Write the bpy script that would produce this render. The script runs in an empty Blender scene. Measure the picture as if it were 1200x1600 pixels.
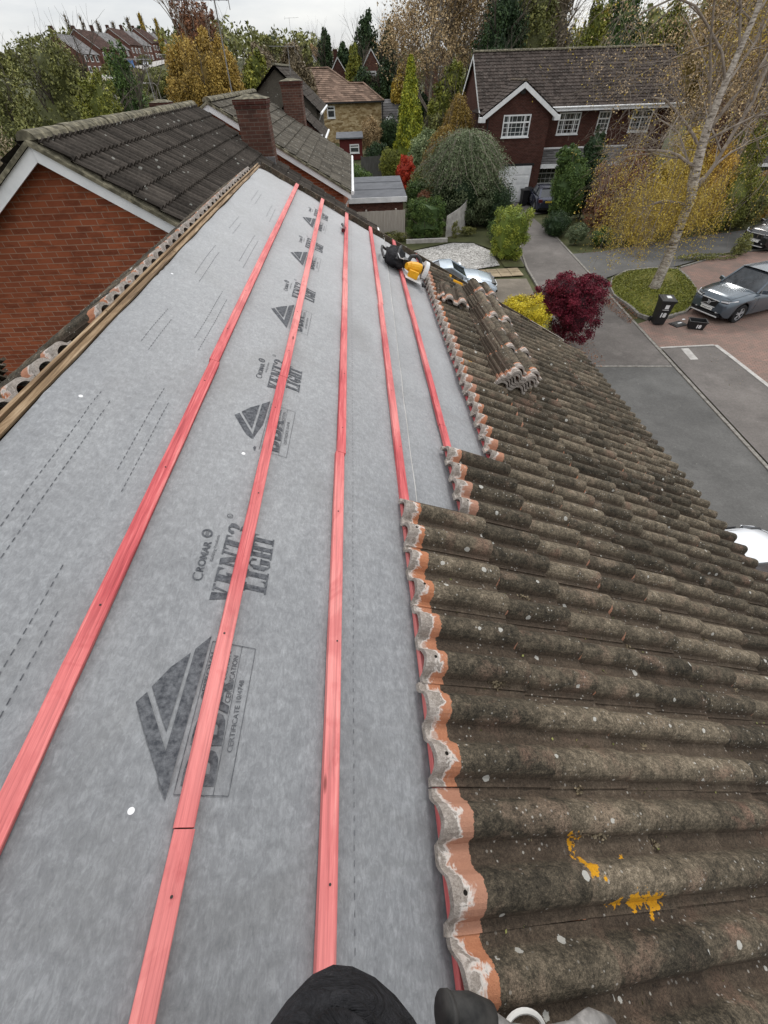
import bpy, math, random
import numpy as np
from mathutils import Vector, Matrix, noise
R = math.radians
random.seed(7)
SC = bpy.context.scene
COL = SC.collection
CAMZ = 7.7

# ---------------------------------------------------------------- camera
cam = bpy.data.cameras.new('camera'); camo = bpy.data.objects.new('camera', cam); COL.objects.link(camo)
Mr = ((0.99817776, -0.05580777, -0.02294884), (-0.05660006, -0.73408238, -0.67669749), (0.02091864, 0.6767633, -0.73590343))
camo.matrix_world = Matrix(((Mr[0][0], -Mr[1][0], -Mr[2][0], 0), (Mr[0][1], -Mr[1][1], -Mr[2][1], 0), (Mr[0][2], -Mr[1][2], -Mr[2][2], CAMZ), (0, 0, 0, 1)))
cam.sensor_fit = 'VERTICAL'; cam.sensor_height = 24; cam.lens = 24 * 634.26 / 1600
cam.clip_start = 0.02; cam.clip_end = 2000
SC.camera = camo

# ---------------------------------------------------------------- world: pale overcast sky
world = bpy.data.worlds.new('World'); SC.world = world; world.use_nodes = True
wn, wl = world.node_tree.nodes, world.node_tree.links
wn.clear()
SUN_EL, SUN_AZ = 42, 25
out = wn.new('ShaderNodeOutputWorld'); bg = wn.new('ShaderNodeBackground')
sky = wn.new('ShaderNodeTexSky'); sky.sky_type = 'NISHITA'; sky.sun_disc = False
sky.sun_elevation = R(SUN_EL); sky.sun_rotation = R(SUN_AZ)
tc = wn.new('ShaderNodeTexCoord')
sep = wn.new('ShaderNodeSeparateXYZ'); wl.new(tc.outputs['Generated'], sep.inputs[0])
mp = wn.new('ShaderNodeMapping'); mp.inputs['Scale'].default_value = (1.6, 1.6, 7.0); wl.new(tc.outputs['Generated'], mp.inputs[0])
cn = wn.new('ShaderNodeTexNoise'); cn.inputs['Scale'].default_value = 2.2; cn.inputs['Detail'].default_value = 6; cn.inputs['Roughness'].default_value = .55
wl.new(mp.outputs[0], cn.inputs[0])
cr = wn.new('ShaderNodeValToRGB'); wl.new(cn.outputs[0], cr.inputs[0])
cr.color_ramp.elements[0].position = .36; cr.color_ramp.elements[0].color = (6.7, 6.95, 7.3, 1)
cr.color_ramp.elements[1].position = .64; cr.color_ramp.elements[1].color = (9.3, 9.3, 9.2, 1)
zr = wn.new('ShaderNodeMapRange'); wl.new(sep.outputs[2], zr.inputs[0])
zr.inputs[1].default_value = 0.0; zr.inputs[2].default_value = .75; zr.inputs[3].default_value = .98; zr.inputs[4].default_value = 1.95
mul = wn.new('ShaderNodeVectorMath'); mul.operation = 'SCALE'; wl.new(cr.outputs[0], mul.inputs[0]); wl.new(zr.outputs[0], mul.inputs['Scale'])
mx = wn.new('ShaderNodeMix'); mx.data_type = 'RGBA'; mx.inputs[0].default_value = .9
wl.new(sky.outputs[0], mx.inputs[6]); wl.new(mul.outputs[0], mx.inputs[7])
wl.new(mx.outputs[2], bg.inputs[0]); bg.inputs[1].default_value = 0.1
wl.new(bg.outputs[0], out.inputs[0])

# ---------------------------------------------------------------- sun (soft, overcast)
sl = bpy.data.lights.new('sun', 'SUN'); sl.energy = 1.5; sl.angle = R(10); sl.color = (1, .965, .92)
so = bpy.data.objects.new('sun', sl); COL.objects.link(so)
so.rotation_euler = (R(90 - SUN_EL), 0, R(180 - SUN_AZ))
SC.view_settings.view_transform = 'Standard'; SC.view_settings.look = 'None'
SC.view_settings.exposure = 0.0; SC.view_settings.gamma = 1

# ---------------------------------------------------------------- materials
def mat(name, build, rough=.8, spec=.3):
    m = bpy.data.materials.new(name); m.use_nodes = True
    nt = m.node_tree; b = nt.nodes['Principled BSDF']
    b.inputs['Roughness'].default_value = rough; b.inputs['Specular IOR Level'].default_value = spec
    if isinstance(build, tuple): b.inputs['Base Color'].default_value = (*build, 1)
    else: build(N(nt, b))
    return m
class N:
    def __init__(s, nt, b): s.nt, s.b = nt, b
    def new(s, t, **k):
        n = s.nt.nodes.new('ShaderNode' + t)
        for a, v in k.items(): setattr(n, a, v)
        return n
    def link(s, a, b): s.nt.links.new(a, b)
    def coord(s, which='Object', scale=(1, 1, 1), rot=(0, 0, 0)):
        t = s.new('TexCoord'); m = s.new('Mapping'); m.inputs['Scale'].default_value = scale; m.inputs['Rotation'].default_value = rot
        s.link(t.outputs[which], m.inputs[0]); return m.outputs[0]
    def noise(s, v, scale, detail=4, rough=.6, dist=0):
        n = s.new('TexNoise'); n.inputs['Scale'].default_value = scale; n.inputs['Detail'].default_value = detail
        n.inputs['Roughness'].default_value = rough; n.inputs['Distortion'].default_value = dist
        s.link(v, n.inputs['Vector']); return n.outputs['Fac']
    def vor(s, v, scale, out='Distance', feature='F1', rnd=1):
        n = s.new('TexVoronoi', feature=feature); n.inputs['Scale'].default_value = scale; n.inputs['Randomness'].default_value = rnd
        s.link(v, n.inputs['Vector']); return n.outputs[out]
    def ramp(s, f, stops, interp='LINEAR'):
        n = s.new('ValToRGB'); cr = n.color_ramp; cr.interpolation = interp
        while len(cr.elements) < len(stops): cr.elements.new(.5)
        for e, (p, c) in zip(cr.elements, stops):
            e.position = p; e.color = (*c, 1) if isinstance(c, tuple) else (c, c, c, 1)
        s.link(f, n.inputs[0]); return n.outputs[0]
    def rng(s, f, a, b, c=0, d=1):
        n = s.new('MapRange'); s.put(f, n.inputs[0])
        for i, v in enumerate((a, b, c, d)): n.inputs[i + 1].default_value = v
        return n.outputs[0]
    def put(s, a, sock):
        if isinstance(a, (int, float)): sock.default_value = a
        elif isinstance(a, tuple): sock.default_value = (*a, 1)
        else: s.link(a, sock)
    def math(s, op, a, b=0):
        n = s.new('Math', operation=op); s.put(a, n.inputs[0]); s.put(b, n.inputs[1]); return n.outputs[0]
    def mix(s, f, a, b, mode='MIX'):
        n = s.new('Mix', data_type='RGBA', blend_type=mode); s.put(f, n.inputs[0]); s.put(a, n.inputs[6]); s.put(b, n.inputs[7]); return n.outputs[2]
    def attr(s, name='Col', out='Fac'):
        n = s.new('Attribute'); n.attribute_name = name; return n.outputs[out]
    def color(s, c): s.put(c, s.b.inputs['Base Color'])
    def bump(s, h, strength=.4, dist=.01):
        n = s.new('Bump'); n.inputs['Strength'].default_value = strength; n.inputs['Distance'].default_value = dist
        s.link(h, n.inputs['Height']); s.link(n.outputs[0], s.b.inputs['Normal'])

def m_felt(n):
    v = n.coord(); vs = n.coord(scale=(1, .45, 1))
    a = n.noise(v, 2.2, 3); b = n.noise(n.coord(rot=(0, 0, .5), scale=(1, .35, 1)), 105, 5, .78, .8); c = n.noise(v, 34, 5, .72, .5)
    t = n.math('ADD', n.math('MULTIPLY', a, .16), n.math('ADD', n.math('MULTIPLY', b, .46), n.math('MULTIPLY', c, .38)))
    n.color(n.ramp(t, [(.33, (.098, .102, .110)), (.5, (.178, .184, .193)), (.67, (.29, .30, .31))]))
    dm_ = n.noise(v, 1.1, 5, .7, .6); cc_ = n.ramp(t, [(.33, (.098, .102, .110)), (.5, (.178, .184, .193)), (.67, (.29, .30, .31))]); n.color(n.mix(n.rng(dm_, .50, .68, 0, .42), cc_, (.085, .083, .080)))
    wr = n.noise(n.coord(scale=(1, .35, 1), rot=(0, 0, .3)), 3.2, 3, .5, 1.0); base_ = n.ramp(t, [(0, 0.0), (1, 1.0)])
    n.bump(n.math('ADD', n.math('MULTIPLY', b, .35), n.math('MULTIPLY', wr, 5)), .22, .010)
def m_ink(n):
    v = n.coord(); b = n.noise(v, 60, 4, .7)
    n.color(n.ramp(b, [(.35, (.045, .048, .055)), (.7, (.15, .155, .165))]))
def m_batten(n):
    v = n.coord(scale=(22, .9, 22)); f = n.coord(scale=(90, 3, 90))
    a = n.noise(v, 2.2, 5, .65, .6); b = n.noise(f, 2, 3, .7); c = n.noise(n.coord(), .9, 2)
    t = n.math('ADD', n.math('MULTIPLY', a, .6), n.math('MULTIPLY', b, .4))
    base = n.ramp(t, [(.34, (.20, .030, .034)), (.44, (.44, .070, .078)), (.54, (.57, .115, .118)), (.68, (.72, .27, .25))])
    base = n.mix(n.rng(c, .42, .65, 0, .45), base, (.86, .40, .36))
    k = n.vor(n.coord(scale=(6, 1.6, 6)), 1.5)
    g2 = n.noise(n.coord(scale=(120, 1.6, 120)), 1.4, 4, .7); base = n.mix(n.rng(g2, .50, .62, 0, .32), base, (.20, .03, .035)); bl_ = n.noise(n.coord(scale=(1, .6, 1)), 5, 4, .7, 1); base = n.mix(n.rng(bl_, .52, .62, 0, .35), base, (.36, .05, .055))
    n.color(n.mix(n.rng(k, .045, .075, .8, 0), base, (.13, .03, .025)))
    n.bump(t, .35, .004)
def m_oldwood(n):
    v = n.coord(scale=(18, 1.0, 18)); a = n.noise(v, 2.5, 6, .7, .5)
    base = n.ramp(a, [(.3, (.08, .05, .03)), (.5, (.22, .145, .08)), (.74, (.50, .38, .25))])
    n.color(base); n.bump(a, .5, .006)
def m_tile(heads=True, dark=1.0, grey=0):
    def f(n):
        v = n.coord(); uv = n.new('UVMap').outputs[0]; sp = n.new('SeparateXYZ'); n.link(uv, sp.inputs[0])
        U, V = sp.outputs[0], sp.outputs[1]
        rs = n.new('SeparateColor'); n.link(n.attr('Col', 'Color'), rs.inputs[0])
        a = n.noise(v, 9, 6, .68); fine = n.math('ADD', n.math('MULTIPLY', n.noise(v, 120, 5, .8), .55), n.math('MULTIPLY', n.noise(v, 330, 3, .8), .45)); mid = n.noise(v, 38, 5, .75)
        tone = n.math('ADD', n.math('MULTIPLY', a, .20), n.math('MULTIPLY', fine, .54)); tone = n.math('ADD', tone, n.math('MULTIPLY', mid, .26))
        tone = n.math('ADD', tone, n.math('MULTIPLY', n.math('SUBTRACT', rs.outputs[0], .5), .08))
        d = dark
        base = n.ramp(tone, [(.38, (.012 * d, .011 * d, .009 * d)), (.45, (.040 * d, .034 * d, .025 * d)), (.51, (.086 * d, .071 * d, .051 * d)), (.58, (.195 * d, .158 * d, .113 * d)), (.66, (.49 * d, .42 * d, .32 * d))])
        # bare sandy or reddish wear patches
        w = n.noise(v, 6.5, 4, .6, .4); wm = n.math('MULTIPLY', n.rng(w, .54, .68), n.rng(fine, .40, .58))
        base = n.mix(n.math('MULTIPLY', wm, .62), base, n.mix(rs.outputs[1], (.30, .235, .17), (.27, .15, .11)))
        # moss / dirt in the pans, its dark colour also painting shade between rolls
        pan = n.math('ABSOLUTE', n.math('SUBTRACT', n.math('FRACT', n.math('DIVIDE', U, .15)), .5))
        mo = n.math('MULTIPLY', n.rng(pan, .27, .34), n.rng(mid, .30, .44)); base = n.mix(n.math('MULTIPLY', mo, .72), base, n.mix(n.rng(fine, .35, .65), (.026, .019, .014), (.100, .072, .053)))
        # pale crustose lichen discs
        vv = n.new('TexVoronoi'); vv.inputs['Scale'].default_value = 17; n.link(v, vv.inputs['Vector'])
        vs = n.new('SeparateColor'); n.link(vv.outputs['Color'], vs.inputs[0])
        rad = n.rng(vs.outputs[0], 0, 1, .07, .23); d1 = n.math('ADD', vv.outputs['Distance'], n.math('MULTIPLY', n.math('SUBTRACT', mid, .5), .35))
        disc = n.math('MULTIPLY', n.math('LESS_THAN', d1, rad), n.math('GREATER_THAN', vs.outputs[1], .80))
        base = n.mix(n.math('MULTIPLY', disc, .72), base, (.50, .49, .45))
        v2 = n.new('TexVoronoi'); v2.inputs['Scale'].default_value = 75; n.link(v, v2.inputs['Vector'])
        vs2 = n.new('SeparateColor'); n.link(v2.outputs['Color'], vs2.inputs[0])
        sp2 = n.math('MULTIPLY', n.rng(n.noise(v, 5, 3), .44, .56), n.math('MULTIPLY', n.math('LESS_THAN', v2.outputs['Distance'], .27), n.math('GREATER_THAN', vs2.outputs[0], .80)))
        base = n.mix(n.math('MULTIPLY', sp2, .55), base, (.46, .44, .40))
        if heads:
            # unweathered terracotta head with white salts
            edge = n.math('ADD', V, n.math('MULTIPLY', n.math('SUBTRACT', mid, .5), .035))
            hm = n.math('LESS_THAN', edge, n.rng(rs.outputs[2], 0, 1, .070, .096))
            salt = n.noise(v, 24, 4, .65, .6)
            near = n.rng(V, .0, .055, .13, -.10)
            pk = n.mix(n.rng(n.new('ObjectInfo').outputs['Random'], 0, 1, 0, 0), (.50, .17, .07), (.40, .2, .15))
            tc_ = n.mix(n.rng(fine, .3, .7), (.30, .10, .045), (.50, .22, .11))
            tc_ = n.mix(n.math('MULTIPLY', rs.outputs[2], .55), tc_, (.33, .22, .18))
            wob = n.math('MULTIPLY', n.math('SUBTRACT', n.math('ADD', n.math('MULTIPLY', salt, .6), n.math('MULTIPLY', n.noise(v, 9, 3, .6, 1.2), .4)), .5), .19)
            zone = n.math('ADD', n.math('ADD', V, wob), n.math('MULTIPLY', rs.outputs[1], -.022))
            cen = n.math('MULTIPLY', n.math('ABSOLUTE', n.math('SUBTRACT', n.math('FRACT', n.math('DIVIDE', U, .15)), .48)), .05)
            zone = n.math('SUBTRACT', zone, n.math('SUBTRACT', .012, cen))
            gm = n.rng(zone, .022, .027, 1, 0); ln_ = n.math('MULTIPLY', n.rng(zone, .016, .022), n.rng(zone, .027, .036, 1, 0))
            gcol = n.mix(n.rng(fine, .38, .62), (.15, .125, .105), (.36, .32, .285))
            hc0 = n.mix(gm, tc_, gcol); hc0 = n.mix(n.math('MULTIPLY', ln_, .75), hc0, (.62, .58, .54))
            hc = n.mix(n.math('MULTIPLY', n.rng(n.math('ADD', n.math('ADD', salt, near), n.math('MULTIPLY', rs.outputs[1], .10)), .60, .72), .6), hc0, n.mix(n.rng(fine, .3, .7), (.22, .19, .165), (.56, .51, .47)))
            base = n.mix(hm, base, hc)
            if grey: hc = n.mix(n.math('MULTIPLY', n.math('GREATER_THAN', rs.outputs[1], .35 * (2 - 2 * grey) / (2 - grey)), grey), hc, n.mix(n.rng(fine, .35, .65), (.06, .052, .043), (.19, .165, .14)))
            hole = n.math('LESS_THAN', n.math('ADD', n.math('POWER', n.math('SUBTRACT', n.math('FRACT', n.math('DIVIDE', U, .30)), .25), 2.0), n.math('POWER', n.math('DIVIDE', n.math('SUBTRACT', V, .034), .30), 2.0)), .00035)
            base = n.mix(hole, base, (.01, .008, .006))
            # orange lichen colony on the near tiles
            geo = n.new('NewGeometry'); dm = n.math('MULTIPLY', 0, 0)
            tot = None
            for (p, r) in LICH:
                vm = n.new('VectorMath', operation='DISTANCE'); n.link(v, vm.inputs[0]); vm.inputs[1].default_value = p
                q = n.math('SUBTRACT', r, vm.outputs['Value']); tot = q if tot is None else n.math('MAXIMUM', tot, q)
            lm = n.math('GREATER_THAN', n.math('ADD', n.math('MULTIPLY', tot, 20), n.math('MULTIPLY', n.math('SUBTRACT', n.noise(v, 38, 4, .65), .5), 2.2)), .16)
            base = n.mix(lm, base, n.mix(n.rng(fine, .3, .7), (.33, .15, .01), (.72, .36, .02)))
        n.color(base); n.bump(n.math('ADD', n.math('MULTIPLY', fine, .6), mid), .8, .008)
    return f
def m_brick(c1, c2, mortar, sc=1.0, spots=0):
    def f(n):
        uv = n.new('UVMap').outputs[0]
        b = n.new('TexBrick'); n.link(uv, b.inputs['Vector'])
        b.inputs['Scale'].default_value = 1 / sc; b.inputs['Brick Width'].default_value = .225; b.inputs['Row Height'].default_value = .075
        b.inputs['Mortar Size'].default_value = .006; b.inputs['Mortar Smooth'].default_value = .1; b.inputs['Bias'].default_value = -.2
        b.inputs['Color1'].default_value = (*c1, 1); b.inputs['Color2'].default_value = (*c2, 1); b.inputs['Mortar'].default_value = (*mortar, 1)
        v = n.coord(); a = n.noise(v, 1.3, 4); c = n.noise(v, 40, 3)
        col = n.mix(n.rng(a, .35, .7, 0, .45), b.outputs['Color'], tuple(x * .45 for x in c1)); e = n.noise(n.coord('Object', (1, 1, 3.2)), 2.6, 4, .7); col = n.mix(n.rng(e, .50, .60, 0, .38), col, tuple(x * .42 for x in c2))
        col = n.mix(n.rng(c, .3, .7, .0, .3), col, tuple(min(1, x * 1.5) for x in c2))
        n.color(col); n.bump(b.outputs['Fac'], -.5, .006)
    return f
def m_noise(stops, scale=5, detail=5, coords='Object', sc=(1, 1, 1), bump=0, rough=.6, dist=0):
    def f(n):
        v = n.coord(coords, sc); a = n.noise(v, scale, detail, rough, dist); n.color(n.ramp(a, stops))
        if bump: n.bump(a, bump, .02)
    return f
def m_leaf(c):
    def f(n):
        n.color(n.ramp(n.attr(), [(i / (len(c) - 1), x) for i, x in enumerate(c)]))
    return f
def m_slope_tiles(c, speck=.3):      # roof sheets of far houses
    def f(n):
        v = n.coord(); a = n.noise(v, 2.2, 5, .7); b = n.noise(v, 22, 4, .75); r = n.attr()
        t = n.math('ADD', n.math('MULTIPLY', a, .3), n.math('ADD', n.math('MULTIPLY', b, .5), n.math('MULTIPLY', r, .2)))
        base = n.ramp(t, [(.32, tuple(x * .45 for x in c)), (.5, c), (.7, tuple(min(1, x * 1.9) for x in c))])
        vv = n.new('TexVoronoi'); vv.inputs['Scale'].default_value = 9; n.link(v, vv.inputs['Vector'])
        q = n.new('SeparateColor'); n.link(vv.outputs['Color'], q.inputs[0])
        disc = n.math('MULTIPLY', n.math('LESS_THAN', n.math('ADD', vv.outputs['Distance'], n.math('MULTIPLY', n.math('SUBTRACT', b, .5), .4)), .22), n.math('GREATER_THAN', q.outputs[0], 1 - speck))
        n.color(n.mix(n.math('MULTIPLY', disc, .6), base, (.30, .30, .27)))
    return f
def m_paving(n):
    v = n.coord(rot=(0, 0, R(20))); b = n.new('TexBrick'); n.link(v, b.inputs['Vector'])
    b.inputs['Scale'].default_value = 1; b.inputs['Brick Width'].default_value = .2; b.inputs['Row Height'].default_value = .1; b.inputs['Mortar Size'].default_value = .006
    b.inputs['Color1'].default_value = (.29, .175, .14, 1); b.inputs['Color2'].default_value = (.21, .15, .125, 1); b.inputs['Mortar'].default_value = (.055, .047, .04, 1)
    a = n.noise(n.coord(), .7, 5, .65); c = n.noise(n.coord(), 30, 3)
    col = n.mix(n.rng(a, .4, .65, 0, .6), b.outputs['Color'], (.12, .10, .085)); col = n.mix(n.rng(c, .4, .8, 0, .3), col, (.27, .17, .13))
    n.color(col)
def m_asphalt(c):
    def f(n):
        v = n.coord(); a = n.noise(v, .45, 5, .65); b = n.noise(v, 14, 5, .8); g = n.noise(v, 60, 2, .8)
        t = n.math('ADD', n.math('MULTIPLY', a, .45), n.math('ADD', n.math('MULTIPLY', b, .3), n.math('MULTIPLY', g, .25)))
        base = n.ramp(t, [(.36, tuple(x * .62 for x in c)), (.5, c), (.64, tuple(x * 1.45 for x in c))])
        k = n.vor(v, 3.2); base = n.mix(n.math('MULTIPLY', n.math('LESS_THAN', k, .035), .8), base, (.4, .38, .33))
        st = n.noise(v, .16, 6, .7, 1.5); base = n.mix(n.rng(st, .50, .62, 0, .35), base, tuple(x * .5 for x in c)); d2 = n.noise(v, 1.3, 7, .75); base = n.mix(n.rng(d2, .52, .66, 0, .4), base, tuple(x * 1.5 for x in c))
        n.color(base)
    return f
def m_birch(n):
    v = n.coord(scale=(1.2, 1.2, 5)); a = n.noise(v, 3.5, 5, .7, .5); b = n.noise(n.coord(), 9, 4)
    n.color(n.mix(n.rng(b, .4, .7, 0, .4), n.ramp(a, [(.36, (.05, .042, .035)), (.46, (.30, .26, .22)), (.6, (.60, .55, .48))]), (.22, .19, .15)))
def m_render(n):    # rough tan stone
    v = n.coord(scale=(1, 1, 2.6)); a = n.vor(v, 2.2, 'Color'); s = n.new('SeparateColor'); n.link(a, s.inputs[0]); b = n.noise(n.coord(), 4, 5)
    t = n.math('ADD', n.math('MULTIPLY', s.outputs[0], .45), n.math('MULTIPLY', b, .55))
    n.color(n.ramp(t, [(.25, (.20, .13, .06)), (.5, (.37, .27, .14)), (.8, (.58, .47, .30))]))
def m_gravel(n):
    v = n.coord(); a = n.vor(v, 16, 'Color'); s = n.new('SeparateColor'); n.link(a, s.inputs[0]); b = n.noise(v, 1.5, 4)
    t = n.math('ADD', n.math('MULTIPLY', s.outputs[0], .6), n.math('MULTIPLY', b, .4)); n.color(n.ramp(t, [(.2, (.12, .11, .10)), (.5, (.33, .32, .30)), (.85, (.62, .60, .57))]))
def RP(s, y, h=0.0):
    a = SLOPE
    return Vector((math.cos(a) * s + math.sin(a) * (h - 1.2443), y, CAMZ - math.sin(a) * s + math.cos(a) * (h - 1.2443)))
SLOPE = .4505
LICH = [(tuple(RP(1.165, .06, .075)), .042), (tuple(RP(1.185, .015, .075)), .036), (tuple(RP(1.205, -.01, .07)), .026), (tuple(RP(1.34, -.045, .055)), .05), (tuple(RP(1.40, -.07, .06)), .042), (tuple(RP(1.20, .115, .06)), .022), (tuple(RP(1.25, -.055, .05)), .028), (tuple(RP(1.0, .1, .05)), .012), (tuple(RP(1.33, .01, .05)), .02), (tuple(RP(1.9, 5.75, .06)), .13), (tuple(RP(1.55, 3.3, .06)), .05), (tuple(RP(1.05, 1.0, .05)), .015)]

M = {}
M['felt'] = mat('breather_membrane', m_felt, .55, .5); M['felt'].node_tree.nodes['Principled BSDF'].inputs['Sheen Weight'].default_value = .55; M['felt'].node_tree.nodes['Principled BSDF'].inputs['Sheen Roughness'].default_value = .45
M['ink'] = mat('printed_ink', m_ink, .8, .1)
M['batten'] = mat('red_dyed_timber', m_batten, .7)
M['oldwood'] = mat('old_timber', m_oldwood, .85)
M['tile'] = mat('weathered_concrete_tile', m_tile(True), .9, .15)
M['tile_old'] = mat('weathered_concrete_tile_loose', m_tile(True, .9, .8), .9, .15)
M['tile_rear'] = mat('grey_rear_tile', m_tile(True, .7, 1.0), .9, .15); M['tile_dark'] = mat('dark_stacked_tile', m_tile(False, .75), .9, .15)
M['dark'] = mat('dark_void', (.012, .011, .010), .95, .0)
M['brick'] = mat('orange_brick', m_brick((.33, .098, .045), (.165, .050, .028), (.33, .23, .165)), .9, .1)
M['brick_old'] = mat('sooty_old_brick', m_brick((.125, .058, .042), (.06, .034, .028), (.17, .145, .12)), .9, .1)
M['brick_dark'] = mat('brown_brick', m_brick((.085, .032, .024), (.05, .022, .018), (.12, .095, .08)), .9, .1)
M['brick_mid'] = mat('mixed_brick', m_brick((.16, .065, .045), (.075, .035, .03), (.20, .16, .13)), .9, .1)
M['nb_roof'] = mat('dark_lichened_tile', m_slope_tiles((.048, .041, .035), .2), .95, .1)
M['h2_roof'] = mat('grey_brown_tile', m_slope_tiles((.085, .076, .062), .35), .95, .1)
M['big_roof'] = mat('brown_plain_tile', m_slope_tiles((.060, .048, .042), .3), .95, .1)
M['pink_roof'] = mat('pinkish_tile', m_slope_tiles((.21, .145, .11), .05), .95, .1)
M['brown_roof'] = mat('dark_brown_roof', m_slope_tiles((.060, .036, .030), .0), .95, .1)
M['slate_roof'] = mat('grey_slate_roof', m_slope_tiles((.13, .125, .125), .0), .8, .2)
M['mortar'] = mat('lichened_mortar', m_noise([(.3, (.035, .032, .022)), (.5, (.12, .108, .075)), (.7, (.30, .27, .19))], 9, 6), .95)
M['white'] = mat('white_paint', m_noise([(.3, (.62, .63, .64)), (.7, (.80, .80, .80))], 3), .5, .4)
M['white_old'] = mat('dull_white_paint', m_noise([(.3, (.40, .39, .37)), (.7, (.66, .65, .62))], 6), .7)
M['glass'] = mat('window_glass', m_noise([(.35, (.012, .014, .017)), (.7, (.07, .08, .09))], 1.3), .08, .8)
M['stone'] = mat('tan_stone', m_render, .95)
M['render'] = mat('pale_render', m_noise([(.3, (.30, .28, .26)), (.7, (.52, .50, .47))], 4), .9)
M['asphalt'] = mat('asphalt', m_asphalt((.108, .105, .100)), .9, .2)
M['asphalt_old'] = mat('worn_asphalt', m_asphalt((.142, .128, .118)), .9, .2)
M['paving'] = mat('block_paving', m_paving, .9)
M['kerb'] = mat('kerb_concrete', m_noise([(.3, (.13, .12, .105)), (.7, (.30, .28, .25))], 8, 6), .9)
M['slab'] = mat('sandstone_slab', m_noise([(.3, (.24, .185, .12)), (.7, (.42, .335, .22))], 3, 4), .9)
M['block'] = mat('brown_block', m_asphalt((.17, .145, .115)), .9)
M['gravel'] = mat('gravel', m_gravel, .95)
M['lawn'] = mat('leaf_strewn_lawn', m_noise([(.32, (.045, .06, .012)), (.5, (.12, .125, .022)), (.66, (.25, .19, .035))], 12, 6), .95)
M['ground'] = mat('rough_ground', m_noise([(.3, (.035, .04, .016)), (.55, (.075, .08, .03)), (.75, (.13, .11, .055))], .35, 8), .95)
M['field'] = mat('green_field', m_noise([(.3, (.06, .12, .015)), (.7, (.14, .24, .035))], .3, 6), .95)
M['soil'] = mat('soil', m_noise([(.3, (.02, .02, .012)), (.7, (.07, .06, .035))], 4, 6), .95)
M['bark'] = mat('grey_bark', m_noise([(.3, (.04, .033, .026)), (.7, (.16, .135, .11))], 6, 6, sc=(1, 1, .3)), .95)
M['twig'] = mat('pale_twig', m_noise([(.3, (.13, .105, .085)), (.7, (.34, .29, .24))], 4), .9)
M['birch'] = mat('birch_bark', m_birch, .85)
def m_cloth(n):
    v = n.coord(); a = n.noise(n.coord(scale=(1, 2.6, 1.4), rot=(0, .4, .5)), 9, 5, .6, 2.2); b = n.noise(v, 160, 3, .7); c = n.noise(v, 14, 5, .7)
    n.color(n.ramp(n.math('ADD', n.math('MULTIPLY', b, .4), n.math('MULTIPLY', c, .6)), [(.3, (.006, .006, .007)), (.6, (.026, .026, .029)), (.70, (.12, .115, .105))]))
    n.bump(n.math('ADD', n.math('MULTIPLY', a, 4), n.math('MULTIPLY', b, .15)), .9, .012)
M['black_cloth'] = mat('black_cloth', m_cloth, .85, .2)
M['rubber'] = mat('worn_rubber', m_noise([(.3, (.012, .012, .012)), (.7, (.05, .048, .045))], 25, 5), .7)
M['metal'] = mat('scuffed_metal', m_noise([(.3, (.10, .095, .09)), (.55, (.22, .21, .20)), (.75, (.45, .43, .41))], 25, 6), .5)
M['yellow'] = mat('yellow_plastic', m_noise([(.3, (.60, .28, .01)), (.7, (.82, .42, .02))], 20), .5)
M['black'] = mat('black_plastic', (.014, .014, .015), .5, .4)
M['steel'] = mat('bright_steel', (.62, .62, .62), .35, .5)
M['darkred'] = mat('dark_red_plastic', (.09, .012, .015), .5)
M['redpaint'] = mat('dark_red_boards', m_noise([(.3, (.07, .012, .012)), (.7, (.13, .022, .02))], 4, sc=(6, 6, .3)), .8)
M['fence'] = mat('grey_boards', m_noise([(.3, (.33, .30, .265)), (.7, (.49, .45, .40))], 2, 5, sc=(7, 7, .5)), .9)
M['fence_dark'] = mat('weathered_boards', m_noise([(.3, (.06, .058, .054)), (.7, (.13, .125, .12))], 3, 5, sc=(7, 7, .5)), .9)
M['flat_roof'] = mat('grey_flat_roof', m_noise([(.3, (.075, .08, .09)), (.7, (.125, .13, .145))], 2, 5), .8)
M['tyre'] = mat('tyre', (.016, .016, .017), .85)
M['alloy'] = mat('alloy_rim', (.35, .35, .36), .35, .6)
M['lamp'] = mat('lamp_glass', (.75, .76, .78), .1, .8)
M['plate_w'] = mat('white_plate', (.75, .75, .72), .4)
M['plate_y'] = mat('yellow_plate', (.70, .52, .08), .4)
M['blue'] = mat('blue_vehicle_paint', (.05, .16, .42), .3, .5)
M['redobj'] = mat('red_plastic_sheet', (.50, .06, .03), .5)
M['skin'] = mat('skin', (.45, .27, .19), .6)
M['hair'] = mat('hair', (.03, .02, .015), .7)
def paint(name, c, metal=.5, rough=.25):
    m = mat(name, m_noise([(.3, tuple(x * .9 for x in c)), (.7, c)], 3), rough, .6)
    m.node_tree.nodes['Principled BSDF'].inputs['Metallic'].default_value = metal
    m.node_tree.nodes['Principled BSDF'].inputs['Coat Weight'].default_value = .6
    m.node_tree.nodes['Principled BSDF'].inputs['Coat Roughness'].default_value = .08
    return m
M['p_grey'] = paint('slate_grey_car_paint', (.085, .11, .135), .35)
M['p_ice'] = paint('ice_blue_car_paint', (.50, .58, .66), .15)
M['p_white'] = paint('white_car_paint', (.74, .76, .79), 0)
M['p_black'] = paint('black_car_paint', (.018, .018, .021), .1)
M['p_navy'] = paint('navy_car_paint', (.045, .05, .085), .3)
M['p_silver'] = paint('silver_car_paint', (.4, .41, .43), .3)
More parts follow.
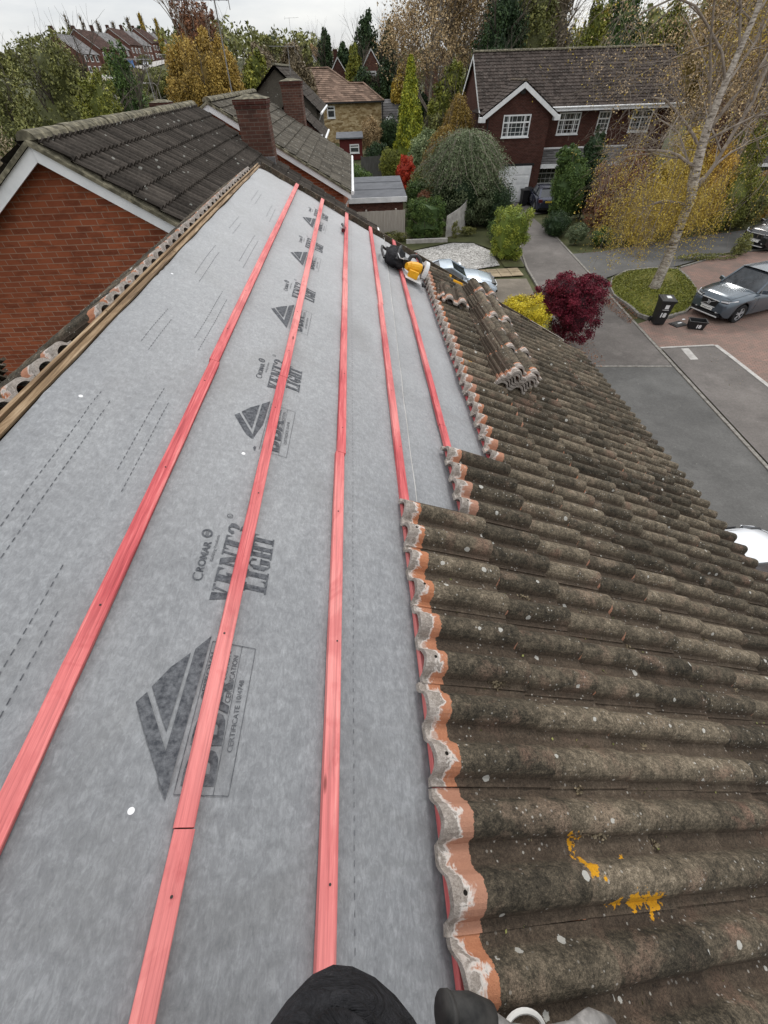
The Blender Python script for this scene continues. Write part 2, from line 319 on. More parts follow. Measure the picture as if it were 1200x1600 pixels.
LEAF = {
 'maple': ((.030, .004, .008), (.115, .008, .020), (.24, .020, .042)),
 'yellow': ((.19, .17, .015), (.50, .40, .022), (.72, .60, .04)),
 'lime': ((.055, .085, .015), (.17, .21, .03), (.36, .36, .06)),
 'green': ((.018, .036, .010), (.06, .10, .024), (.14, .19, .045)),
 'darkgreen': ((.008, .018, .007), (.022, .042, .014), (.05, .08, .026)),
 'greygreen': ((.035, .048, .022), (.10, .125, .062), (.20, .225, .13)),
 'variegated': ((.04, .06, .025), (.14, .18, .08), (.33, .36, .2)),
 'goldconifer': ((.05, .075, .012), (.20, .22, .022), (.46, .42, .04)),
 'rust': ((.07, .05, .012), (.19, .125, .028), (.30, .20, .04)),
 'orange': ((.11, .065, .014), (.32, .19, .03), (.52, .35, .06)),
 'gold': ((.11, .08, .016), (.33, .235, .035), (.55, .43, .09)), 'amber': ((.09, .062, .015), (.27, .175, .038), (.42, .30, .08)),
 'copper': ((.055, .028, .018), (.15, .065, .035), (.27, .13, .06)),
 'red': ((.18, .02, .012), (.48, .05, .022), (.70, .12, .05)),
 'olive': ((.036, .040, .013), (.12, .125, .036), (.25, .24, .075)),
 'brown': ((.06, .048, .03), (.165, .13, .08), (.29, .235, .15)),
 'yellowgreen': ((.04, .05, .01), (.13, .14, .022), (.28, .26, .04)),
 'fawn': ((.12, .085, .045), (.30, .21, .11), (.48, .36, .20)),
}
for k, c in LEAF.items(): M['L_' + k] = mat('foliage_' + k, m_leaf([tuple(min(.85, q * (1.15 if k in ('maple', 'yellow', 'red') else 1.42)) for q in x) for x in c]), .65, .3)

# ---------------------------------------------------------------- builders
class MB:
    def __init__(s): s.v, s.f, s.mi, s.c, s.uv = [], [], [], [], {}
    def add(s, verts, faces, m=0, col=None, uv=None):
        o = len(s.v); s.v += [tuple(p) for p in verts]
        for i, f in enumerate(faces):
            if uv is not None: s.uv[len(s.f)] = [uv[k] for k in f]
            s.f.append([o + k for k in f]); s.mi.append(m); s.c.append(col or (.5, .5, .5))
        return s
    def box(s, x0, x1, y0, y1, z0, z1, m=0, col=None):
        v = [(x0, y0, z0), (x1, y0, z0), (x1, y1, z0), (x0, y1, z0), (x0, y0, z1), (x1, y0, z1), (x1, y1, z1), (x0, y1, z1)]
        return s.add(v, [(3, 2, 1, 0), (4, 5, 6, 7), (0, 1, 5, 4), (1, 2, 6, 5), (2, 3, 7, 6), (3, 0, 4, 7)], m, col)
    def obox(s, a, b, w, h, up=(0, 0, 1), m=0, col=None):   # bar from a to b
        a, b = Vector(a), Vector(b); d = (b - a).normalized(); u = Vector(up); r = d.cross(u).normalized(); u = r.cross(d).normalized()
        v = [p + r * i * w / 2 + u * j * h / 2 for p in (a, b) for i, j in ((-1, -1), (1, -1), (1, 1), (-1, 1))]
        return s.add(v, [(0, 1, 2, 3), (7, 6, 5, 4), (0, 4, 5, 1), (1, 5, 6, 2), (2, 6, 7, 3), (3, 7, 4, 0)], m, col)
    def tube(s, pts, rad, n=6, m=0, cap=True, col=None):
        pts = [Vector(p) for p in pts]; rad = rad if isinstance(rad, (list, tuple)) else [rad] * len(pts)
        vs = []; prev = None
        for i, p in enumerate(pts):
            d = (pts[min(i + 1, len(pts) - 1)] - pts[max(i - 1, 0)]).normalized()
            r = d.cross(prev if prev is not None else (Vector((0, 0, 1)) if abs(d.z) < .9 else Vector((1, 0, 0))))
            if r.length < 1e-5: r = d.orthogonal()
            r.normalize(); u = r.cross(d); prev = u if False else prev
            for k in range(n):
                t = 2 * math.pi * k / n; vs.append(p + (r * math.cos(t) + u * math.sin(t)) * rad[i])
        fs = [(i * n + k, i * n + (k + 1) % n, (i + 1) * n + (k + 1) % n, (i + 1) * n + k) for i in range(len(pts) - 1) for k in range(n)]
        if cap: fs += [tuple(reversed(range(n))), tuple(range((len(pts) - 1) * n, len(pts) * n))]
        return s.add(vs, fs, m, col)
    def cyl(s, c, r, h, n=20, axis='z', m=0, r2=None):
        ax = {'x': Vector((1, 0, 0)), 'y': Vector((0, 1, 0)), 'z': Vector((0, 0, 1))}[axis]; c = Vector(c)
        return s.tube([c - ax * h / 2, c + ax * h / 2], [r, r if r2 is None else r2], n, m)
    def prism(s, poly, o, u, v, w, m=0):     # polygon in (u,v) plane, thick along w
        o, u, v, w = map(Vector, (o, u, v, w)); n = len(poly)
        a = [o + u * p[0] + v * p[1] for p in poly]; b = [p + w for p in a]
        return s.add(a + b, [tuple(reversed(range(n))), tuple(range(n, 2 * n))] + [(i, (i + 1) % n, n + (i + 1) % n, n + i) for i in range(n)], m)
    def build(s, name, mats, parent=None, smooth=False, loc=None):
        me = bpy.data.meshes.new(name); me.from_pydata(s.v, [], s.f)
        mats = mats if isinstance(mats, list) else [mats]
        for m in mats: me.materials.append(m)
        if len(mats) > 1: me.polygons.foreach_set('material_index', s.mi)
        ca = me.color_attributes.new('Col', 'FLOAT_COLOR', 'CORNER'); uvl = me.uv_layers.new(name='UVMap')
        cols = np.ones((len(me.loops), 4), np.float32); uvs = np.zeros((len(me.loops), 2), np.float32)
        Z = Vector((0, 0, 1))
        for i, p in enumerate(me.polygons):
            ls = p.loop_start; cols[ls:ls + p.loop_total, :3] = s.c[i]
            if i in s.uv: uvs[ls:ls + p.loop_total] = s.uv[i]; continue
            nr = p.normal
            if abs(nr.z) > .95: tx, ty = Vector((1, 0, 0)), Vector((0, 1, 0))
            else: tx = Z.cross(nr).normalized(); ty = nr.cross(tx)
            for k, vi in enumerate(s.f[i]):
                q = Vector(s.v[vi]); uvs[ls + k] = (q.dot(tx), q.dot(ty))
        ca.data.foreach_set('color', cols.ravel()); uvl.data.foreach_set('uv', uvs.ravel())
        if smooth: me.polygons.foreach_set('use_smooth', [True] * len(me.polygons))
        me.update(); ob = bpy.data.objects.new(name, me); COL.objects.link(ob)
        if parent: ob.parent = parent
        if loc: ob.location = loc
        return ob
def tag(o, label, cat, group=None):
    o['label'] = label; o['category'] = cat
    if group: o['group'] = group
    return o
def thing(name, label, cat, loc=(0, 0, 0), rz=0, group=None):
    o = bpy.data.objects.new(name, None); COL.objects.link(o); o.location = loc; o.rotation_euler = (0, 0, rz); o.empty_display_size = .3
    return tag(o, label, cat, group)
def struct(o): o['kind'] = 'structure'; return o

# ---- foliage -------------------------------------------------------------
def leafmesh(name, m, parent, P, D, size, col, asp=.55, droop=0, rng=None):
    n = len(P); 
    u = rng.normal(size=(n, 3)); u[:, 2] -= droop; u /= np.linalg.norm(u, axis=1)[:, None]
    nn = D + rng.normal(size=(n, 3)) * .55; w = np.cross(u, nn); w /= np.linalg.norm(w, axis=1)[:, None] + 1e-9
    sz = size * rng.uniform(.6, 1.35, n)[:, None]
    V = np.stack([P - u * sz * .5, P + w * sz * asp * .5, P + u * sz * .5, P - w * sz * asp * .5], 1).reshape(-1, 3).astype(np.float32)
    me = bpy.data.meshes.new(name); me.vertices.add(4 * n); me.vertices.foreach_set('co', V.ravel())
    me.loops.add(4 * n); me.loops.foreach_set('vertex_index', np.arange(4 * n, dtype=np.int32))
    me.polygons.add(n); me.polygons.foreach_set('loop_start', np.arange(0, 4 * n, 4, dtype=np.int32)); me.polygons.foreach_set('loop_total', np.full(n, 4, np.int32))
    ca = me.color_attributes.new('Col', 'FLOAT_COLOR', 'POINT'); c = np.ones((4 * n, 4), np.float32); c[:, :3] = np.repeat(np.clip(col, 0, 1), 4)[:, None]
    ca.data.foreach_set('color', c.ravel()); me.materials.append(m); me.update(calc_edges=True); me.validate()
    ob = bpy.data.objects.new(name, me); COL.objects.link(ob); ob.parent = parent; return ob
def cloud(blobs, n, rng, clumps=40, csize=.30, fill=.15, shape='ball', gap=0):
    vol = np.array([b[3] * b[4] * b[5] for b in blobs]) ** .67; vol /= vol.sum(); Ps, Ds, Cs = [], [], []
    for b, w in zip(blobs, vol):
        c = np.array(b[:3]); r = np.array(b[3:6]); k = max(6, int(clumps * w)); m = int(n * w)
        d = rng.normal(size=(k, 3)); d /= np.linalg.norm(d, axis=1)[:, None]
        if shape == 'box': d /= np.maximum(np.abs(d).max(1), .01)[:, None] ** .8
        if shape == 'cone':
            t = rng.uniform(-1, 1, k); t = 1 - 2 * np.sqrt(rng.uniform(0, 1, k)); t = -t; a = rng.uniform(0, 6.283, k); rr = (1 - t) / 2 * 1.0
            d = np.stack([np.cos(a) * rr, np.sin(a) * rr, t], 1)
        rad = rng.uniform(.72, 1.0, k)[:, None]
        if shape == 'cone': rad = rng.uniform(.85, 1.0, k)[:, None] * np.array([1, 1, 0]) + np.array([0, 0, 1])
        cc = d * rad * (1 - csize * .5); cb = rng.uniform(-.22, .22, k)
        i = rng.integers(0, k, m); off = rng.normal(size=(m, 3)); off /= np.linalg.norm(off, axis=1)[:, None]; off *= (rng.uniform(0, 1, m) ** .45)[:, None] * csize
        q = cc[i] + off
        fi = rng.uniform(0, 1, m) < fill; f = rng.normal(size=(m, 3)); f /= np.linalg.norm(f, axis=1)[:, None]; f *= (rng.uniform(0, 1, m) ** .5)[:, None] * .85
        if shape == 'cone': f *= np.array([.4, .4, .8])
        q[fi] = f[fi]
        Ps.append(c + q * r); dd = off / csize + d[i]; Ds.append(dd / (np.linalg.norm(dd, axis=1)[:, None] + 1e-6)); Cs.append(.45 + cb[i] + rng.normal(size=m) * .16)
    return np.concatenate(Ps), np.concatenate(Ds), np.concatenate(Cs)
seedc = [100]
def bush(name, label, cat, loc, blobs, n, size, leaf, trunk=True, shape='ball', clumps=40, csize=.3, fill=.2, core=.8, droop=0, group=None, asp=.55, corecol=.15):
    seedc[0] += 1; rng = np.random.default_rng(seedc[0])
    t = thing(name, label, cat, loc, 0, group)
    P, D, C = cloud(blobs, n, rng, clumps, csize, fill, shape)
    keep = P[:, 2] > .02 - loc[2] * 0; P, D, C = P[keep], D[keep], C[keep]
    leafmesh('crown', M['L_' + leaf], t, P, D, size, C, asp, droop, rng)
    mb = MB()
    if trunk:
        b = blobs[0]; h = max(.3, b[2])
        mb.tube([(0, 0, -.15), (b[0] * .5, b[1] * .5, h * .6), (b[0], b[1], h)], [max(.04, h * .03), h * .022 + .02, .02], 7)
        for k in range(6):
            a = k * 1.05 + seedc[0]; mb.tube([(0, 0, h * .25), (math.cos(a) * b[3] * .4, math.sin(a) * b[4] * .4, h * .75), (math.cos(a) * b[3] * .75, math.sin(a) * b[4] * .75, h * 1.05)], [.03, .02, .01], 4)
        mb.build('trunk', M['bark'], t)
    if core:  # solid lump in dark leaf tone, keeps the crown's inside opaque and dark
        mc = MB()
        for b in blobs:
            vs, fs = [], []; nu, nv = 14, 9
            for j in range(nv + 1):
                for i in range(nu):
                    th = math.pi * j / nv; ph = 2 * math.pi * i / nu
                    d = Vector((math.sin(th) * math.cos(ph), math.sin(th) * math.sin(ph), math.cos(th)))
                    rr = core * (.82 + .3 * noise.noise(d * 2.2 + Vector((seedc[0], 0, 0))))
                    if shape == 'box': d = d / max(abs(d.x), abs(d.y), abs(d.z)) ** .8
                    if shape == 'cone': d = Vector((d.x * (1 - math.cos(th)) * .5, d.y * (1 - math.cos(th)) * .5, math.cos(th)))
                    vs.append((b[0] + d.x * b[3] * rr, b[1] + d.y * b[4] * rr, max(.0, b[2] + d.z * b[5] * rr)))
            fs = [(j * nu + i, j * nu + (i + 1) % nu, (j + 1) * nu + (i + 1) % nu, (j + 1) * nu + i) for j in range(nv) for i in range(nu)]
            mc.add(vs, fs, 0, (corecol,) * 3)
        mc.build('dark_core', M['L_' + leaf], t)
    return t
def branches(mb, p, d, L, r, depth, rng, spread=.6, up=.25, n=5, seg=4, tips=None, drp=0):
    pts, rs = [Vector(p)], [r]; dd = Vector(d).normalized()
    for i in range(seg):
        dd = (dd + Vector(rng.normal(size=3)) * .13 + Vector((0, 0, up * .25 - drp * (i / seg)))).normalized()
        pts.append(pts[-1] + dd * L / seg); rs.append(max(.004, r * (1 - .55 * (i + 1) / seg)))
    mb.tube(pts, rs, 7 if depth > 2 else (4 if depth > 0 else 3), cap=False)
    if tips is not None and depth <= 1: tips += pts[1:]
    if depth == 0: return
    for k in range(n):
        t = rng.uniform(.25, 1.0); i = min(seg - 1, int(t * seg)); q = pts[i].lerp(pts[i + 1], t * seg - i)
        a = Vector(rng.normal(size=3)); a = (a - dd * a.dot(dd)).normalized()
        nd = (dd * (1 - spread * .6) + a * spread + Vector((0, 0, up - drp))).normalized()
        branches(mb, q, nd, L * rng.uniform(.5, .8), rs[i] * .5, depth - 1, rng, spread, up, n, seg, tips, drp)

# ---- roofs ---------------------------------------------------------------
def roof_slope(mb, o, ax, up, L, S, gauge, pitch, amp, thick, ppp=4, seed=0, dome=False):
    o, ax, up = Vector(o), Vector(ax).normalized(), Vector(up).normalized(); nrm = ax.cross(up).normalized()
    if nrm.z < 0: nrm = -nrm
    rnd = random.Random(seed); nc = int(math.ceil(S / gauge)); nx = int(L / pitch) * ppp
    for j in range(nc):
        s0 = j * gauge; s1 = min(S, s0 + gauge * 1.04); cs = [rnd.random() for _ in range(nx // ppp + 1)]
        jit = [rnd.uniform(-.15, .15) * thick for _ in range(nx // ppp + 1)]
        vs, fs = [], []
        for i in range(nx + 1):
            x = L * i / nx; ph = (i % ppp) / ppp
            h = amp * (.5 + .5 * math.cos(2 * math.pi * ph)) ** .8
            for (s, t) in ((s0, 0), (s0, thick + jit[min(i // ppp, len(jit) - 1)]), (s1, 0.0)):
                vs.append(o + ax * x + up * s + nrm * (h * (1 if t or s > s0 else 1) + t - (0 if t or s > s0 else thick * .5)))
        for i in range(nx):
            a, b = i * 3, i * 3 + 3; fs_c = (cs[min(i // ppp, len(cs) - 1)],) * 3
            q = len(mb.v)
            mb.add([vs[a], vs[b], vs[b + 1], vs[a + 1], vs[b + 2], vs[a + 2]], [(0, 1, 2, 3), (3, 2, 4, 5)], 0, fs_c)
def ridge_caps(mb, a, b, r=.11, n=0, m=0):
    a, b = Vector(a), Vector(b); L = (b - a).length; k = max(1, int(L / .45)); d = (b - a) / k; side = d.normalized().cross(Vector((0, 0, 1))).normalized()
    for i in range(k):
        p = a + d * i; q = p + d * 1.03; rr = r * random.uniform(.95, 1.06); vs = []
        for (pp, e) in ((p, 1.06), (q, .97)):
            for t in range(7):
                an = math.pi * t / 6; vs.append(pp + side * math.cos(an) * rr * e + Vector((0, 0, math.sin(an) * rr * .8 * e - .03)))
        mb.add(vs, [(t, t + 1, 8 + t, 7 + t) for t in range(6)] + [(6, 5, 4, 3, 2, 1, 0), (7, 8, 9, 10, 11, 12, 13)], m, (random.random(),) * 3)
def window(parent, x0, x1, z0, z1, y, ny=-1, bars=(3, 2), frame=.07, side=None, name='window', surround=0.05):
    """window in an xz plane at y, facing ny; the frame is the part, its pane and muntins sub-parts"""
    f = MB(); yo = y + ny * .05; a, b = min(y - ny * .02, yo), max(y - ny * .02, yo)
    f.box(x0, x1, a, b, z0, z0 + frame); f.box(x0, x1, a, b, z1 - frame, z1); f.box(x0, x0 + frame, a, b, z0 + frame, z1 - frame); f.box(x1 - frame, x1, a, b, z0 + frame, z1 - frame)
    W = x1 - x0; H = z1 - z0; zt = z1 - H * .34
    f.box(x0 + frame, x1 - frame, a, b, zt - frame * .5, zt + frame * .5)
    for s in (side or []): f.box(x0 + W * s - frame * .5, x0 + W * s + frame * .5, a + .002, b - .002 if ny > 0 else b, z0 + frame, z1 - frame)
    sl_ = min(yo, y + ny * .10); sh = max(yo, y + ny * .10); f.box(x0 - .05, x1 + .05, sl_, sh, z0 - .06, z0 - .001)
    fo = f.build(name, M['white'], parent)
    g = MB(); g.box(x0 + .02, x1 - .02, y - .008, y + .008, z0 + .02, z1 - .02); g.build('pane', M['glass'], fo)
    mu = MB(); yb = y + ny * .02; c, d = min(yb, yb + ny * .012), max(yb, yb + ny * .012)
    for i in range(1, bars[0]): xx = x0 + W * i / bars[0]; mu.box(xx - .012, xx + .012, c, d, z0 + frame, z1 - frame)
    for i in range(1, bars[1] + 1): zz = z0 + (zt - z0) * i / (bars[1] + 1) ; mu.box(x0 + frame, x1 - frame, c - .004, d + .004, zz - .012, zz + .012)
    mu.build('muntins', M['white'], fo); return fo

# ================================================================ TERRAIN AND GROUND
def ss(a, b, x): t = max(0, min(1, (x - a) / (b - a))); return t * t * (3 - 2 * t)
def terrain(x, y):
    left = ss(-2, -22, x) * ss(35, 110, y) * 6.6 + ss(-10, -60, x) * ss(130, 330, y) * 7.5
    back = ss(70, 260, y) * 2.5 * (1 - ss(-2, -22, x)) + ss(40, 90, y) * ss(30, 70, x) * 3
    return left + back - .06
g = MB(); xs = [-900, -500, -300, -200] + list(range(-150, 151, 6)) + [200, 300, 500, 900]; ys = [-600, -200, -60, -20] + list(range(0, 360, 6)) + [420, 600, 1000, 1500]
g.add([(x, y, terrain(x, y) + (0 if y < 40 else .12 * noise.noise(Vector((x * .1, y * .1, 0))))) for y in ys for x in xs],
      [(j * len(xs) + i, j * len(xs) + i + 1, (j + 1) * len(xs) + i + 1, (j + 1) * len(xs) + i) for j in range(len(ys) - 1) for i in range(len(xs) - 1)])
struct(g.build('ground', M['ground'], smooth=True))
def sheet(name, poly, z, m, holes=None):
    mb = MB(); mb.add([(x, y, z) for x, y in poly], [tuple(range(len(poly)))]); return struct(mb.build(name, m))
# road runs along the house, cul-de-sac arm to the right, old asphalt drive beyond
def kx(y): return 11.35 + (y - 13.0) * .088      # the long kerb line between road strip and paved side
sheet('road', [(4.6, -20), (kx(-20), -20), (kx(13.7), 13.7), (8.4, 14.0), (5.6, 13.8), (4.6, 12)], .004, M['asphalt'])
sheet('driveway', [(5.6, 13.8), (8.4, 14.0), (kx(13.7), 13.7), (kx(31), 31), (12.9, 31), (13.0, 37), (15.6, 37.5), (15.4, 42.9), (11.0, 42.9), (11.0, 36), (9.55, 29), (9.2, 24.6), (8.75, 20.5), (7.9, 16), (6.5, 14.2)], .008, M['asphalt_old'])
sheet('side_road', [(kx(18), 18.0), (kx(23), 23.0), (kx(27), 27.2), (14.4, 27.4), (20, 29.2), (26, 30.7), (60, 37), (60, 28), (34, 27.6), (21.3, 26.2), (17.2, 24.2), (14.5, 24.0), (12.9, 23.0), (12.3, 21)], .006, M['asphalt'])
sheet('paved_forecourt', [(kx(15.0) + .1, 15.0), (13.85, 15.0), (13.75, 11.8), (13.4, 4), (13, -20), (40, -20), (40, 27.6), (30, 27.0), (21.3, 25.9), (17.4, 23.9), (16.5, 22.6), (16.2, 20.3), (15.0, 18.6), (13.5, 17.65), (12.4, 17.6), (kx(17.3) + .1, 17.3)], .010, M['paving'])
sheet('parking_strip', [(kx(-20) + .14, -20), (13.0, -20), (13.4, 4), (13.7, 11.8), (13.8, 14.95), (kx(14.95) + .14, 14.95)], .012, M['asphalt_old'])
sheet('gravel_patch', [(2.0, 28.4), (3.9, 29.4), (6.0, 30.5), (7.3, 30.2), (8.0, 28.5), (7.9, 25.7), (5, 24.8), (2.0, 24.4)], .012, M['gravel'])
sheet('block_drive', [(1.0, 19.0), (8.3, 19.3), (8.75, 23.4), (1.0, 23.9)], .012, M['block'])
mb = MB()
for i in range(9):
    for j in range(2):
        x = 3.2 + i * .62; y = 23.75 + j * .62 + .02 * i; mb.box(x, x + .59, y, y + .59, .0, .022 + .003 * ((i * 3 + j) % 3))
struct(mb.build('slab_path', M['slab']))
sheet('front_garden_grass', [(1, 28.2), (1, 32.4), (10.6, 33.2), (10.7, 29.5), (9.7, 27.0), (9.2, 25.3), (8.1, 25.4), (8.2, 28.8), (7.3, 30.4), (5.9, 30.7), (3.8, 29.6), (1.9, 28.5)], .004, M['ground'])
# kerbs
def kerb(name, pts, w=.12, h=.05, m='kerb', seglen=.9, closed=False):
    mb = MB(); P = [Vector((*p, 0)) for p in pts]
    if closed: P.append(P[0])
    for a, b in zip(P, P[1:]):
        L = (b - a).length; k = max(1, round(L / seglen))
        for i in range(k):
            p = a.lerp(b, i / k); q = a.lerp(b, (i + 1) / k - .012 / max(L, .1)); c = random.random()
            mb.obox(p + Vector((0, 0, h / 2 - .02 + random.uniform(-.004, .004))), q + Vector((0, 0, h / 2 - .02)), w, h + .04, col=(c,) * 3)
    return struct(mb.build(name, M[m]))
kerb('kerb', [(kx(y), y) for y in (-20, 0, 8, 13, 17.2, 22, 27, 31)], .11, .035)
kerb('kerb', [(5.6, 13.72), (8.4, 13.9), (kx(13.6) - .1, 13.6)], .10, .02)
kerb('kerb', [(8.7, 19.6), (8.95, 22), (9.25, 25), (9.9, 28.6), (10.4, 30.5)], .1, .05)
kerb('kerb', [(9.7, 31.6), (12.6, 31.3)], .08, .02)
kerb('edging_strip', [(13.87, 15.05), (13.80, 11.8), (13.45, 4), (13.1, -20)], .16, .03, 'render')
kerb('edging_strip', [(kx(15.05) + .1, 15.05), (13.8, 15.05)], .09, .03, 'render')
kerb('kerb', [(17.5, 24.05), (19.4, 25.0), (21.3, 26.05), (26, 26.9)], .1, .05)
mb = MB(); mb.add([(12.25, 14.0, .018), (12.55, 14.0, .018), (12.68, 14.9, .018), (12.38, 14.9, .018)], [(0, 1, 2, 3)]); struct(mb.build('drain_cover', M['render']))
isl = [(12.3, 19.0), (12.18, 20.4), (12.5, 21.6), (13.1, 22.7), (14.3, 23.7), (15.8, 23.95), (17.1, 23.7), (16.9, 22.4), (16.3, 20.6), (15.4, 19.2), (14.4, 18.2), (13.3, 17.75), (12.5, 17.75), (12.25, 18.2)]
mb = MB(); c = (14.4, 20.8); n_ = len(isl)
mb.add([(c[0], c[1], .16)] + [(c[0] + (x - c[0]) * .6, c[1] + (y - c[1]) * .6, .13) for x, y in isl] + [(x, y, .05) for x, y in isl],
       [(0, 1 + i, 1 + (i + 1) % n_) for i in range(n_)] + [(1 + i, 1 + n_ + i, 1 + n_ + (i + 1) % n_, 1 + (i + 1) % n_) for i in range(n_)])
struct(mb.build('island_lawn', M['lawn'], smooth=True))
kerb('island_kerb', isl, .13, .10, 'kerb', .45, True)
# grass blades and fallen leaves on the island: stuff nobody could count
rng = np.random.default_rng(5)
def inpoly(x, y, P):
    r = False; j = len(P) - 1
    for i in range(len(P)):
        if (P[i][1] > y) != (P[j][1] > y) and x < (P[j][0] - P[i][0]) * (y - P[i][1]) / (P[j][1] - P[i][1]) + P[i][0]: r = not r
        j = i
    return r
pp = [(x, y) for x, y in zip(rng.uniform(12.2, 17.2, 26000), rng.uniform(17.8, 24, 26000)) if inpoly(x, y, isl)]
P = np.array([(x, y, .08 + .09 * max(0, 1 - math.hypot(x - 14.4, y - 20.8) / 3)) for x, y in pp]); D = np.tile([0, 0, 1.0], (len(P), 1))
gr = leafmesh('grass', M['L_yellowgreen'], None, P, D, .11, .45 + rng.normal(size=len(P)) * .2, .4, 0, rng); gr['kind'] = 'stuff'
gr['label'] = 'short green grass with fallen leaves on the kerbed island under the birch'; gr['category'] = 'grass'
def litter(n, poly, leaf, size, seed, label):
    rng = np.random.default_rng(seed); xs = [p[0] for p in poly]; ys = [p[1] for p in poly]
    q = [(x, y) for x, y in zip(rng.uniform(min(xs), max(xs), n), rng.uniform(min(ys), max(ys), n)) if inpoly(x, y, poly)]
    P = np.array([(x, y, .03 + rng.uniform(0, .015)) for x, y in q]); D = np.tile([0, 0, 3.0], (len(P), 1)) + rng.normal(size=(len(P), 3)) * .3
    rngu = rng; n_ = len(P); u = rng.normal(size=(n_, 3)) * np.array([1, 1, .08])
    o = leafmesh('fallen_leaves', M['L_' + leaf], None, P, D, size, .5 + rng.normal(size=n_) * .25, .6, 0, rng)
    o['kind'] = 'stuff'; o['label'] = label; o['category'] = 'fallen leaves'; return o
litter(1500, [(11.4, 17.2), (12.2, 18), (12.2, 21), (11.9, 22), (11.2, 19.5)], 'copper', .055, 1, 'yellow fallen leaves gathered on the drive beside the island kerb')
litter(1500, [(12.6, 27.2), (14.4, 26.8), (20, 28.6), (26, 30.2), (26, 31), (14, 28.0)], 'copper', .07, 2, 'brown fallen leaves along the road edge under the golden shrubs')
litter(900, [(6.9, 13.6), (9.0, 13.8), (9.4, 17.2), (7.8, 16.8)], 'copper', .06, 3, 'brown leaf litter on the drive around the purple maple')
litter(1500, [(11.8, 4), (13.6, 4), (20, 8), (20, 20), (14, 17), (12.6, 15.4)], 'brown', .035, 4, 'scattered small brown leaves on the brick paved forecourt')

# ================================================================ OUR HOUSE
house = thing('house', 'house whose roof is stripped to grey membrane and red battens in the foreground', 'house', (0, 0, 0))
def yfar(s): return 6.80 - .25 * s
def shear(s, y): return y if y <= 0 else y - .25 * max(s, -.8) * (y / 6.9) ** 1.3
def fh(s, y):     # membrane height: slack between rafters, pulled at the nails
    v = Vector((s * 2.2, y * 1.5, 0)); h = .008 * noise.noise(v) + .0045 * noise.noise(Vector((s * 7, y * 3.2, 3))) + .006 * ss(5.2, 6.4, y) * noise.noise(Vector((s * 9, y * 9 + s * 4, 8)))
    h -= .005 * (.5 + .5 * math.cos(2 * math.pi * y / .6))
    for (ns, ny) in NAILS:
        r = math.hypot(s - ns, y - ny)
        if r < .45: h += -.006 * math.exp(-(r / .03) ** 2) + .0045 * math.exp(-(r / .16) ** 2) * math.sin(6 * math.atan2(s - ns, y - ny))
    if s < -.69: h -= (-.69 - s) * .12
    return h
NAILS = [(-.043, .155), (-.018, 1.42), (-.651, 1.477), (-.699, 2.858)]
Y0 = -3.0
def lap(y): return .80 + .0257 * y
def membrane(name, smin, smax, off, ymin=Y0):
    mb = MB(); ns, ny = 46, 210; vs = []
    for j in range(ny + 1):
        for i in range(ns + 1):
            y = ymin + (yfar(0) + .03 - ymin) * (j / ny); a = smin(y) ; b = smax(y); s = a + (b - a) * i / ns
            yy = y - .25 * s * max(0, y / 6.83)
            e = 0.0
            if y > 6.55: e = -(y - 6.55) * .12
            vs.append(RP(s, yy, fh(s, yy) + off + e))
    mb.add(vs, [(j * (ns + 1) + i, j * (ns + 1) + i + 1, (j + 1) * (ns + 1) + i + 1, (j + 1) * (ns + 1) + i) for j in range(ny) for i in range(ns)])
    o = mb.build(name, M['felt'], house, smooth=True); return o
membrane('membrane_upper', lambda y: -.757, lap, 0.0)
membrane('membrane_lower', lambda y: .62, lambda y: 1.75, -.007)
# fold on the lap edge
mb = MB()
pts = [RP(lap(y), y, fh(lap(y), y) + .001) for y in np.arange(-3, 6.6, .1)]
mb.tube(pts, .0022, 4); mb.build('membrane_edge', M['white_old'], house)
def BK(k): return -.617 + .345 * k
# battens in several lengths with butt joints
def batten(k, joints, y0=Y0, y1=None, w=.044, h=.022, wob=.0, up=0):
    ys = [y0] + joints + [y1 if y1 is not None else yfar(BK(k)) + .02]
    for a, b in zip(ys, ys[1:]):
        mb = MB(); n = max(2, int((b - a) / .12)); vs = []; ds = random.uniform(-.004, .004); sk = random.uniform(-.003, .003)
        for i in range(n + 1):
            y = a + .001 + (b - a - .003) * i / n; s = BK(k) + ds + sk * (i / n - .5) + wob * math.sin(y * 1.1 + k) + .0012 * noise.noise(Vector((y * 4, k * 7, 1)))
            e = .0012 * noise.noise(Vector((y * 9, k * 3, 5)))
            hh = .002 + up
            for (ds_, hz) in ((-w / 2, 0), (-w / 2 + e, h - .0015), (-w / 2 + .0018 + e, h), (w / 2 - .0018, h), (w / 2, h - .0015 + e), (w / 2, 0)):
                vs.append(RP(s + ds_, y, hz + hh))
        m = 6; mb.add(vs, [(i * m + q, i * m + (q + 1) % m, (i + 1) * m + (q + 1) % m, (i + 1) * m + q) for i in range(n) for q in range(m)] + [tuple(range(m)), tuple(reversed(range(n * m, n * m + m)))])
        for j in range(int((b - a) / .6) + 1):
            yy = math.ceil(a / .6) * .6 + j * .6 + random.uniform(-.02, .02)
            if yy > b - .02: break
            ss_ = BK(k) + ds + random.uniform(-.008, .008) + wob * math.sin(yy * 1.1 + k); c0 = RP(ss_, yy, h + .0022 + up); mb.tube([c0, c0 + (RP(0, 0, 1) - RP(0, 0, 0)) * .0012], .003, 8, m=1)
        mb.build('batten', [M['batten'], M['rubber']], house)
batten(1, [-.6, 2.02, 4.4]); batten(2, [.12, 2.10, 4.5]); batten(3, [1.6, 4.1]); batten(4, [1.2, 3.9], wob=.004); batten(5, [2.2, 4.3], wob=.009, up=.003)
batten(6, [2.8], y0=1.6, wob=.006)
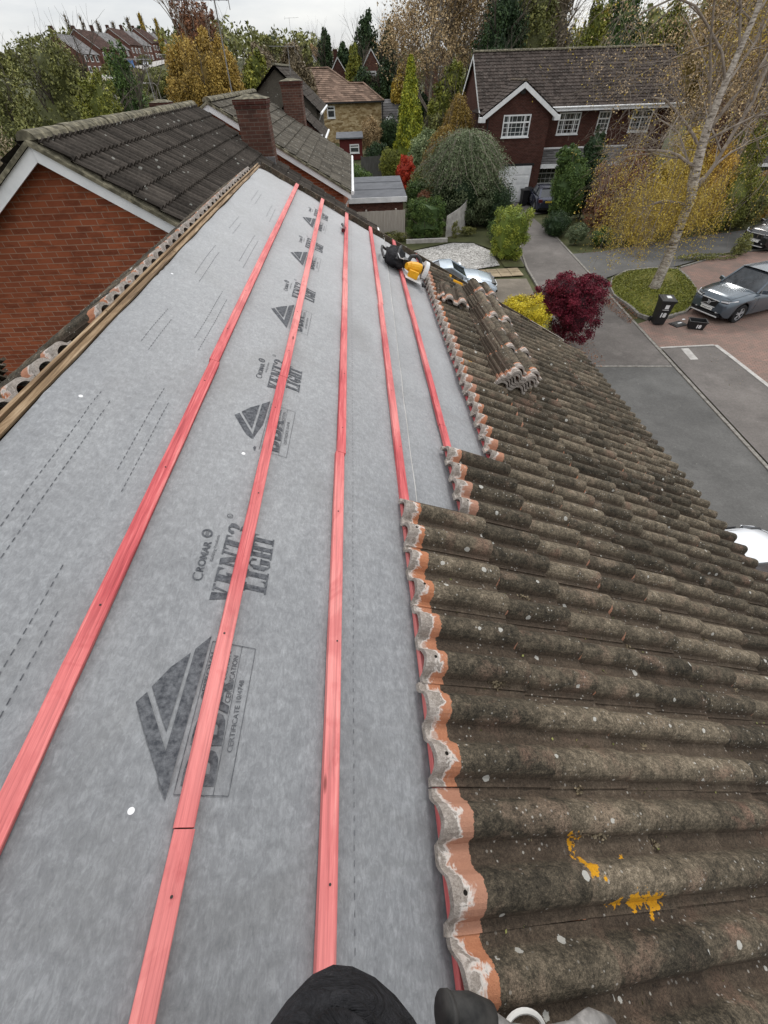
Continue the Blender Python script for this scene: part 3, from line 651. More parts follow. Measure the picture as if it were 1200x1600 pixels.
# nails with white washers
for (s, y) in NAILS[:5]:
    mb = MB(); p = RP(s, y, fh(s, y)); nn = RP(0, 0, 1) - RP(0, 0, 0); mb.tube([p + nn * .001, p + nn * .004], [.0085, .007], 14); mb.build('felt_nail', M['white'], house)

# ---- printing on the membrane
ink = MB()
def pr(u, v, y0, k=[0]):     # u along +Y, v up = -s ; returns roof point
    return None
def ipoly(pts, lift=.0022):      # pts in (s,y); convex or simple polygon
    ink.add([RP(s, y, fh(s, y) + lift) for s, y in pts], [tuple(range(len(pts)))])
def text_polys(txt, size, xscale=1.0, offset=0.0):
    cu = bpy.data.curves.new('t', 'FONT'); cu.body = txt; cu.size = size; cu.offset = offset; cu.resolution_u = 3
    ob = bpy.data.objects.new('t', cu); COL.objects.link(ob); dg = bpy.context.evaluated_depsgraph_get(); dg.update()
    me = bpy.data.meshes.new_from_object(ob.evaluated_get(dg)); v = [(p.co.x * xscale, p.co.y) for p in me.vertices]; f = [tuple(p.vertices) for p in me.polygons]
    bpy.data.objects.remove(ob); bpy.data.curves.remove(cu); bpy.data.meshes.remove(me); return v, f
_tc = {}
def itext(txt, size, s0, y0, xscale=1.0, length=None, offset=0.0, lift=.0022):   # baseline at s0, running to +Y from y0
    key = (txt, size, offset)
    if key not in _tc: _tc[key] = text_polys(txt, size, 1.0, offset)
    v, f = _tc[key]; w = max(p[0] for p in v)
    if length: xscale = length / w
    ink.add([RP(s0 - p[1], y0 + p[0] * xscale, fh(s0 - p[1], y0 + p[0] * xscale) + lift) for p in v], f)
SL = {  # condensed slab-serif capitals on a 5 x 10 grid: list of polygons
 'V': [[(0, 10), (2.2, 10), (3.1, 3), (2.6, 0), (2.1, 0)], [(3.6, 9.9), (4.2, 9.9), (3.1, 2.9), (2.75, 1.5)], [(2.9, 10), (4.9, 10), (4.9, 9.2), (2.9, 9.2)]],
 'E': [[(.5, 0), (2.4, 0), (2.4, 10), (.5, 10)], [(2.4, 10), (4.6, 10), (4.6, 7.2), (3.9, 9), (2.4, 9.3)], [(2.4, 0), (4.8, 0), (4.8, 3), (4.0, 1.1), (2.4, .8)], [(2.4, 5.4), (3.4, 6.6), (3.4, 3.4), (2.4, 4.6)], [(0, 10), (.5, 10), (.5, 9.2), (0, 9.2)], [(0, 0), (.5, 0), (.5, .8), (0, .8)]],
 'N': [[(.4, 0), (1.0, 0), (1.0, 7), (.4, 9)], [(0, 10), (1.9, 10), (4.5, 2), (4.5, 0), (3.7, 0), (.9, 7.6), (0, 9.3)], [(4.0, 2.2), (4.6, 2.2), (4.6, 9.3), (4.0, 9.3)], [(3.4, 10), (5.1, 10), (5.1, 9.3), (3.4, 9.3)], [(0, .7), (1.5, .7), (1.5, 0), (0, 0)]],
 'T': [[(1.6, .8), (3.4, .8), (3.4, 9.2), (1.6, 9.2)], [(0, 10), (5, 10), (5, 9.2), (0, 9.2)], [(0, 9.2), (.5, 9.2), (0, 7)], [(5, 9.2), (4.5, 9.2), (5, 7)], [(.9, 0), (4.1, 0), (4.1, .8), (.9, .8)]],
 'L': [[(.6, .8), (2.5, .8), (2.5, 9.2), (.6, 9.2)], [(0, 10), (3.2, 10), (3.2, 9.2), (0, 9.2)], [(0, 0), (4.8, 0), (4.8, 3.4), (4.2, 1.4), (2.6, .8), (0, .8)]],
 'I': [[(.6, .8), (2.5, .8), (2.5, 9.2), (.6, 9.2)], [(0, 10), (3.1, 10), (3.1, 9.2), (0, 9.2)], [(0, 0), (3.1, 0), (3.1, .8), (0, .8)]],
 'G': [[(.3, 2.5), (2.0, 1.0), (2.0, 9.0), (.3, 7.5)], [(.6, 8.2), (2.4, 10.1), (4.6, 9), (4.7, 6.8), (4.2, 6.8), (3.6, 9.1), (2.1, 9.2)], [(.6, 1.8), (2.4, -.1), (4.6, .7), (4.6, 1.4), (3.2, .8), (2.1, .9)], [(2.9, 1.0), (4.7, 1.0), (4.7, 4.4), (2.9, 4.4)], [(2.5, 4.4), (5.1, 4.4), (5.1, 5.0), (2.5, 5.0)]],
 'H': [[(.4, .8), (2.1, .8), (2.1, 9.2), (.4, 9.2)], [(3.2, .8), (4.9, .8), (4.9, 9.2), (3.2, 9.2)], [(2.1, 4.6), (3.2, 4.6), (3.2, 5.4), (2.1, 5.4)], [(0, 9.2), (2.5, 9.2), (2.5, 10), (0, 10)], [(2.8, 9.2), (5.3, 9.2), (5.3, 10), (2.8, 10)], [(0, 0), (2.5, 0), (2.5, .8), (0, .8)], [(2.8, 0), (5.3, 0), (5.3, .8), (2.8, .8)]],
 '3': [[(.2, 8.0), (1.0, 9.7), (2.6, 10.1), (4.3, 9.2), (4.6, 7.4), (3.9, 5.6), (2.6, 5.2), (2.9, 6.6), (2.9, 8.6), (2.2, 9.5), (1.5, 8.6), (1.6, 7.5), (.7, 7.1)], [(2.2, 5.1), (3.9, 4.9), (4.9, 3.4), (4.7, 1.4), (3.3, 0), (1.4, 0), (.1, 1.4), (.2, 2.6), (1.0, 2.9), (1.6, 2.2), (1.5, 1.2), (2.2, .5), (3.0, 1.3), (3.1, 3.6)]],
}
def slab(txt, s0, y0, H, W, slant=.0):
    adv = {'I': 3.5, 'L': 5.2}; tot = sum(adv.get(c, 5.5) for c in txt); k = W / tot; x = 0
    for c in txt:
        for i, pl in enumerate(SL[c]):
            ipoly([(s0 - q * H / 10, y0 + (x + p) * k + slant * q * H / 10) for p, q in pl], .0022 + i * .00012)
        x += adv.get(c, 5.5)
def iline(a, b, w=.0018): 
    (s0, y0), (s1, y1) = a, b; n = max(1, int(math.hypot(s1 - s0, y1 - y0) / .05)); L = math.hypot(s1 - s0, y1 - y0); ns, ny = -(y1 - y0) / L * w / 2, (s1 - s0) / L * w / 2
    for i in range(n):
        p = (s0 + (s1 - s0) * i / n, y0 + (y1 - y0) * i / n); q = (s0 + (s1 - s0) * (i + 1) / n, y0 + (y1 - y0) * (i + 1) / n)
        ipoly([(p[0] - ns, p[1] - ny), (p[0] + ns, p[1] + ny), (q[0] + ns, q[1] + ny), (q[0] - ns, q[1] - ny)])
def ring(s, y, r0, r1, n=22, ky=1.0):
    for i in range(n):
        a, b = 2 * math.pi * i / n, 2 * math.pi * (i + 1) / n
        ipoly([(s + r0 * math.cos(a), y + ky * r0 * math.sin(a)), (s + r1 * math.cos(a), y + ky * r1 * math.sin(a)), (s + r1 * math.cos(b), y + ky * r1 * math.sin(b)), (s + r0 * math.cos(b), y + ky * r0 * math.sin(b))])
for rep in range(-1, 5):
    o = rep * 1.283; ds = .004 * rep
    # approval mark: sheared triangle with a tick cut out
    T = lambda *p: [(s + ds, y + o) for s, y in p]
    ipoly(T((-.106, .381), (-.088, .408), (-.006, .273), (.021, .172)), .0022)
    ipoly(T((-.006, .273), (-.003 + .002, .536), (.034, .581), (.021, .172)), .00235)
    ipoly(T((-.081, .423), (-.050, .478), (-.010, .524), (-.016, .315)), .0022)
    fr = T((.041, .565), (.168, .558), (.160, .182), (.036, .184))
    for a, b in zip(fr, fr[1:] + fr[:1]): iline(a, b)
    a, b = T((.127, .560), (.124, .183)); iline(a, b, .0014)
    for q, yy in enumerate((.197, .285, .373)):      # big letters B B A, partly under the batten
        itext('BBA'[q], .10, .118 + ds, yy + o, 1.25, .082, .004)
    itext('APPROVAL', .019, .056 + ds, .40 + o, 1, .14); itext('INSPECTION', .017, .100 + ds, .41 + o, 1, .13)
    itext('CERTIFICATION', .020, .122 + ds, .395 + o, 1, .135); itext('CERTIFICATE 10/4748', .019, .150 + ds, .275 + o, 1, .185)
    # maker's mark
    itext('C', .046, -.036 + ds, .755 + o, 1.0, .030); itext('ROMAR', .033, -.040 + ds, .789 + o, 1.0, .125, .0006)
    itext('Building Products', .014, -.020 + ds, .835 + o, 1.0, .115)
    ring(-.062 + ds, .948 + o, .012, .0185)
    for k in range(4): iline((-.068 + ds, .940 + o + k * .005), (-.056 + ds, .940 + o + k * .005), .0022)
    slab('VENT3', .084 + ds, .690 + o, .083, .335, .10)
    ring(-.004 + ds, 1.052 + o, .0085, .0105); itext('R', .013, .001 + ds, 1.047 + o)
    slab('LIGHT', .170 + ds, .745 + o, .074, .25, .06)
# stitched guide lines
for (s, runs) in ((-.60, (( .6, 1.55), (2.0, 2.42), (3.0, 3.6), (4.1, 4.5), (5.2, 5.7))), (-.553, ((.5, 1.50), (1.95, 2.30), (2.9, 3.5), (4.0, 4.35), (5.1, 5.6))), (-.41, ((-.6, .72), (1.15, 1.7), (2.2, 2.9), (3.5, 4.2), (4.9, 5.4))), (-.365, ((-.6, .60), (1.05, 1.6), (2.1, 2.8), (3.4, 4.1), (4.8, 5.3)))):
    for a, b in runs:
        y = a
        while y < b: iline((s + .004 * math.sin(y * 3), y), (s + .004 * math.sin(y * 3), y + .016), .0026); y += .028
for a in np.arange(-2, 6.2, .03): iline((.49, a), (.49, a + .012), .0014)
ink.build('printed_marking', M['ink'], house)

# ---- tiles still on the front slope
def tile_shape(mb, F, n0, rnd, L=.418, W=.30, t=.018, col=None, amp=.051, lift=.0, seed=0, mi=0):
    """one double-roll tile: F(u, v, h) -> point; u across 0..W, v along from head 0..L"""
    nu = 28; nv = 5; pr_ = []
    for i in range(nu + 1):
        u = W * i / nu; d = abs(((u + .0) % .15) - .072) / .047
        pr_.append((u, amp * math.sqrt(max(0, 1 - d * d)) ** .95 if d < 1 else 0))
    vs, uv = [], []
    for lay in (0, 1):
        for j in range(nv + 1):
            for u, h in pr_:
                v = L * j / nv; chip = 0
                if j == nv: chip = -.006 * max(0, noise.noise(Vector((u * 25 + seed * 3.1, seed, 2)))); 
                if j == 0: chip = .006 * noise.noise(Vector((u * 22 + seed * 5.7, seed, 9)))
                hh = h * (1.0 if lay == 0 else .97) - lay * t + .0015 * noise.noise(Vector((u * 30, v * 30, seed)))
                vs.append(F(u, v + chip, hh)); uv.append((u, v))
    m = nu + 1; N_ = m * (nv + 1)
    fs = [(j * m + i, (j + 1) * m + i, (j + 1) * m + i + 1, j * m + i + 1) for j in range(nv) for i in range(nu)]
    fs += [(N_ + j * m + i + 1, N_ + (j + 1) * m + i + 1, N_ + (j + 1) * m + i, N_ + j * m + i) for j in (0, nv - 1) for i in range(nu)]
    fs += [(i, i + 1, N_ + i + 1, N_ + i) for i in range(nu)] + [(nv * m + i + 1, nv * m + i, N_ + nv * m + i, N_ + nv * m + i + 1) for i in range(nu)]
    fs += [(j * m, N_ + j * m, N_ + (j + 1) * m, (j + 1) * m) for j in range(nv)] + [(j * m + nu, (j + 1) * m + nu, N_ + (j + 1) * m + nu, N_ + j * m + nu) for j in range(nv)]
    mb.add(vs, fs, mi, col, uv)
rnd = random.Random(11); mb = MB(); SEAM0 = 1.104
for k in range(4, 13):
    head = BK(k) - .045
    for c in range(-13, 20):
        y0 = SEAM0 - .3 * (c + 1) + .3 * 0; ytop = y0 + .3
        lim = 1.49 if k == 4 else (2.06 if k == 5 else 99)
        yb = SEAM0 - 4.8 + .3 * (c + 13)
        if yb + .30 > lim + .08 and k < 6: continue
        if shear(0, yb) > 6.75: continue
        col = (rnd.random(), rnd.random(), rnd.random()); sd = rnd.random() * 50; js = rnd.uniform(-.006, .006); rot = rnd.uniform(-.010, .010); jh = rnd.uniform(-.002, .003)
        if yb > (6.70 if k > 9 else 6.5): continue
        def F(u, v, h, yb=yb, head=head, js=js, rot=rot, jh=jh):
            s = head + js + v + rot * (u - .15); y = yb + u + rot * (v - .2)
            base = .030 + .031 * v / .345 + jh + .0055 * (1 - u / .3)
            return RP(s, shear(s, y), base + h)
        tile_shape(mb, F, 0, rnd, col=col, seed=sd)
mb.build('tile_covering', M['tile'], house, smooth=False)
# loose moss lumps and grit caught between the tiles
rng = np.random.default_rng(9); P, D = [], []
for _ in range(2600):
    k = rng.integers(4, 13); s = BK(k) + .34 + rng.normal() * .02; yb = SEAM0 - .3 * rng.integers(-18, 8) + (.15 if rng.random() < .5 else 0) + rng.normal() * .012
    if rng.random() < .5: s = rng.uniform(.85, 3.8)
    if yb > 1.3 and s < 1.5: continue
    P.append(RP(s, shear(s, yb), .047 + rng.uniform(0, .008))); D.append((.43, 0, .9))
mo = leafmesh('moss', M['L_olive'], house, np.array(P), np.array(D), .013, .35 + rng.normal(size=len(P)) * .25, .7, 0, rng); mo['kind'] = 'stuff'

P, D, C = [], [], []
for _ in range(150):
    k = rng.integers(4, 12); s = BK(k) + rng.uniform(0, .34); yb = SEAM0 - .15 * rng.integers(-30, 14) - .002 + rng.normal() * .008
    if (yb > 1.3 and s < 1.5) or yb > 5.8: continue
    for q in range(26): P.append(RP(s + rng.normal() * .013, shear(s, yb) + rng.normal() * .007, .052 + abs(rng.normal()) * .004)); D.append((.43, 0, .9)); C.append(.2 + rng.random() * .5)
for (s0_, y0_) in ((1.19, .105), (1.12, .13), (1.28, -.02), (1.02, .52), (1.36, .30), (1.26, .09)):
    for q in range(160): P.append(RP(s0_ + rng.normal() * .02, y0_ + rng.normal() * .012, .062 + abs(rng.normal()) * .006)); D.append((.43, 0, .9)); C.append(rng.random() * .5)
mo = leafmesh('moss', M['L_brown'], house, np.array(P), np.array(D), .011, np.array(C) * .6, .7, 0, rng); mo['kind'] = 'stuff'

# ---- deck below, ridge timber, rear slope
mb = MB()
sa, sb = RP(-.80, 0, -.05), RP(3.9, 0, -.05)
mb.add([RP(.9, -3, -.03), RP(3.86, -3, -.03), RP(3.86, yfar(3.9) - .05, -.03), RP(.9, yfar(.9) - .05, -.03)], [(0, 1, 2, 3)])
AP = RP(-.805, 0, -.020); SL2 = SLOPE + .06; S2 = Vector((-math.cos(SL2), 0, -math.sin(SL2))); N2 = Vector((-math.sin(SL2), 0, math.cos(SL2)))
def RR(s, y, h=0): q = AP + S2 * s + N2 * h; return Vector((q.x, y, q.z))
mb.add([RR(-.02, -3, -.03), RR(4.75, -3, -.03), RR(4.75, 6.95, -.03), RR(-.02, 6.95, -.03)], [(0, 3, 2, 1)]); mb.add([RP(-.76, -3, -.02), RR(-.02, -3, -.03), RR(-.02, 6.9, -.03), RP(-.76, 6.9, -.02)], [(0, 1, 2, 3)])
mb.build('roof_underside', M['dark'], house)
def ribbed_bar(pts0, w, h, m, name, split=2.2):
    y = Y0
    while y < 6.98:
        e = min(6.98, y + split * random.uniform(.8, 1.2)); mb = MB(); n = 24; vs = []
        for i in range(n + 1):
            yy = y + .004 + (e - y - .008) * i / n; jj = .0025 * noise.noise(Vector((yy * 6, w * 90, 0))); tw = -.012 * ss(4.6, 6.9, yy)
            for (a, b) in ((0, 0), (0, h), (w, h), (w, 0)):
                s = pts0[0] + a + jj; vs.append(RP(s, yy, pts0[1] + b + jj + tw))
        mb.add(vs, [(i * 4 + q, i * 4 + (q + 1) % 4, (i + 1) * 4 + (q + 1) % 4, (i + 1) * 4 + q) for i in range(n) for q in range(4)] + [(0, 1, 2, 3), (n * 4 + 3, n * 4 + 2, n * 4 + 1, n * 4)])
        mb.build(name, M[m], house); y = e
ribbed_bar((-.788, -.016), .024, .015, 'oldwood', 'ridge_timber'); ribbed_bar((-.802, -.012), .007, .022, 'oldwood', 'ridge_timber'); ribbed_bar((-.812, -.018), .007, .022, 'oldwood', 'ridge_timber', 1.7)
mb = MB(); rnd = random.Random(4)
for k in range(0, 14):
    head = .030 + .345 * k
    for c in range(-10, 23):
        yb = .06 + .3 * c
        if yb > 6.62 or yb < -2.9: continue
        if k == 0 and c in (6,): continue
        col = (rnd.random(), rnd.random(), rnd.random()); sd = rnd.random() * 50; rot = rnd.uniform(-.02, .02); jh = rnd.uniform(-.003, .003)
        def F(u, v, h, yb=yb, head=head, rot=rot, jh=jh): return RR(head + v + rot * (u - .15), yb + u + rot * (v - .2), .026 + .02 * v / .345 + jh + h)
        tile_shape(mb, F, 0, rnd, col=col, seed=sd, amp=.029)
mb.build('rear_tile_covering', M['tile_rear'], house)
# walls, verge, fascia, gutter
EX, EZ = RP(3.72, 0, 0).x, RP(3.72, 0, 0).z; BX = RR(4.5, 0).x
mb = MB(); 
mb.add([(BX + .3, -3, 0), (EX - .35, -3, 0), (EX - .35, -3, EZ - .15), (AP.x, -3, AP.z - .12), (BX + .3, -3, RR(4.3, 0).z - .1), (BX + .3, 6.9, 0), (EX - .35, 5.85, 0), (EX - .35, 5.85, EZ - .15), (AP.x, 6.9, AP.z - .12), (BX + .3, 6.9, RR(4.3, 0).z - .1)],
       [(0, 1, 2, 3, 4), (9, 8, 7, 6, 5), (1, 6, 7, 2), (0, 4, 9, 5)]); mb.build('wall', M['brick'], house)
mb = MB(); vs = []
gp = [(0, .055), (0, 0), (.05, -.04), (.11, 0), (.115, .06), (.105, .06), (.10, .008), (.05, -.028), (.012, .008), (.012, .055)]
gx, gz = RP(3.885, 0, .0).x, RP(3.885, 0, .0).z - .085
for y in (-3, 0, 3, 5.55): vs += [(gx + .01 + p[0], y, gz + p[1]) for p in gp]
n_ = len(gp); mb.add(vs, [(j * n_ + i, j * n_ + (i + 1) % n_, (j + 1) * n_ + (i + 1) % n_, (j + 1) * n_ + i) for j in range(3) for i in range(n_)]); mb.build('gutter', M['white'], house)
mb = MB(); mb.box(gx - .03, gx, -3, 5.55, gz - .12, gz + .02); mb.build('fascia', M['white'], house)
mb = MB(); vs = [RP(s, yfar(s) - .03, h) for s in (-.76, 3.86) for h in (.03, -.16)] ; vs += [v + Vector((0, .03, 0)) for v in vs]
mb.add(vs, [(0, 2, 3, 1), (4, 5, 7, 6), (0, 4, 6, 2), (1, 3, 7, 5)]); mb.build('verge_board', M['tile_old'], house)

# ================================================================ THINGS ON THE ROOF
def rot_basis(): return Vector((math.cos(SLOPE), 0, -math.sin(SLOPE))), Vector((0, 1, 0)), Vector((math.sin(SLOPE), 0, math.cos(SLOPE)))
SV, YV, NV = rot_basis()
rnd = random.Random(21)
def loose_tile(s, y, h, ang, tiltv, label, group=None, tiltw=0.0, flip=1, nm='loose_roof_tile'):
    """long axis near +Y (ang), its head towards the camera; u across downhill"""
    Vd = (YV * math.cos(ang) + SV * math.sin(ang)) * flip; Ud = (SV * math.cos(ang) - YV * math.sin(ang)); Nd = NV
    Vd = (Vd + Nd * tiltv).normalized(); Ud = (Ud + Nd * tiltw).normalized(); Nd = Ud.cross(Vd).normalized()
    if Nd.dot(NV) < 0: Nd = -Nd
    o = RP(s, y, h); mb = MB(); sd = rnd.random() * 60
    tile_shape(mb, lambda u, v, hh: o + Ud * u + Vd * v + Nd * hh, 0, rnd, col=(rnd.uniform(.4, 1), rnd.random(), rnd.random()), seed=sd, amp=.046)
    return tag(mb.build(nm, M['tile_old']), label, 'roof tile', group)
PN = ['nearest', 'second nearest', 'third', 'fourth', 'fifth', 'farthest']
LN = ['bottom', 'second lowest', 'third lowest', 'middle', 'third highest', 'second highest', 'top']
TG = 'loose tiles stacked in overlapping piles on the front slope'
for p in range(6):
    if p == 5: PN[5] = 'farthest'
    y0 = 3.05 + p * .37; s0 = 1.735 + .022 * p
    for l in range(7):
        y = y0 + l * -.004 + rnd.uniform(-.012, .012) + (.05 if l == 6 else 0); s = s0 + rnd.uniform(-.008, .008) + l * .012
        loose_tile(s, y, .088 + l * .0245 + (p % 2) * .012, -.02 + rnd.uniform(-.03, .03), -.035, f'{LN[l]} concrete roof tile of the {PN[p]} pile from the camera in the stack on the front roof', TG, tiltw=.10)
loose_tile(1.44, 4.62, .10, .12, .06, 'mossy loose roof tile lying alone uphill beside the stacked piles of tiles', TG, tiltw=.05)
loose_tile(1.47, 4.50, .125, .05, .06, 'grey loose roof tile lying over another uphill of the stacked piles', TG, tiltw=.16)
for i in range(5):
    A_ = .15
    mb = MB(); sd = rnd.random() * 60
    tile_shape(mb, lambda u, v, hh: RR(1.25 + v + i * .012, 2.30 + u * 1.05 + i * .05, .07 + .026 * i + hh), 0, rnd, col=(rnd.random(),) * 3, seed=sd, L=.75, amp=.05, t=.02)
    tag(mb.build('loose_roof_tile', M['tile_dark']), ['lowest', 'second', 'middle', 'fourth', 'uppermost'][i] + ' dark tile in the leaning pile on the rear slope at the left edge', 'roof tile', 'tiles leaning on the rear slope')

# cordless circular saw, yellow body, on the fifth batten
t = thing('circular_saw', 'yellow circular saw with pale blade guard resting beside the fifth red batten', 'power saw')
def Q(s, y, h): return RP(1.13 + s, 5.05 + y, .03 + h)
mb = MB(); mb.tube([Q(.02, .10, .09), Q(.10, .12, .10), Q(.15, .13, .10)], [.052, .062, .060], 14); mb.tube([Q(-.02, .08, .085), Q(.02, .10, .09)], [.035, .05], 12); mb.obox(Q(.02, .02, .05), Q(.13, .03, .055), .05, .07, NV); mb.build('motor_housing', M['yellow'], t)
mb = MB(); mb.tube([Q(.0, .20, .09), Q(.02, .24, .16), Q(.08, .24, .19), Q(.13, .22, .17), Q(.15, .18, .12)], [.022, .022, .02, .022, .024], 8); mb.build('handle', M['black'], t)
mb = MB(); mb.obox(Q(-.06, .21, .07), Q(.0, .22, .08), .08, .09, NV); mb.build('battery', M['black'], t)
mb = MB(); ce = Q(.17, .10, .11)
arc = [ce + (YV * math.cos(a) + NV * math.sin(a)) * .105 for a in np.linspace(-.6, 3.6, 18)]
for i in range(17):
    a, b = arc[i], arc[i + 1]; mb.add([a, b, b + SV * .045, a + SV * .045, ce + (a - ce) * .55, ce + (b - ce) * .55], [(0, 1, 2, 3), (0, 4, 5, 1)])
mb.build('blade_guard', M['steel'], t)
mb = MB(); mb.tube([Q(.185, .10, .11), Q(.188, .10, .11)], [.088, .088], 24); mb.build('saw_blade', M['metal'], t)
mb = MB(); mb.obox(Q(.09, -.06, .012), Q(.09, .26, .012), .20, .008, NV); mb.build('base_plate', M['steel'], t)
mb = MB(); mb.tube([Q(.2, -.03, .02), Q(.24, -.06, .015), Q(.2, -.09, .012)], .012, 6); mb.build('cable_end', M['black'], t)

# black bag
t = thing('tool_bag', 'crumpled black tool bag lying on the membrane uphill of the yellow saw', 'bag')
mb = MB(); nu, nv = 22, 14; vs = []
for j in range(nv + 1):
    for i in range(nu):
        th, ph = math.pi * j / nv, 2 * math.pi * i / nu; d = Vector((math.sin(th) * math.cos(ph), math.sin(th) * math.sin(ph), math.cos(th)))
        r = 1 + .25 * noise.noise(d * 2.5 + Vector((4, 0, 0))) + .1 * noise.noise(d * 7); p = Vector((d.x * .13, d.y * .26, d.z * .10)) * r
        vs.append(RP(1.0 + p.x + p.y * .1, 5.40 + p.y, max(.008, .085 + p.z)))
mb.add(vs, [(j * nu + i, (j + 1) * nu + i, (j + 1) * nu + (i + 1) % nu, j * nu + (i + 1) % nu) for j in range(nv) for i in range(nu)]); mb.build('bag_body', M['black_cloth'], t, smooth=True)
mb = MB(); mb.tube([RP(.87, 5.3, .05), RP(.83, 5.42, .09), RP(.85, 5.62, .08), RP(.92, 5.7, .05)], .014, 6); mb.tube([RP(.98, 5.16, .12), RP(1.0, 5.3, .20), RP(1.04, 5.5, .19), RP(1.05, 5.62, .1)], .016, 6); mb.build('strap', M['black'], t)
mb = MB(); mb.tube([RP(.985, 5.22, .172), RP(1.005, 5.12, .16), RP(1.06, 5.16, .158)], .005, 4); mb.build('zip', M['steel'], t)
# small dark red block by the third batten
t = thing('chisel', 'small dark red handled tool leaning on the third batten near the far verge', 'hand tool')
mb = MB(); mb.tube([RP(.375, 5.66, .03), RP(.385, 5.80, .032)], [.022, .018], 10); mb.build('handle', M['darkred'], t)
mb = MB(); mb.tube([RP(.385, 5.80, .032), RP(.36, 5.93, .028)], [.012, .016], 6); mb.build('blade', M['black'], t)
# bar with rubber grip at the bottom of the picture
t = thing('roof_hook', 'scuffed grey metal bar with black rubber grip lying on the nearest tiles', 'hook')
pts = [RP(.600, -.185, .185), RP(.655, -.190, .18), RP(.705, -.205, .17)]
mb = MB(); mb.tube(pts, [.030, .029, .026], 16); mb.tube([pts[0] - (pts[1] - pts[0]).normalized() * .004, pts[0] + (pts[1] - pts[0]).normalized() * .006], [.033, .033], 18); mb.build('rubber_grip', M['rubber'], t, smooth=True)
mb = MB(); mb.tube([RP(.695, -.205, .168), RP(.76, -.232, .155), RP(.84, -.246, .145), RP(.93, -.250, .14), RP(.99, -.243, .14), RP(1.06, -.262, .12)], [.021, .016, .014, .015, .020, .017], 10); mb.build('bar', M['metal'], t, smooth=True)
mb = MB(); mb.tube([RP(.83 + .052 * math.cos(a), -.245 + .030 * math.sin(a), .11) for a in np.linspace(0, 6.283, 26)], .0055, 6); tag(mb.build('white_ring', M['white_old']), 'white plastic ring lying behind the grey bar on the tiles', 'ring')

# ---- the roofer: one continuous clothed figure crouched behind the camera, only a knee in view
t = thing('person', 'person in black work trousers kneeling on the roof, one knee showing at the bottom', 'person')
J = [(-.16, -.62, -.80, .15), (-.16, -.60, -.62, .155), (-.15, -.56, -.36, .165), (-.14, -.52, -.18, .07), (-.13, -.50, -.10, .06), (-.13, -.47, .02, .105),   # pelvis..head
     (-.26, -.58, -.84, .105), (-.09, -.15, -.80, .072), (-.12, -.40, -1.12, .058), (-.12, -.48, -1.17, .05), (-.11, -.34, -1.21, .042),      # right leg (knee in view)
     (-.02, -.60, -.86, .10), (.16, -.46, -1.17, .078), (.12, -.85, -1.20, .056), (.12, -.95, -1.22, .045), (.12, -.97, -1.30, .036),        # left leg kneeling
     (-.34, -.54, -.26, .062), (-.38, -.46, -.46, .046), (-.24, -.26, -.26, .036), (-.18, -.20, -.18, .034),
     (.05, -.52, -.26, .062), (.14, -.42, -.44, .046), (.07, -.24, -.24, .036), (.04, -.18, -.15, .034)]
ED = [(0, 1), (1, 2), (2, 3), (3, 4), (4, 5), (0, 6), (6, 7), (7, 8), (8, 9), (9, 10), (0, 11), (11, 12), (12, 13), (13, 14), (14, 15), (2, 16), (16, 17), (17, 18), (18, 19), (2, 20), (20, 21), (21, 22), (22, 23)]
def skin_mesh(name, J, ED, m, parent, root=0, sub=2, wr=.0):
    me = bpy.data.meshes.new(name); me.from_pydata([(a, b, c + CAMZ) for a, b, c, r in J], ED, []); ob = bpy.data.objects.new(name, me); COL.objects.link(ob)
    sk = ob.modifiers.new('s', 'SKIN'); ob.modifiers.new('u', 'SUBSURF').levels = sub
    for i, (a, b, c, r) in enumerate(J): me.skin_vertices[0].data[i].radius = (r, r); me.skin_vertices[0].data[i].use_root = i == root
    dg = bpy.context.evaluated_depsgraph_get(); dg.update(); nm = bpy.data.meshes.new_from_object(ob.evaluated_get(dg)); ob.modifiers.clear()
    for v in nm.vertices:
        if wr: q = v.co * 9; w_ = math.sin(q.x * 2.6 + q.y * 3.6 + q.z * 2.0 + 2.2 * noise.noise(q * .7)); v.co += v.normal * (wr * noise.noise(q) + wr * .7 * w_ * abs(w_))
    nm.materials.clear(); nm.materials.append(m); nm.polygons.foreach_set('use_smooth', [True] * len(nm.polygons)); ob.data = nm; nm.name = name; ob.parent = parent; return ob
body = skin_mesh('body', J, ED, M['skin'], t, sub=1)
skin_mesh('trousers', [(J[0][0], J[0][1], J[0][2] + .06, .165), J[0][:3] + (.168,), J[6][:3] + (.122,), (-.12, -.36, -.62, .155), (-.066, -.150, -.660, .138), (-.10, -.24, -.98, .078), (-.12, -.39, -1.10, .066),
     J[11][:3] + (.118,), (.07, -.53, -1.01, .100), (.16, -.455, -1.17, .092), (.14, -.6, -1.18, .08), (.12, -.86, -1.2, .066)], [(0, 1), (1, 2), (2, 3), (3, 4), (4, 5), (5, 6), (1, 7), (7, 8), (8, 9), (9, 10), (10, 11)], M['black_cloth'], t, sub=3, wr=.019)
skin_mesh('jacket', [(-.16, -.61, -.74, .175), (-.155, -.58, -.56, .175), (-.15, -.555, -.36, .182), (-.14, -.52, -.22, .09), J[16][:3] + (.08,), J[17][:3] + (.06,), (-.27, -.30, -.29, .048), J[20][:3] + (.08,), J[21][:3] + (.06,), (.085, -.27, -.27, .048)],
     [(0, 1), (1, 2), (2, 3), (2, 4), (4, 5), (5, 6), (2, 7), (7, 8), (8, 9)], M['black_cloth'], t, sub=2, wr=.01)
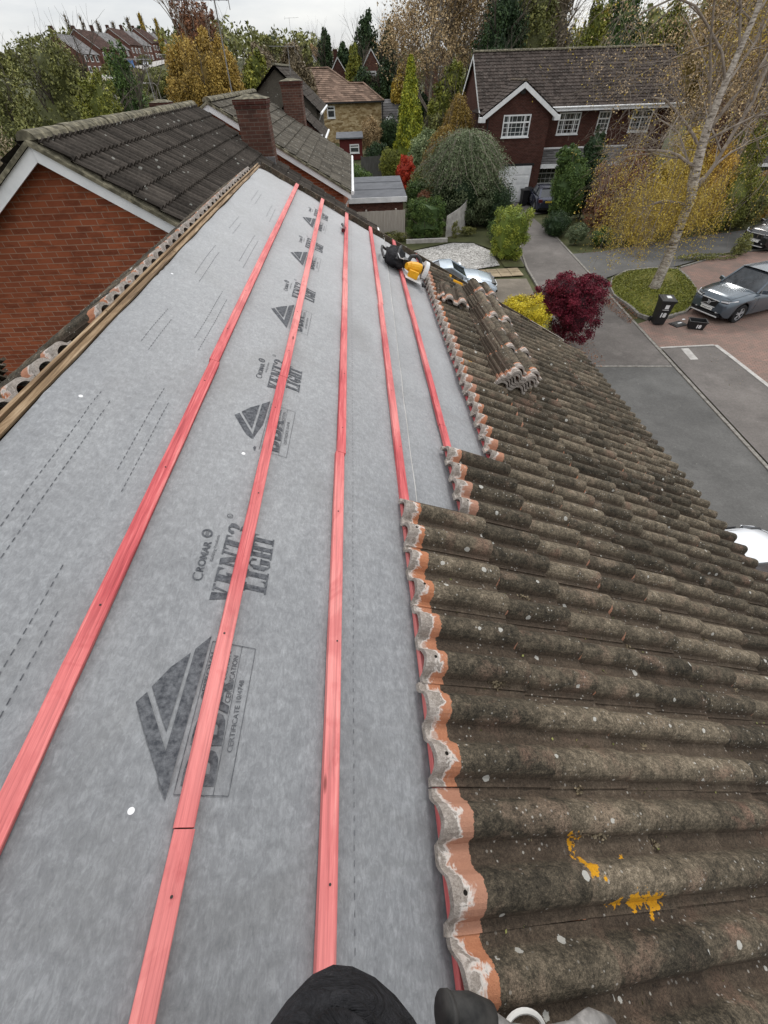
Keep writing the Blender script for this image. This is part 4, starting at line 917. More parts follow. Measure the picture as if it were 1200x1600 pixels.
for (R_, ty, tz, off, rr) in ((.064, .62, .78, (0, .008, .0), .014), (.060, .88, .42, (0, .004, -.012), .012), (.066, .15, .95, (.0, -.025, .0), .015)):
    c0 = Vector((-.066, -.150, CAMZ - .660)) + Vector(off); mb = MB()
    mb.tube([c0 + Vector((math.cos(a) * R_ * 1.02, math.sin(a) * ty * R_ + .006 * math.sin(a * 5), math.sin(a) * tz * R_)) for a in np.linspace(-.1, 3.2, 22)], [rr * (.35 + .65 * math.sin(math.pi * (i + .5) / 22)) for i in range(22)], 10)
    mb.build('trouser_fold', M['black_cloth'], t, smooth=True)
mb = MB(); nu, nv = 16, 8
mb.add([(-.13 + .118 * math.sin(math.pi * .55 * j / nv) * math.cos(6.2832 * i / nu), -.485 + .125 * math.sin(math.pi * .55 * j / nv) * math.sin(6.2832 * i / nu), CAMZ + .045 + .12 * math.cos(math.pi * .55 * j / nv)) for j in range(nv + 1) for i in range(nu)], [(j * nu + i, (j + 1) * nu + i, (j + 1) * nu + (i + 1) % nu, j * nu + (i + 1) % nu) for j in range(nv) for i in range(nu)])
mb.build('hair', M['hair'], t, smooth=True)
for J0, sg in ((J[19], 1), (J[23], -1)):
    b = Vector(J0[:3]); JJ = [tuple(b - Vector((0, .01, .02))) + (.028,), tuple(b + Vector((0, .03, .035))) + (.036,)]; E2 = [(0, 1)]
    for k in range(4):
        r0 = len(JJ); x = (k - 1.5) * .019; L = (.03, .036, .033, .025)[k]
        JJ += [tuple(b + Vector((x, .045, .06))) + (.0095,), tuple(b + Vector((x, .055, .06 + L))) + (.009,), tuple(b + Vector((x, .085, .062 + L * 1.2))) + (.0085,)]; E2 += [(1, r0), (r0, r0 + 1), (r0 + 1, r0 + 2)]
    r0 = len(JJ); JJ += [tuple(b + Vector((sg * .038, .04, .03))) + (.011,), tuple(b + Vector((sg * .05, .07, .045))) + (.0095,)]; E2 += [(1, r0), (r0, r0 + 1)]
    skin_mesh('hand', JJ, E2, M['skin'], t, sub=1)
for p0, d in (((-.12, -.48, -1.16), (0, .2, -.045)), ((.12, -.95, -1.23), (0, -.02, -.14))):
    p0 = Vector(p0) + Vector((0, 0, CAMZ)); d = Vector(d); mb = MB(); mb.tube([p0 - d * .15, p0 + d * .3, p0 + d * .8, p0 + d * 1.15], [.052, .056, .05, .032], 12); mb.build('boot', M['black'], t, smooth=True)

# ================================================================ HOUSES
def gable_house(name, label, x0, x1, y0, y1, ze, zr, wall, roof, zg=0, cat='house', ppp=3, gauge=.34, pitch=.30, amp=.025, thick=.02, oh=.25, ovg=.18, caps=True, barge=True, group=None, xr=None, gutter='white', capmat='mortar', pL=None):
    """ridge along Y at xr; gables at y0 and y1"""
    t = thing(name, label, cat, (0, 0, 0), 0, group); xr = (x0 + x1) / 2 if xr is None else xr
    mb = MB(); v = [(x0, y0, zg), (x1, y0, zg), (x1, y0, ze), (xr, y0, zr - .12), (x0, y0, ze)]; v += [(a, y1, c) for a, b, c in v]
    mb.add(v, [(0, 1, 2, 3, 4), (9, 8, 7, 6, 5), (1, 6, 7, 2), (0, 4, 9, 5)]); mb.build('wall', M[wall], t)
    mb = MB()
    for sx, xe in ((1, x1), (-1, x0)):
        dx = abs(xe - xr); dz = zr - ze; sl = dz / dx; e = Vector((xe + sx * oh, y0 - ovg, ze - sl * oh)); r = Vector((xr, y0 - ovg, zr)); up = r - e
        roof_slope(mb, e, (0, 1, 0), up, y1 - y0 + 2 * ovg, up.length, gauge, pitch, amp, thick, ppp, seed=int(x0 * 7 + y0))
        nn = up.normalized().cross(Vector((0, 1, 0))); nn = nn if nn.z > 0 else -nn
        q = [e, r, r + Vector((0, y1 - y0 + 2 * ovg, 0)), e + Vector((0, y1 - y0 + 2 * ovg, 0))]; mb.add([p - nn * .05 for p in q], [(0, 1, 2, 3)])
    ro = mb.build('roof', M[roof], t)
    if caps: mb = MB(); ridge_caps(mb, (xr, y0 - ovg, zr + .03), (xr, y1 + ovg, zr + .03)); mb.build('ridge_tiles', M[capmat], ro)
    if barge:
        for yy in (y0 - ovg, y1 + ovg - .03):
            for sx, xe in ((1, x1), (-1, x0)):
                sl = (zr - ze) / abs(xe - xr); e = Vector((xe + sx * oh, yy, ze - sl * oh - .05)); r = Vector((xr + sx * .002, yy, zr - .05)); d = Vector((0, 0, -.135 * max(1, math.hypot(1, sl))))
                vs = [e, r, r + d, e + d]; vs += [p + Vector((0, .03, 0)) for p in vs]
                if sx < 0: vs = [p + Vector((0, .001, 0)) for p in vs]
                m2 = MB(); m2.add(vs, [(0, 1, 2, 3), (7, 6, 5, 4), (0, 4, 5, 1), (2, 6, 7, 3), (3, 7, 4, 0)]); m2.build('bargeboard', M['white'], t)
                if yy < y0:      # mortar bedding strip under the verge tiles
                    m2 = MB(); vs = [e + Vector((0, -.035, .05)), r + Vector((0, -.035, .05)), r + Vector((0, -.035, .0)), e + Vector((0, -.035, .0))]; vs += [p + Vector((0, .10, .035)) for p in vs]
                    m2.add(vs, [(0, 1, 2, 3), (7, 6, 5, 4), (0, 4, 5, 1), (2, 6, 7, 3), (3, 7, 4, 0), (1, 5, 6, 2)]); m2.build('verge_mortar', M['mortar'], t)
    if gutter:
        for sx, xe in ((1, x1), (-1, x0)):
            sl = (zr - ze) / abs(xe - xr); m2 = MB(); gxx = xe + sx * (oh + .05); gzz = ze - sl * oh - .03; m2.tube([(gxx, y0 - ovg, gzz), (gxx, y1 + ovg, gzz)], .055, 8)
            m2.tube([(gxx, y0 + .1, gzz), (xe + sx * .06, y0 + .1, gzz - .35), (xe + sx * .06, y0 + .1, zg)], .035, 6); m2.build('gutter', M[gutter], t)
    return t
def chimney(parent, x0, x1, y0, y1, z0, z1, wall='brick_old', pots=0):
    mb = MB(); mb.box(x0, x1, y0, y1, z0, z1 - .22); c = mb.build('chimney', M[wall], parent)
    mb = MB(); mb.box(x0 - .02, x1 + .02, y0 - .02, y1 + .02, z1 - .22, z1 - .14); mb.box(x0 - .04, x1 + .04, y0 - .04, y1 + .04, z1 - .14, z1 - .05); mb.build('corbel', M['brick_dark'], c)
    mb = MB(); mb.add([(x0 - .05, y0 - .05, z1 - .05), (x1 + .05, y0 - .05, z1 - .05), (x1 + .05, y1 + .05, z1 - .05), (x0 - .05, y1 + .05, z1 - .05), ((x0 + x1) / 2 - .12, (y0 + y1) / 2 - .08, z1 + .03), ((x0 + x1) / 2 + .12, (y0 + y1) / 2 - .08, z1 + .03), ((x0 + x1) / 2 + .12, (y0 + y1) / 2 + .08, z1 + .02), ((x0 + x1) / 2 - .12, (y0 + y1) / 2 + .08, z1 + .03)],
        [(0, 1, 5, 4), (1, 2, 6, 5), (2, 3, 7, 6), (3, 0, 4, 7), (4, 5, 6, 7)]); mb.build('mortar_cap', M['mortar'], c)
    for k in range(pots): xx = x0 + (k + .5) * (x1 - x0) / pots; mb = MB(); mb.tube([(xx, (y0 + y1) / 2, z1 - .02), (xx, (y0 + y1) / 2, z1 + .28)], [.12, .10], 10); mb.build('chimney_pot', M['brick'], c)
    mb = MB(); mb.box(x0 - .06, x1 + .03, y0 - .10, y0 - .001, z0 - .0, z0 + .30); mb.box(x1 + .001, x1 + .05, y0 - .1, y1, z0 - .25, z0 + .12); mb.build('lead_flashing', M['slate_roof'], c)
    return c
# the attached neighbour: orange brick gable, dark ribbed roof
nb = gable_house('house', 'orange brick gable house with white bargeboards and dark ribbed roof, immediately left of our ridge', -8.3, .25, 7.15, 14.5, 4.62, 7.22, 'brick', 'nb_roof', ppp=6, gauge=.345, pitch=.15, amp=.045, thick=.035, xr=-4.02)
chimney(nb, -2.86, -2.12, 14.15, 14.75, 5.95, 7.36)
h2 = gable_house('house', 'second brick house in the row with grey roof and a tall chimney behind it', -7.6, -.45, 16.15, 23.8, 5.30, 7.24, 'brick', 'h2_roof', ppp=6, gauge=.36, pitch=.15, amp=.02, thick=.03, xr=-3.96)
chimney(h2, -2.80, -2.02, 23.5, 24.4, 5.8, 7.56)
h3 = gable_house('house', 'house with pebble dark tile hung gable behind the second tall chimney', -5.7, -1.9, 30, 37, 6.45, 8.0, 'h2_roof', 'nb_roof', xr=-3.75, oh=.2, barge=False, ppp=3, gauge=.3)
wing = gable_house('outbuilding', 'low brick wing with white gutter and downpipe between the tall chimney and the tan house', -3.9, -1.55, 26.0, 29.9, 5.75, 6.9, 'brick_mid', 'nb_roof', cat='house wing', caps=False, barge=False, oh=.15, xr=-2.9)
mb = MB(); mb.box(-2.7, -1.45, 25.75, 25.85, 5.62, 5.75); mb.tube([(-1.5, 25.9, 5.7), (-1.5, 25.9, 2.0)], .05, 6); mb.build('gutter', M['white'], wing)
left = gable_house('house', 'dark roofed house with a sooty chimney behind the left end of the neighbour ridge', -10.6, -6.2, 17.5, 22.5, 5.2, 6.7, 'brick_mid', 'nb_roof', oh=.2, barge=False)
chimney(left, -7.35, -6.75, 21.4, 22.0, 6.0, 7.15, 'brick_dark')

# tan stone house: hipped roof with a lower hip to the right
t = thing('house', 'tan stone house with pinkish hipped roof and one narrow window', 'house')
mb = MB(); mb.box(-9.3, 4.3, 85.4, 95.5, 0, 4.85); mb.build('wall', M['stone'], t)
def facetiles(mb, poly, gauge=.38, col=None):   # planar roof face made of lapped courses, clipped to the polygon
    P = [Vector(p) for p in poly]; e = (P[1] - P[0]).normalized(); n_ = (P[1] - P[0]).cross(P[2] - P[0]).normalized(); n_ = n_ if n_.z > 0 else -n_
    u = n_.cross(e); u = u if u.z > 0 else -u; pts = [((p - P[0]).dot(e), (p - P[0]).dot(u)) for p in P]; H = max(b for a, b in pts); k = 0; v = 0
    def span(v):
        xs_ = []
        for (a, b), (c, d) in zip(pts, pts[1:] + pts[:1]):
            if (b - v) * (d - v) <= 0 and b != d: xs_.append(a + (c - a) * (v - b) / (d - b))
        return (min(xs_), max(xs_)) if xs_ else None
    while v < H - .01:
        w = min(H, v + gauge); s0, s1 = span(v + .001), span(w - .001)
        if s0 and s1:
            L = max(s0[1] - s0[0], .1); m = max(1, int(L / .6))
            for i in range(m):
                a0 = s0[0] + L * i / m; a1 = s0[0] + L * (i + 1) / m; b0 = s1[0] + (s1[1] - s1[0]) * i / m; b1 = s1[0] + (s1[1] - s1[0]) * (i + 1) / m; c = random.random()
                A, B, C_, D_ = P[0] + e * a0 + u * v, P[0] + e * a1 + u * v, P[0] + e * b1 + u * w, P[0] + e * b0 + u * w
                mb.add([A + n_ * .05, B + n_ * .05, C_ + n_ * .01, D_ + n_ * .01, A, B], [(0, 1, 2, 3), (4, 5, 1, 0)], 0, (c,) * 3)
        v = w
mb = MB(); facetiles(mb, [(-9.7, 85, 4.7), (4.7, 85, 4.7), (1.8, 87.9, 6.5), (-.2, 87.9, 6.5), (-3.3, 90.5, 8.15), (-7.4, 90.5, 8.15)])
facetiles(mb, [(4.7, 85, 4.7), (4.7, 96, 4.7), (1.8, 93, 6.5), (1.8, 87.9, 6.5)]); facetiles(mb, [(-9.7, 96, 4.7), (-9.7, 85, 4.7), (-7.4, 90.5, 8.15)]); facetiles(mb, [(4.7, 96, 4.7), (-9.7, 96, 4.7), (-7.4, 90.5, 8.15), (-3.3, 90.5, 8.15), (-.2, 93, 6.5), (1.8, 93, 6.5)])
facetiles(mb, [(-.2, 87.9, 6.5), (-.2, 93, 6.5), (-3.3, 90.5, 8.15)]); ro = mb.build('roof', M['pink_roof'], t)
mb = MB()
for a, b in (((4.7, 85, 4.75), (1.8, 87.9, 6.55)), ((1.8, 87.9, 6.55), (-.2, 87.9, 6.55)), ((-.2, 87.9, 6.55), (-3.3, 90.5, 8.2)), ((-3.3, 90.5, 8.2), (-7.4, 90.5, 8.2)), ((-7.4, 90.5, 8.2), (-9.7, 85, 4.75))): ridge_caps(mb, a, b, .15)
mb.build('ridge_tiles', M['pink_roof'], ro)
mb = MB(); mb.box(-9.7, 4.7, 84.85, 84.98, 4.55, 4.72); mb.tube([(4.45, 85.1, 4.6), (4.45, 85.25, 0)], .09, 6); mb.build('gutter', M['black'], t)
window(t, -3.85, -2.65, 3.0, 4.35, 85.4, name='window', bars=(1, 0), frame=.16)
gable_house('house', 'grey roofed house end showing just right of the tan stone house', 1.2, 6.6, 97, 104, 4.6, 6.9, 'brick_dark', 'h2_roof', oh=.3, barge=False, xr=3.8)
t = thing('shed', 'dark red timber shed with white framed window in front of the tan house', 'shed')
mb = MB(); mb.box(-1.9, .95, 69, 72, 0, 2.0); mb.build('wall', M['redpaint'], t)
mb = MB(); mb.add([(-2.3, 68.7, 2.02), (1.1, 68.7, 2.02), (1.1, 72.4, 2.3), (-2.3, 72.4, 2.3), (-2.3, 68.7, 2.14), (1.1, 68.7, 2.14), (1.1, 72.4, 2.42), (-2.3, 72.4, 2.42)], [(3, 2, 1, 0), (4, 5, 6, 7), (0, 1, 5, 4), (1, 2, 6, 5), (2, 3, 7, 6), (3, 0, 4, 7)]); mb.build('roof', M['flat_roof'], t)
window(t, -.65, .55, .65, 1.5, 69, name='window', bars=(1, 0), frame=.12)
mb = MB(); mb.box(4.4, 11, 88, 92, 0, 2.4); t = thing('outbuilding', 'low grey boarded building with a small white skylight right of the tan house', 'outbuilding'); mb.build('wall', M['fence'], t)
mb = MB(); facetiles(mb, [(4.5, 87.6, 1.6), (11.2, 87.6, 1.6), (11.2, 92, 4.6), (4.5, 92, 4.6)], .5); mb.build('roof', M['slate_roof'], t)
mb = MB(); mb.add([(5.2, 87.95, 2.1), (6.2, 87.95, 2.1), (6.2, 88.9, 2.75), (5.2, 88.9, 2.75)], [(0, 1, 2, 3)]); mb.build('skylight', M['lamp'], t)

# flat roofed garage with boarded fence before it
t = thing('garage', 'brick garage with flat grey roof and white fascia behind the pale boarded fence', 'garage')
mb = MB(); mb.box(-.75, 2.95, 32.75, 38.9, 0, 2.02); mb.build('wall', M['brick_mid'], t)
mb = MB(); mb.add([(-.95, 32.5, 2.18), (3.15, 32.5, 2.18), (3.25, 39.1, 2.3), (-.95, 39.1, 2.3), (-.95, 32.5, 2.22), (3.15, 32.5, 2.22), (3.25, 39.1, 2.34), (-.95, 39.1, 2.34)], [(3, 2, 1, 0), (4, 5, 6, 7), (0, 1, 5, 4), (1, 2, 6, 5), (2, 3, 7, 6), (3, 0, 4, 7)])
for k in (1.0, 2.1): mb.box(-.94, 3.16, 32.5 + k * 2.1, 32.53 + k * 2.1, 2.24 + k * .037, 2.256 + k * .04)
mb.build('roof', M['flat_roof'], t)
mb = MB(); mb.box(-.97, 3.17, 32.43, 32.495, 1.93, 2.205); mb.build('fascia', M['white'], t)
def board_fence(name, label, a, b, h, m, post=True, step=.1, group=None, rail=False):
    t = thing(name, label, 'fence', (0, 0, 0), 0, group); a, b = Vector((*a, 0)), Vector((*b, 0)); L = (b - a).length; d = (b - a) / L; mb = MB(); n = int(L / step)
    for i in range(n):
        p = a + d * (i * step + .004); mb.obox(p + Vector((0, 0, h / 2)), p + d * (step - .008) + Vector((0, 0, h / 2)), .02 + .006 * (i % 2), h + random.uniform(-.02, .02), col=(random.random(),) * 3)
    mb.build('boards', M[m], t)
    if post:
        for i in range(int(L / 1.9) + 1): p = a + d * min(L, i * 1.9); mb = MB(); mb.box(p.x - .05, p.x + .05, p.y - .03, p.y + .07, 0, h + .08); mb.build('post', M[m], t)
    return t
board_fence('fence', 'pale grey boarded fence in front of the flat roofed garage', (-1.4, 31.7), (3.0, 31.8), 1.62, 'fence')
board_fence('fence', 'weathered grey panel fence behind the flat roofed garage', (.6, 55.5), (7.5, 57), 1.7, 'fence_dark', step=.18)
board_fence('fence', 'pale boarded fence at the foot of the gold conifer', (4.4, 86), (12, 86), 1.2, 'fence')
t = thing('garden_wall', 'curved pale rendered garden wall beneath the large weeping bush', 'wall')
mb = MB(); pts = [(5.75, 31.9), (6.2, 32.05), (6.7, 32.4), (7.1, 32.9), (7.35, 33.5), (7.5, 34.2)]
for i in range(5):
    a, b = pts[i], pts[i + 1]; ha, hb = 1.15 + .17 * i, 1.15 + .17 * (i + 1)
    if i == 4: hb = 1.3
    vs = [(a[0], a[1], 0), (b[0], b[1], 0), (b[0], b[1], hb), (a[0], a[1], ha)]; vs += [(x + .02, y + .16, z) for x, y, z in vs]
    mb.add(vs, [(0, 1, 2, 3), (7, 6, 5, 4), (3, 2, 6, 7)] + ([(3, 7, 4, 0)] if i == 0 else []) + ([(1, 5, 6, 2)] if i == 4 else []))
mb.build('wall', M['render'], t)
mb = MB(); mb.box(3.0, 5.7, 30.7, 30.9, 0, .22); struct(mb.build('kerb', M['render']))

# big brown brick house across the close
def big_house():
    t = thing('house', 'large brown brick house with projecting gable, white garage door and long tiled roof', 'house')
    mb = MB(); mb.box(9.75, 25, 43, 50.4, 0, 5.75); mb.add([(25, 43, 5.75), (25, 50.4, 5.75), (25, 46.7, 8.35)], [(0, 1, 2)]); mb.add([(9.75, 43, 5.75), (9.75, 50.4, 5.75), (9.75, 46.7, 8.35)], [(0, 2, 1)]); mb.build('wall', M['brick_dark'], t)
    mb = MB(); v = [(9.85, 41.2, 0), (14.6, 41.2, 0), (14.6, 41.2, 5.5), (12.25, 41.2, 6.85), (9.85, 41.2, 5.5)]; v += [(a, 43.0, c) for a, b, c in v]
    mb.add(v, [(0, 1, 2, 3, 4), (1, 6, 7, 2), (0, 4, 9, 5)]); mb.build('gable_wall', M['brick_dark'], t)
    mb = MB(); facets = roof_slope(mb, (9.5, 42.5, 5.55), (1, 0, 0), (0, 4.2, 2.93), 15.8, 5.13, .30, .30, .03, .035, 4, 5)
    roof_slope(mb, (9.5, 50.9, 5.55), (1, 0, 0), (0, -4.2, 2.93), 15.8, 5.13, .5, .6, .03, .035, 2, 6); ro = mb.build('roof', M['big_roof'], t)
    mb = MB(); ridge_caps(mb, (9.5, 46.7, 8.52), (25.3, 46.7, 8.52), .14); mb.build('ridge_tiles', M['mortar'], ro)
    mb = MB()
    for sx in (1, -1):
        e = Vector((12.25 + sx * 2.75, 40.9, 5.3)); r = Vector((12.25, 40.9, 6.98)); up = r - e; roof_slope(mb, e, (0, 1, 0), up, 4.0, up.length, .30, .30, .03, .035, 3, 8)
    g_ = mb.build('gable_roof', M['big_roof'], t); mb = MB(); ridge_caps(mb, (12.25, 40.9, 7.02), (12.25, 44.6, 7.02), .13); mb.build('ridge_tiles', M['tile_old'], g_)
    for sx in (1, -1):
        e = Vector((12.25 + sx * 2.78, 40.86, 5.25)); r = Vector((12.25 + sx * .002, 40.86, 6.95)); d = Vector((0, 0, -.3)); vs = [e, r, r + d, e + d]; vs += [p + Vector((0, .04, 0)) for p in vs]
        mb = MB(); mb.add(vs, [(0, 1, 2, 3), (7, 6, 5, 4), (2, 6, 7, 3), (3, 7, 4, 0), (0, 4, 5, 1)]); mb.box(e.x - .22, e.x + .22, 40.85, 41.3, 4.92, 5.2); mb.build('bargeboard', M['white'], t)
    mb = MB(); vs = [(9.55, 42.3, 5.35), (9.55, 46.7, 8.42), (9.55, 51.1, 5.35), (9.55, 51.1, 5.1), (9.55, 46.7, 8.15), (9.55, 42.3, 5.1)]; mb.prism([(0, 0), (4.4, 3.07), (8.8, 0), (8.8, -.25), (4.4, 2.8), (0, -.25)], (9.52, 42.3, 5.35), (0, 1, 0), (0, 0, 1), (.04, 0, 0)); mb.build('bargeboard', M['white'], t)
    mb = MB(); mb.box(15.05, 25.3, 42.35, 42.98, 5.30, 5.36); mb.box(15.05, 25.3, 42.42, 42.46, 5.36, 5.52); mb.tube([(15.05, 42.38, 5.5), (25.3, 42.38, 5.5)], .06, 8); mb.build('gutter', M['white'], t)
    window(t, 11.1, 13.15, 4.05, 5.28, 41.2, bars=(6, 2), side=[.22, .78], frame=.08)
    window(t, 15.95, 17.65, 3.95, 5.2, 43, bars=(6, 2), side=[.25, .75], frame=.08)
    window(t, 19.05, 20.0, 3.95, 5.2, 43, bars=(3, 2), frame=.08); window(t, 21.7, 23.3, 3.95, 5.2, 43, bars=(6, 2), side=[.5], frame=.08); pass
    mb = MB(); mb.box(11.35, 13.9, 41.14, 41.19, .05, 2.35)
    d = mb.build('garage_door', M['white'], t); mb = MB()
    for j in range(4):
        for i in range(4): mb.box(11.45 + i * .61, 11.45 + i * .61 + .53, 41.118, 41.139, .14 + j * .56, .14 + j * .56 + .44)
    mb.build('door_panel', M['white'], d)
    mb = MB(); mb.box(11.2, 14.05, 41.15, 41.197, 2.36, 2.5); mb.build('lintel', M['black'], t)
    mb = MB(); facetiles(mb, [(14.75, 41.5, 2.35), (22, 41.5, 2.35), (22, 43, 3.1), (14.75, 43, 3.1)], .28); p = mb.build('porch_roof', M['slate_roof'], t)
    mb = MB(); mb.box(14.7, 22, 41.42, 41.49, 2.1, 2.36); mb.box(14.7, 22, 42.90, 42.98, 3.1, 3.2); mb.build('porch_fascia', M['white'], p)
    window(t, 15.1, 16.6, .9, 1.95, 43, bars=(4, 1), frame=.07)
    mb = MB(); mb.tube([(9.95, 41.1, 5.1), (9.95, 41.1, 0)], .04, 6); mb.build('downpipe', M['black'], t)
    mb = MB(); mb.box(12.1, 12.4, 41.05, 41.19, 6.35, 6.55); mb.build('security_light', M['black'], t)
    return t
big_house()
def right_house():
    t = thing('house', 'orange brown brick house with white casement windows at the right edge behind the birch', 'house')
    mb = MB(); mb.box(29.0, 44, 38.5, 46, 0, 5.6); mb.build('wall', M['brick_mid'], t)
    mb = MB(); roof_slope(mb, (28.7, 38.1, 5.45), (1, 0, 0), (0, 4.2, 2.7), 16, 5.0, .33, .30, .03, .035, 3, 15); roof_slope(mb, (28.7, 46.5, 5.45), (1, 0, 0), (0, -4.2, 2.7), 16, 5.0, .5, .6, .03, .035, 2, 16); mb.build('roof', M['big_roof'], t)
    mb = MB(); mb.box(28.8, 44, 38.2, 38.3, 5.2, 5.45); mb.build('gutter', M['white'], t)
    for x in (29.6, 32.6, 36): window(t, x, x + 1.7, 3.4, 4.9, 38.5, bars=(5, 2), side=[.5], frame=.1)
    for x in (29.6, 33.6): window(t, x, x + 2.0, .9, 2.3, 38.5, bars=(5, 2), side=[.5], frame=.1)
    mb = MB(); facetiles(mb, [(28.8, 37.2, 2.5), (40, 37.2, 2.5), (40, 38.5, 3.1), (28.8, 38.5, 3.1)], .3); mb.build('porch_roof', M['slate_roof'], t)
    mb = MB(); mb.box(28.8, 40, 37.1, 37.18, 2.3, 2.5); mb.build('porch_fascia', M['white'], t)
right_house()
# far houses
for i, (x0, x1, y0, y1, ze, zr, w, lab) in enumerate([
    (-15.5, -9.5, 112, 121, 7.6, 10.9, 'render', 'far dark roofed house with an aerial left of the pink hipped roof'),
    (-11.0, -6.0, 128, 136, 8.2, 11.2, 'white_old', 'far house showing a white gable above the tan house'),
    (-7.6, -3.2, 140, 150, 8.4, 11.6, 'white_old', 'far house with a small white gable and maroon roof'),
    (-4.4, -.4, 118, 126, 7.2, 9.8, 'brick_dark', 'far house with a low dark maroon roof directly above the pink hipped roof'),
    (1.6, 5.4, 100, 108, 7.8, 10.3, 'brick_mid', 'far brick house with white edged gable left of the gold tree'),
    (15.0, 19.6, 112, 120, 8.2, 10.2, 'brick_mid', 'far brick house with white bay half hidden by golden trees')]):
    t = gable_house('house', lab, x0, x1, y0, y1, ze, zr, w, 'brown_roof', zg=0, ppp=2, gauge=.6, pitch=.8, amp=.02, oh=.3, caps=False, gutter=None)
    window(t, (x0 + x1) / 2 - .8, (x0 + x1) / 2 + .8, ze - 1.6, ze - .1, y0, bars=(2, 1), frame=.2)
    if i in (0, 3): chimney(t, x0 + 1.2, x0 + 2.0, y0 + 3, y0 + 3.8, zr - 1.6, zr + 1.0, 'brick_dark')
ORD = ['nearest', 'second', 'third', 'fourth', 'fifth', 'sixth', 'seventh', 'eighth']
for i in range(8):
    y0 = 196 + i * 19; x1 = -84 - .075 * (y0 - 200); zg = terrain(x1, y0) ; big = (i % 2 == 1)
    t = gable_house('house', f'{ORD[i]} red brick house of the terrace row on the far left hill', x1 - 12, x1, y0, y0 + (13 if not big else 15), zg + 5.2 + .6 * big, zg + 9.3 + .8 * big, 'brick_mid', ['slate_roof', 'brown_roof'][i % 2], zg=zg - 2, ppp=2, gauge=.7, pitch=1.0, amp=.03, oh=.4, caps=False, gutter=None, group='red brick houses along the far left hill')
    for k in range(3):
        for zz in (.9, 3.3):
            y = y0 + 1.6 + k * 4; f = MB(); f.box(x1 - .05, x1 + .1, y, y + 1.9, zg + zz, zg + zz + 1.5); fo = f.build('window', M['white'], t); f = MB(); f.box(x1 + .1, x1 + .14, y + .25, y + 1.65, zg + zz + .2, zg + zz + 1.3); f.build('pane', M['glass'], fo)
    chimney(t, x1 - 7, x1 - 6, y0 + .6, y0 + 1.6, zg + 8, zg + 10.8, 'brick_dark')
# far street and field on the hill
def strip(name, pts, w, m, dz=.1):
    mb = MB(); vs = []
    for (x, y) in pts: vs += [(x - w / 2, y, terrain(x - w / 2, y) + dz), (x + w / 2, y, terrain(x + w / 2, y) + dz)]
    mb.add(vs, [(2 * i, 2 * i + 1, 2 * i + 3, 2 * i + 2) for i in range(len(pts) - 1)]); return struct(mb.build(name, M[m]))
strip('far_road', [(-76 - .075 * (y - 200), y) for y in range(150, 350, 8)], 9, 'render', .25)
strip('field', [(-26 - .05 * (y - 60), y) for y in range(60, 150, 6)], 26, 'field', .12)
strip('far_road', [(-14.6, y) for y in range(48, 75, 5)], 3.5, 'render', .2)

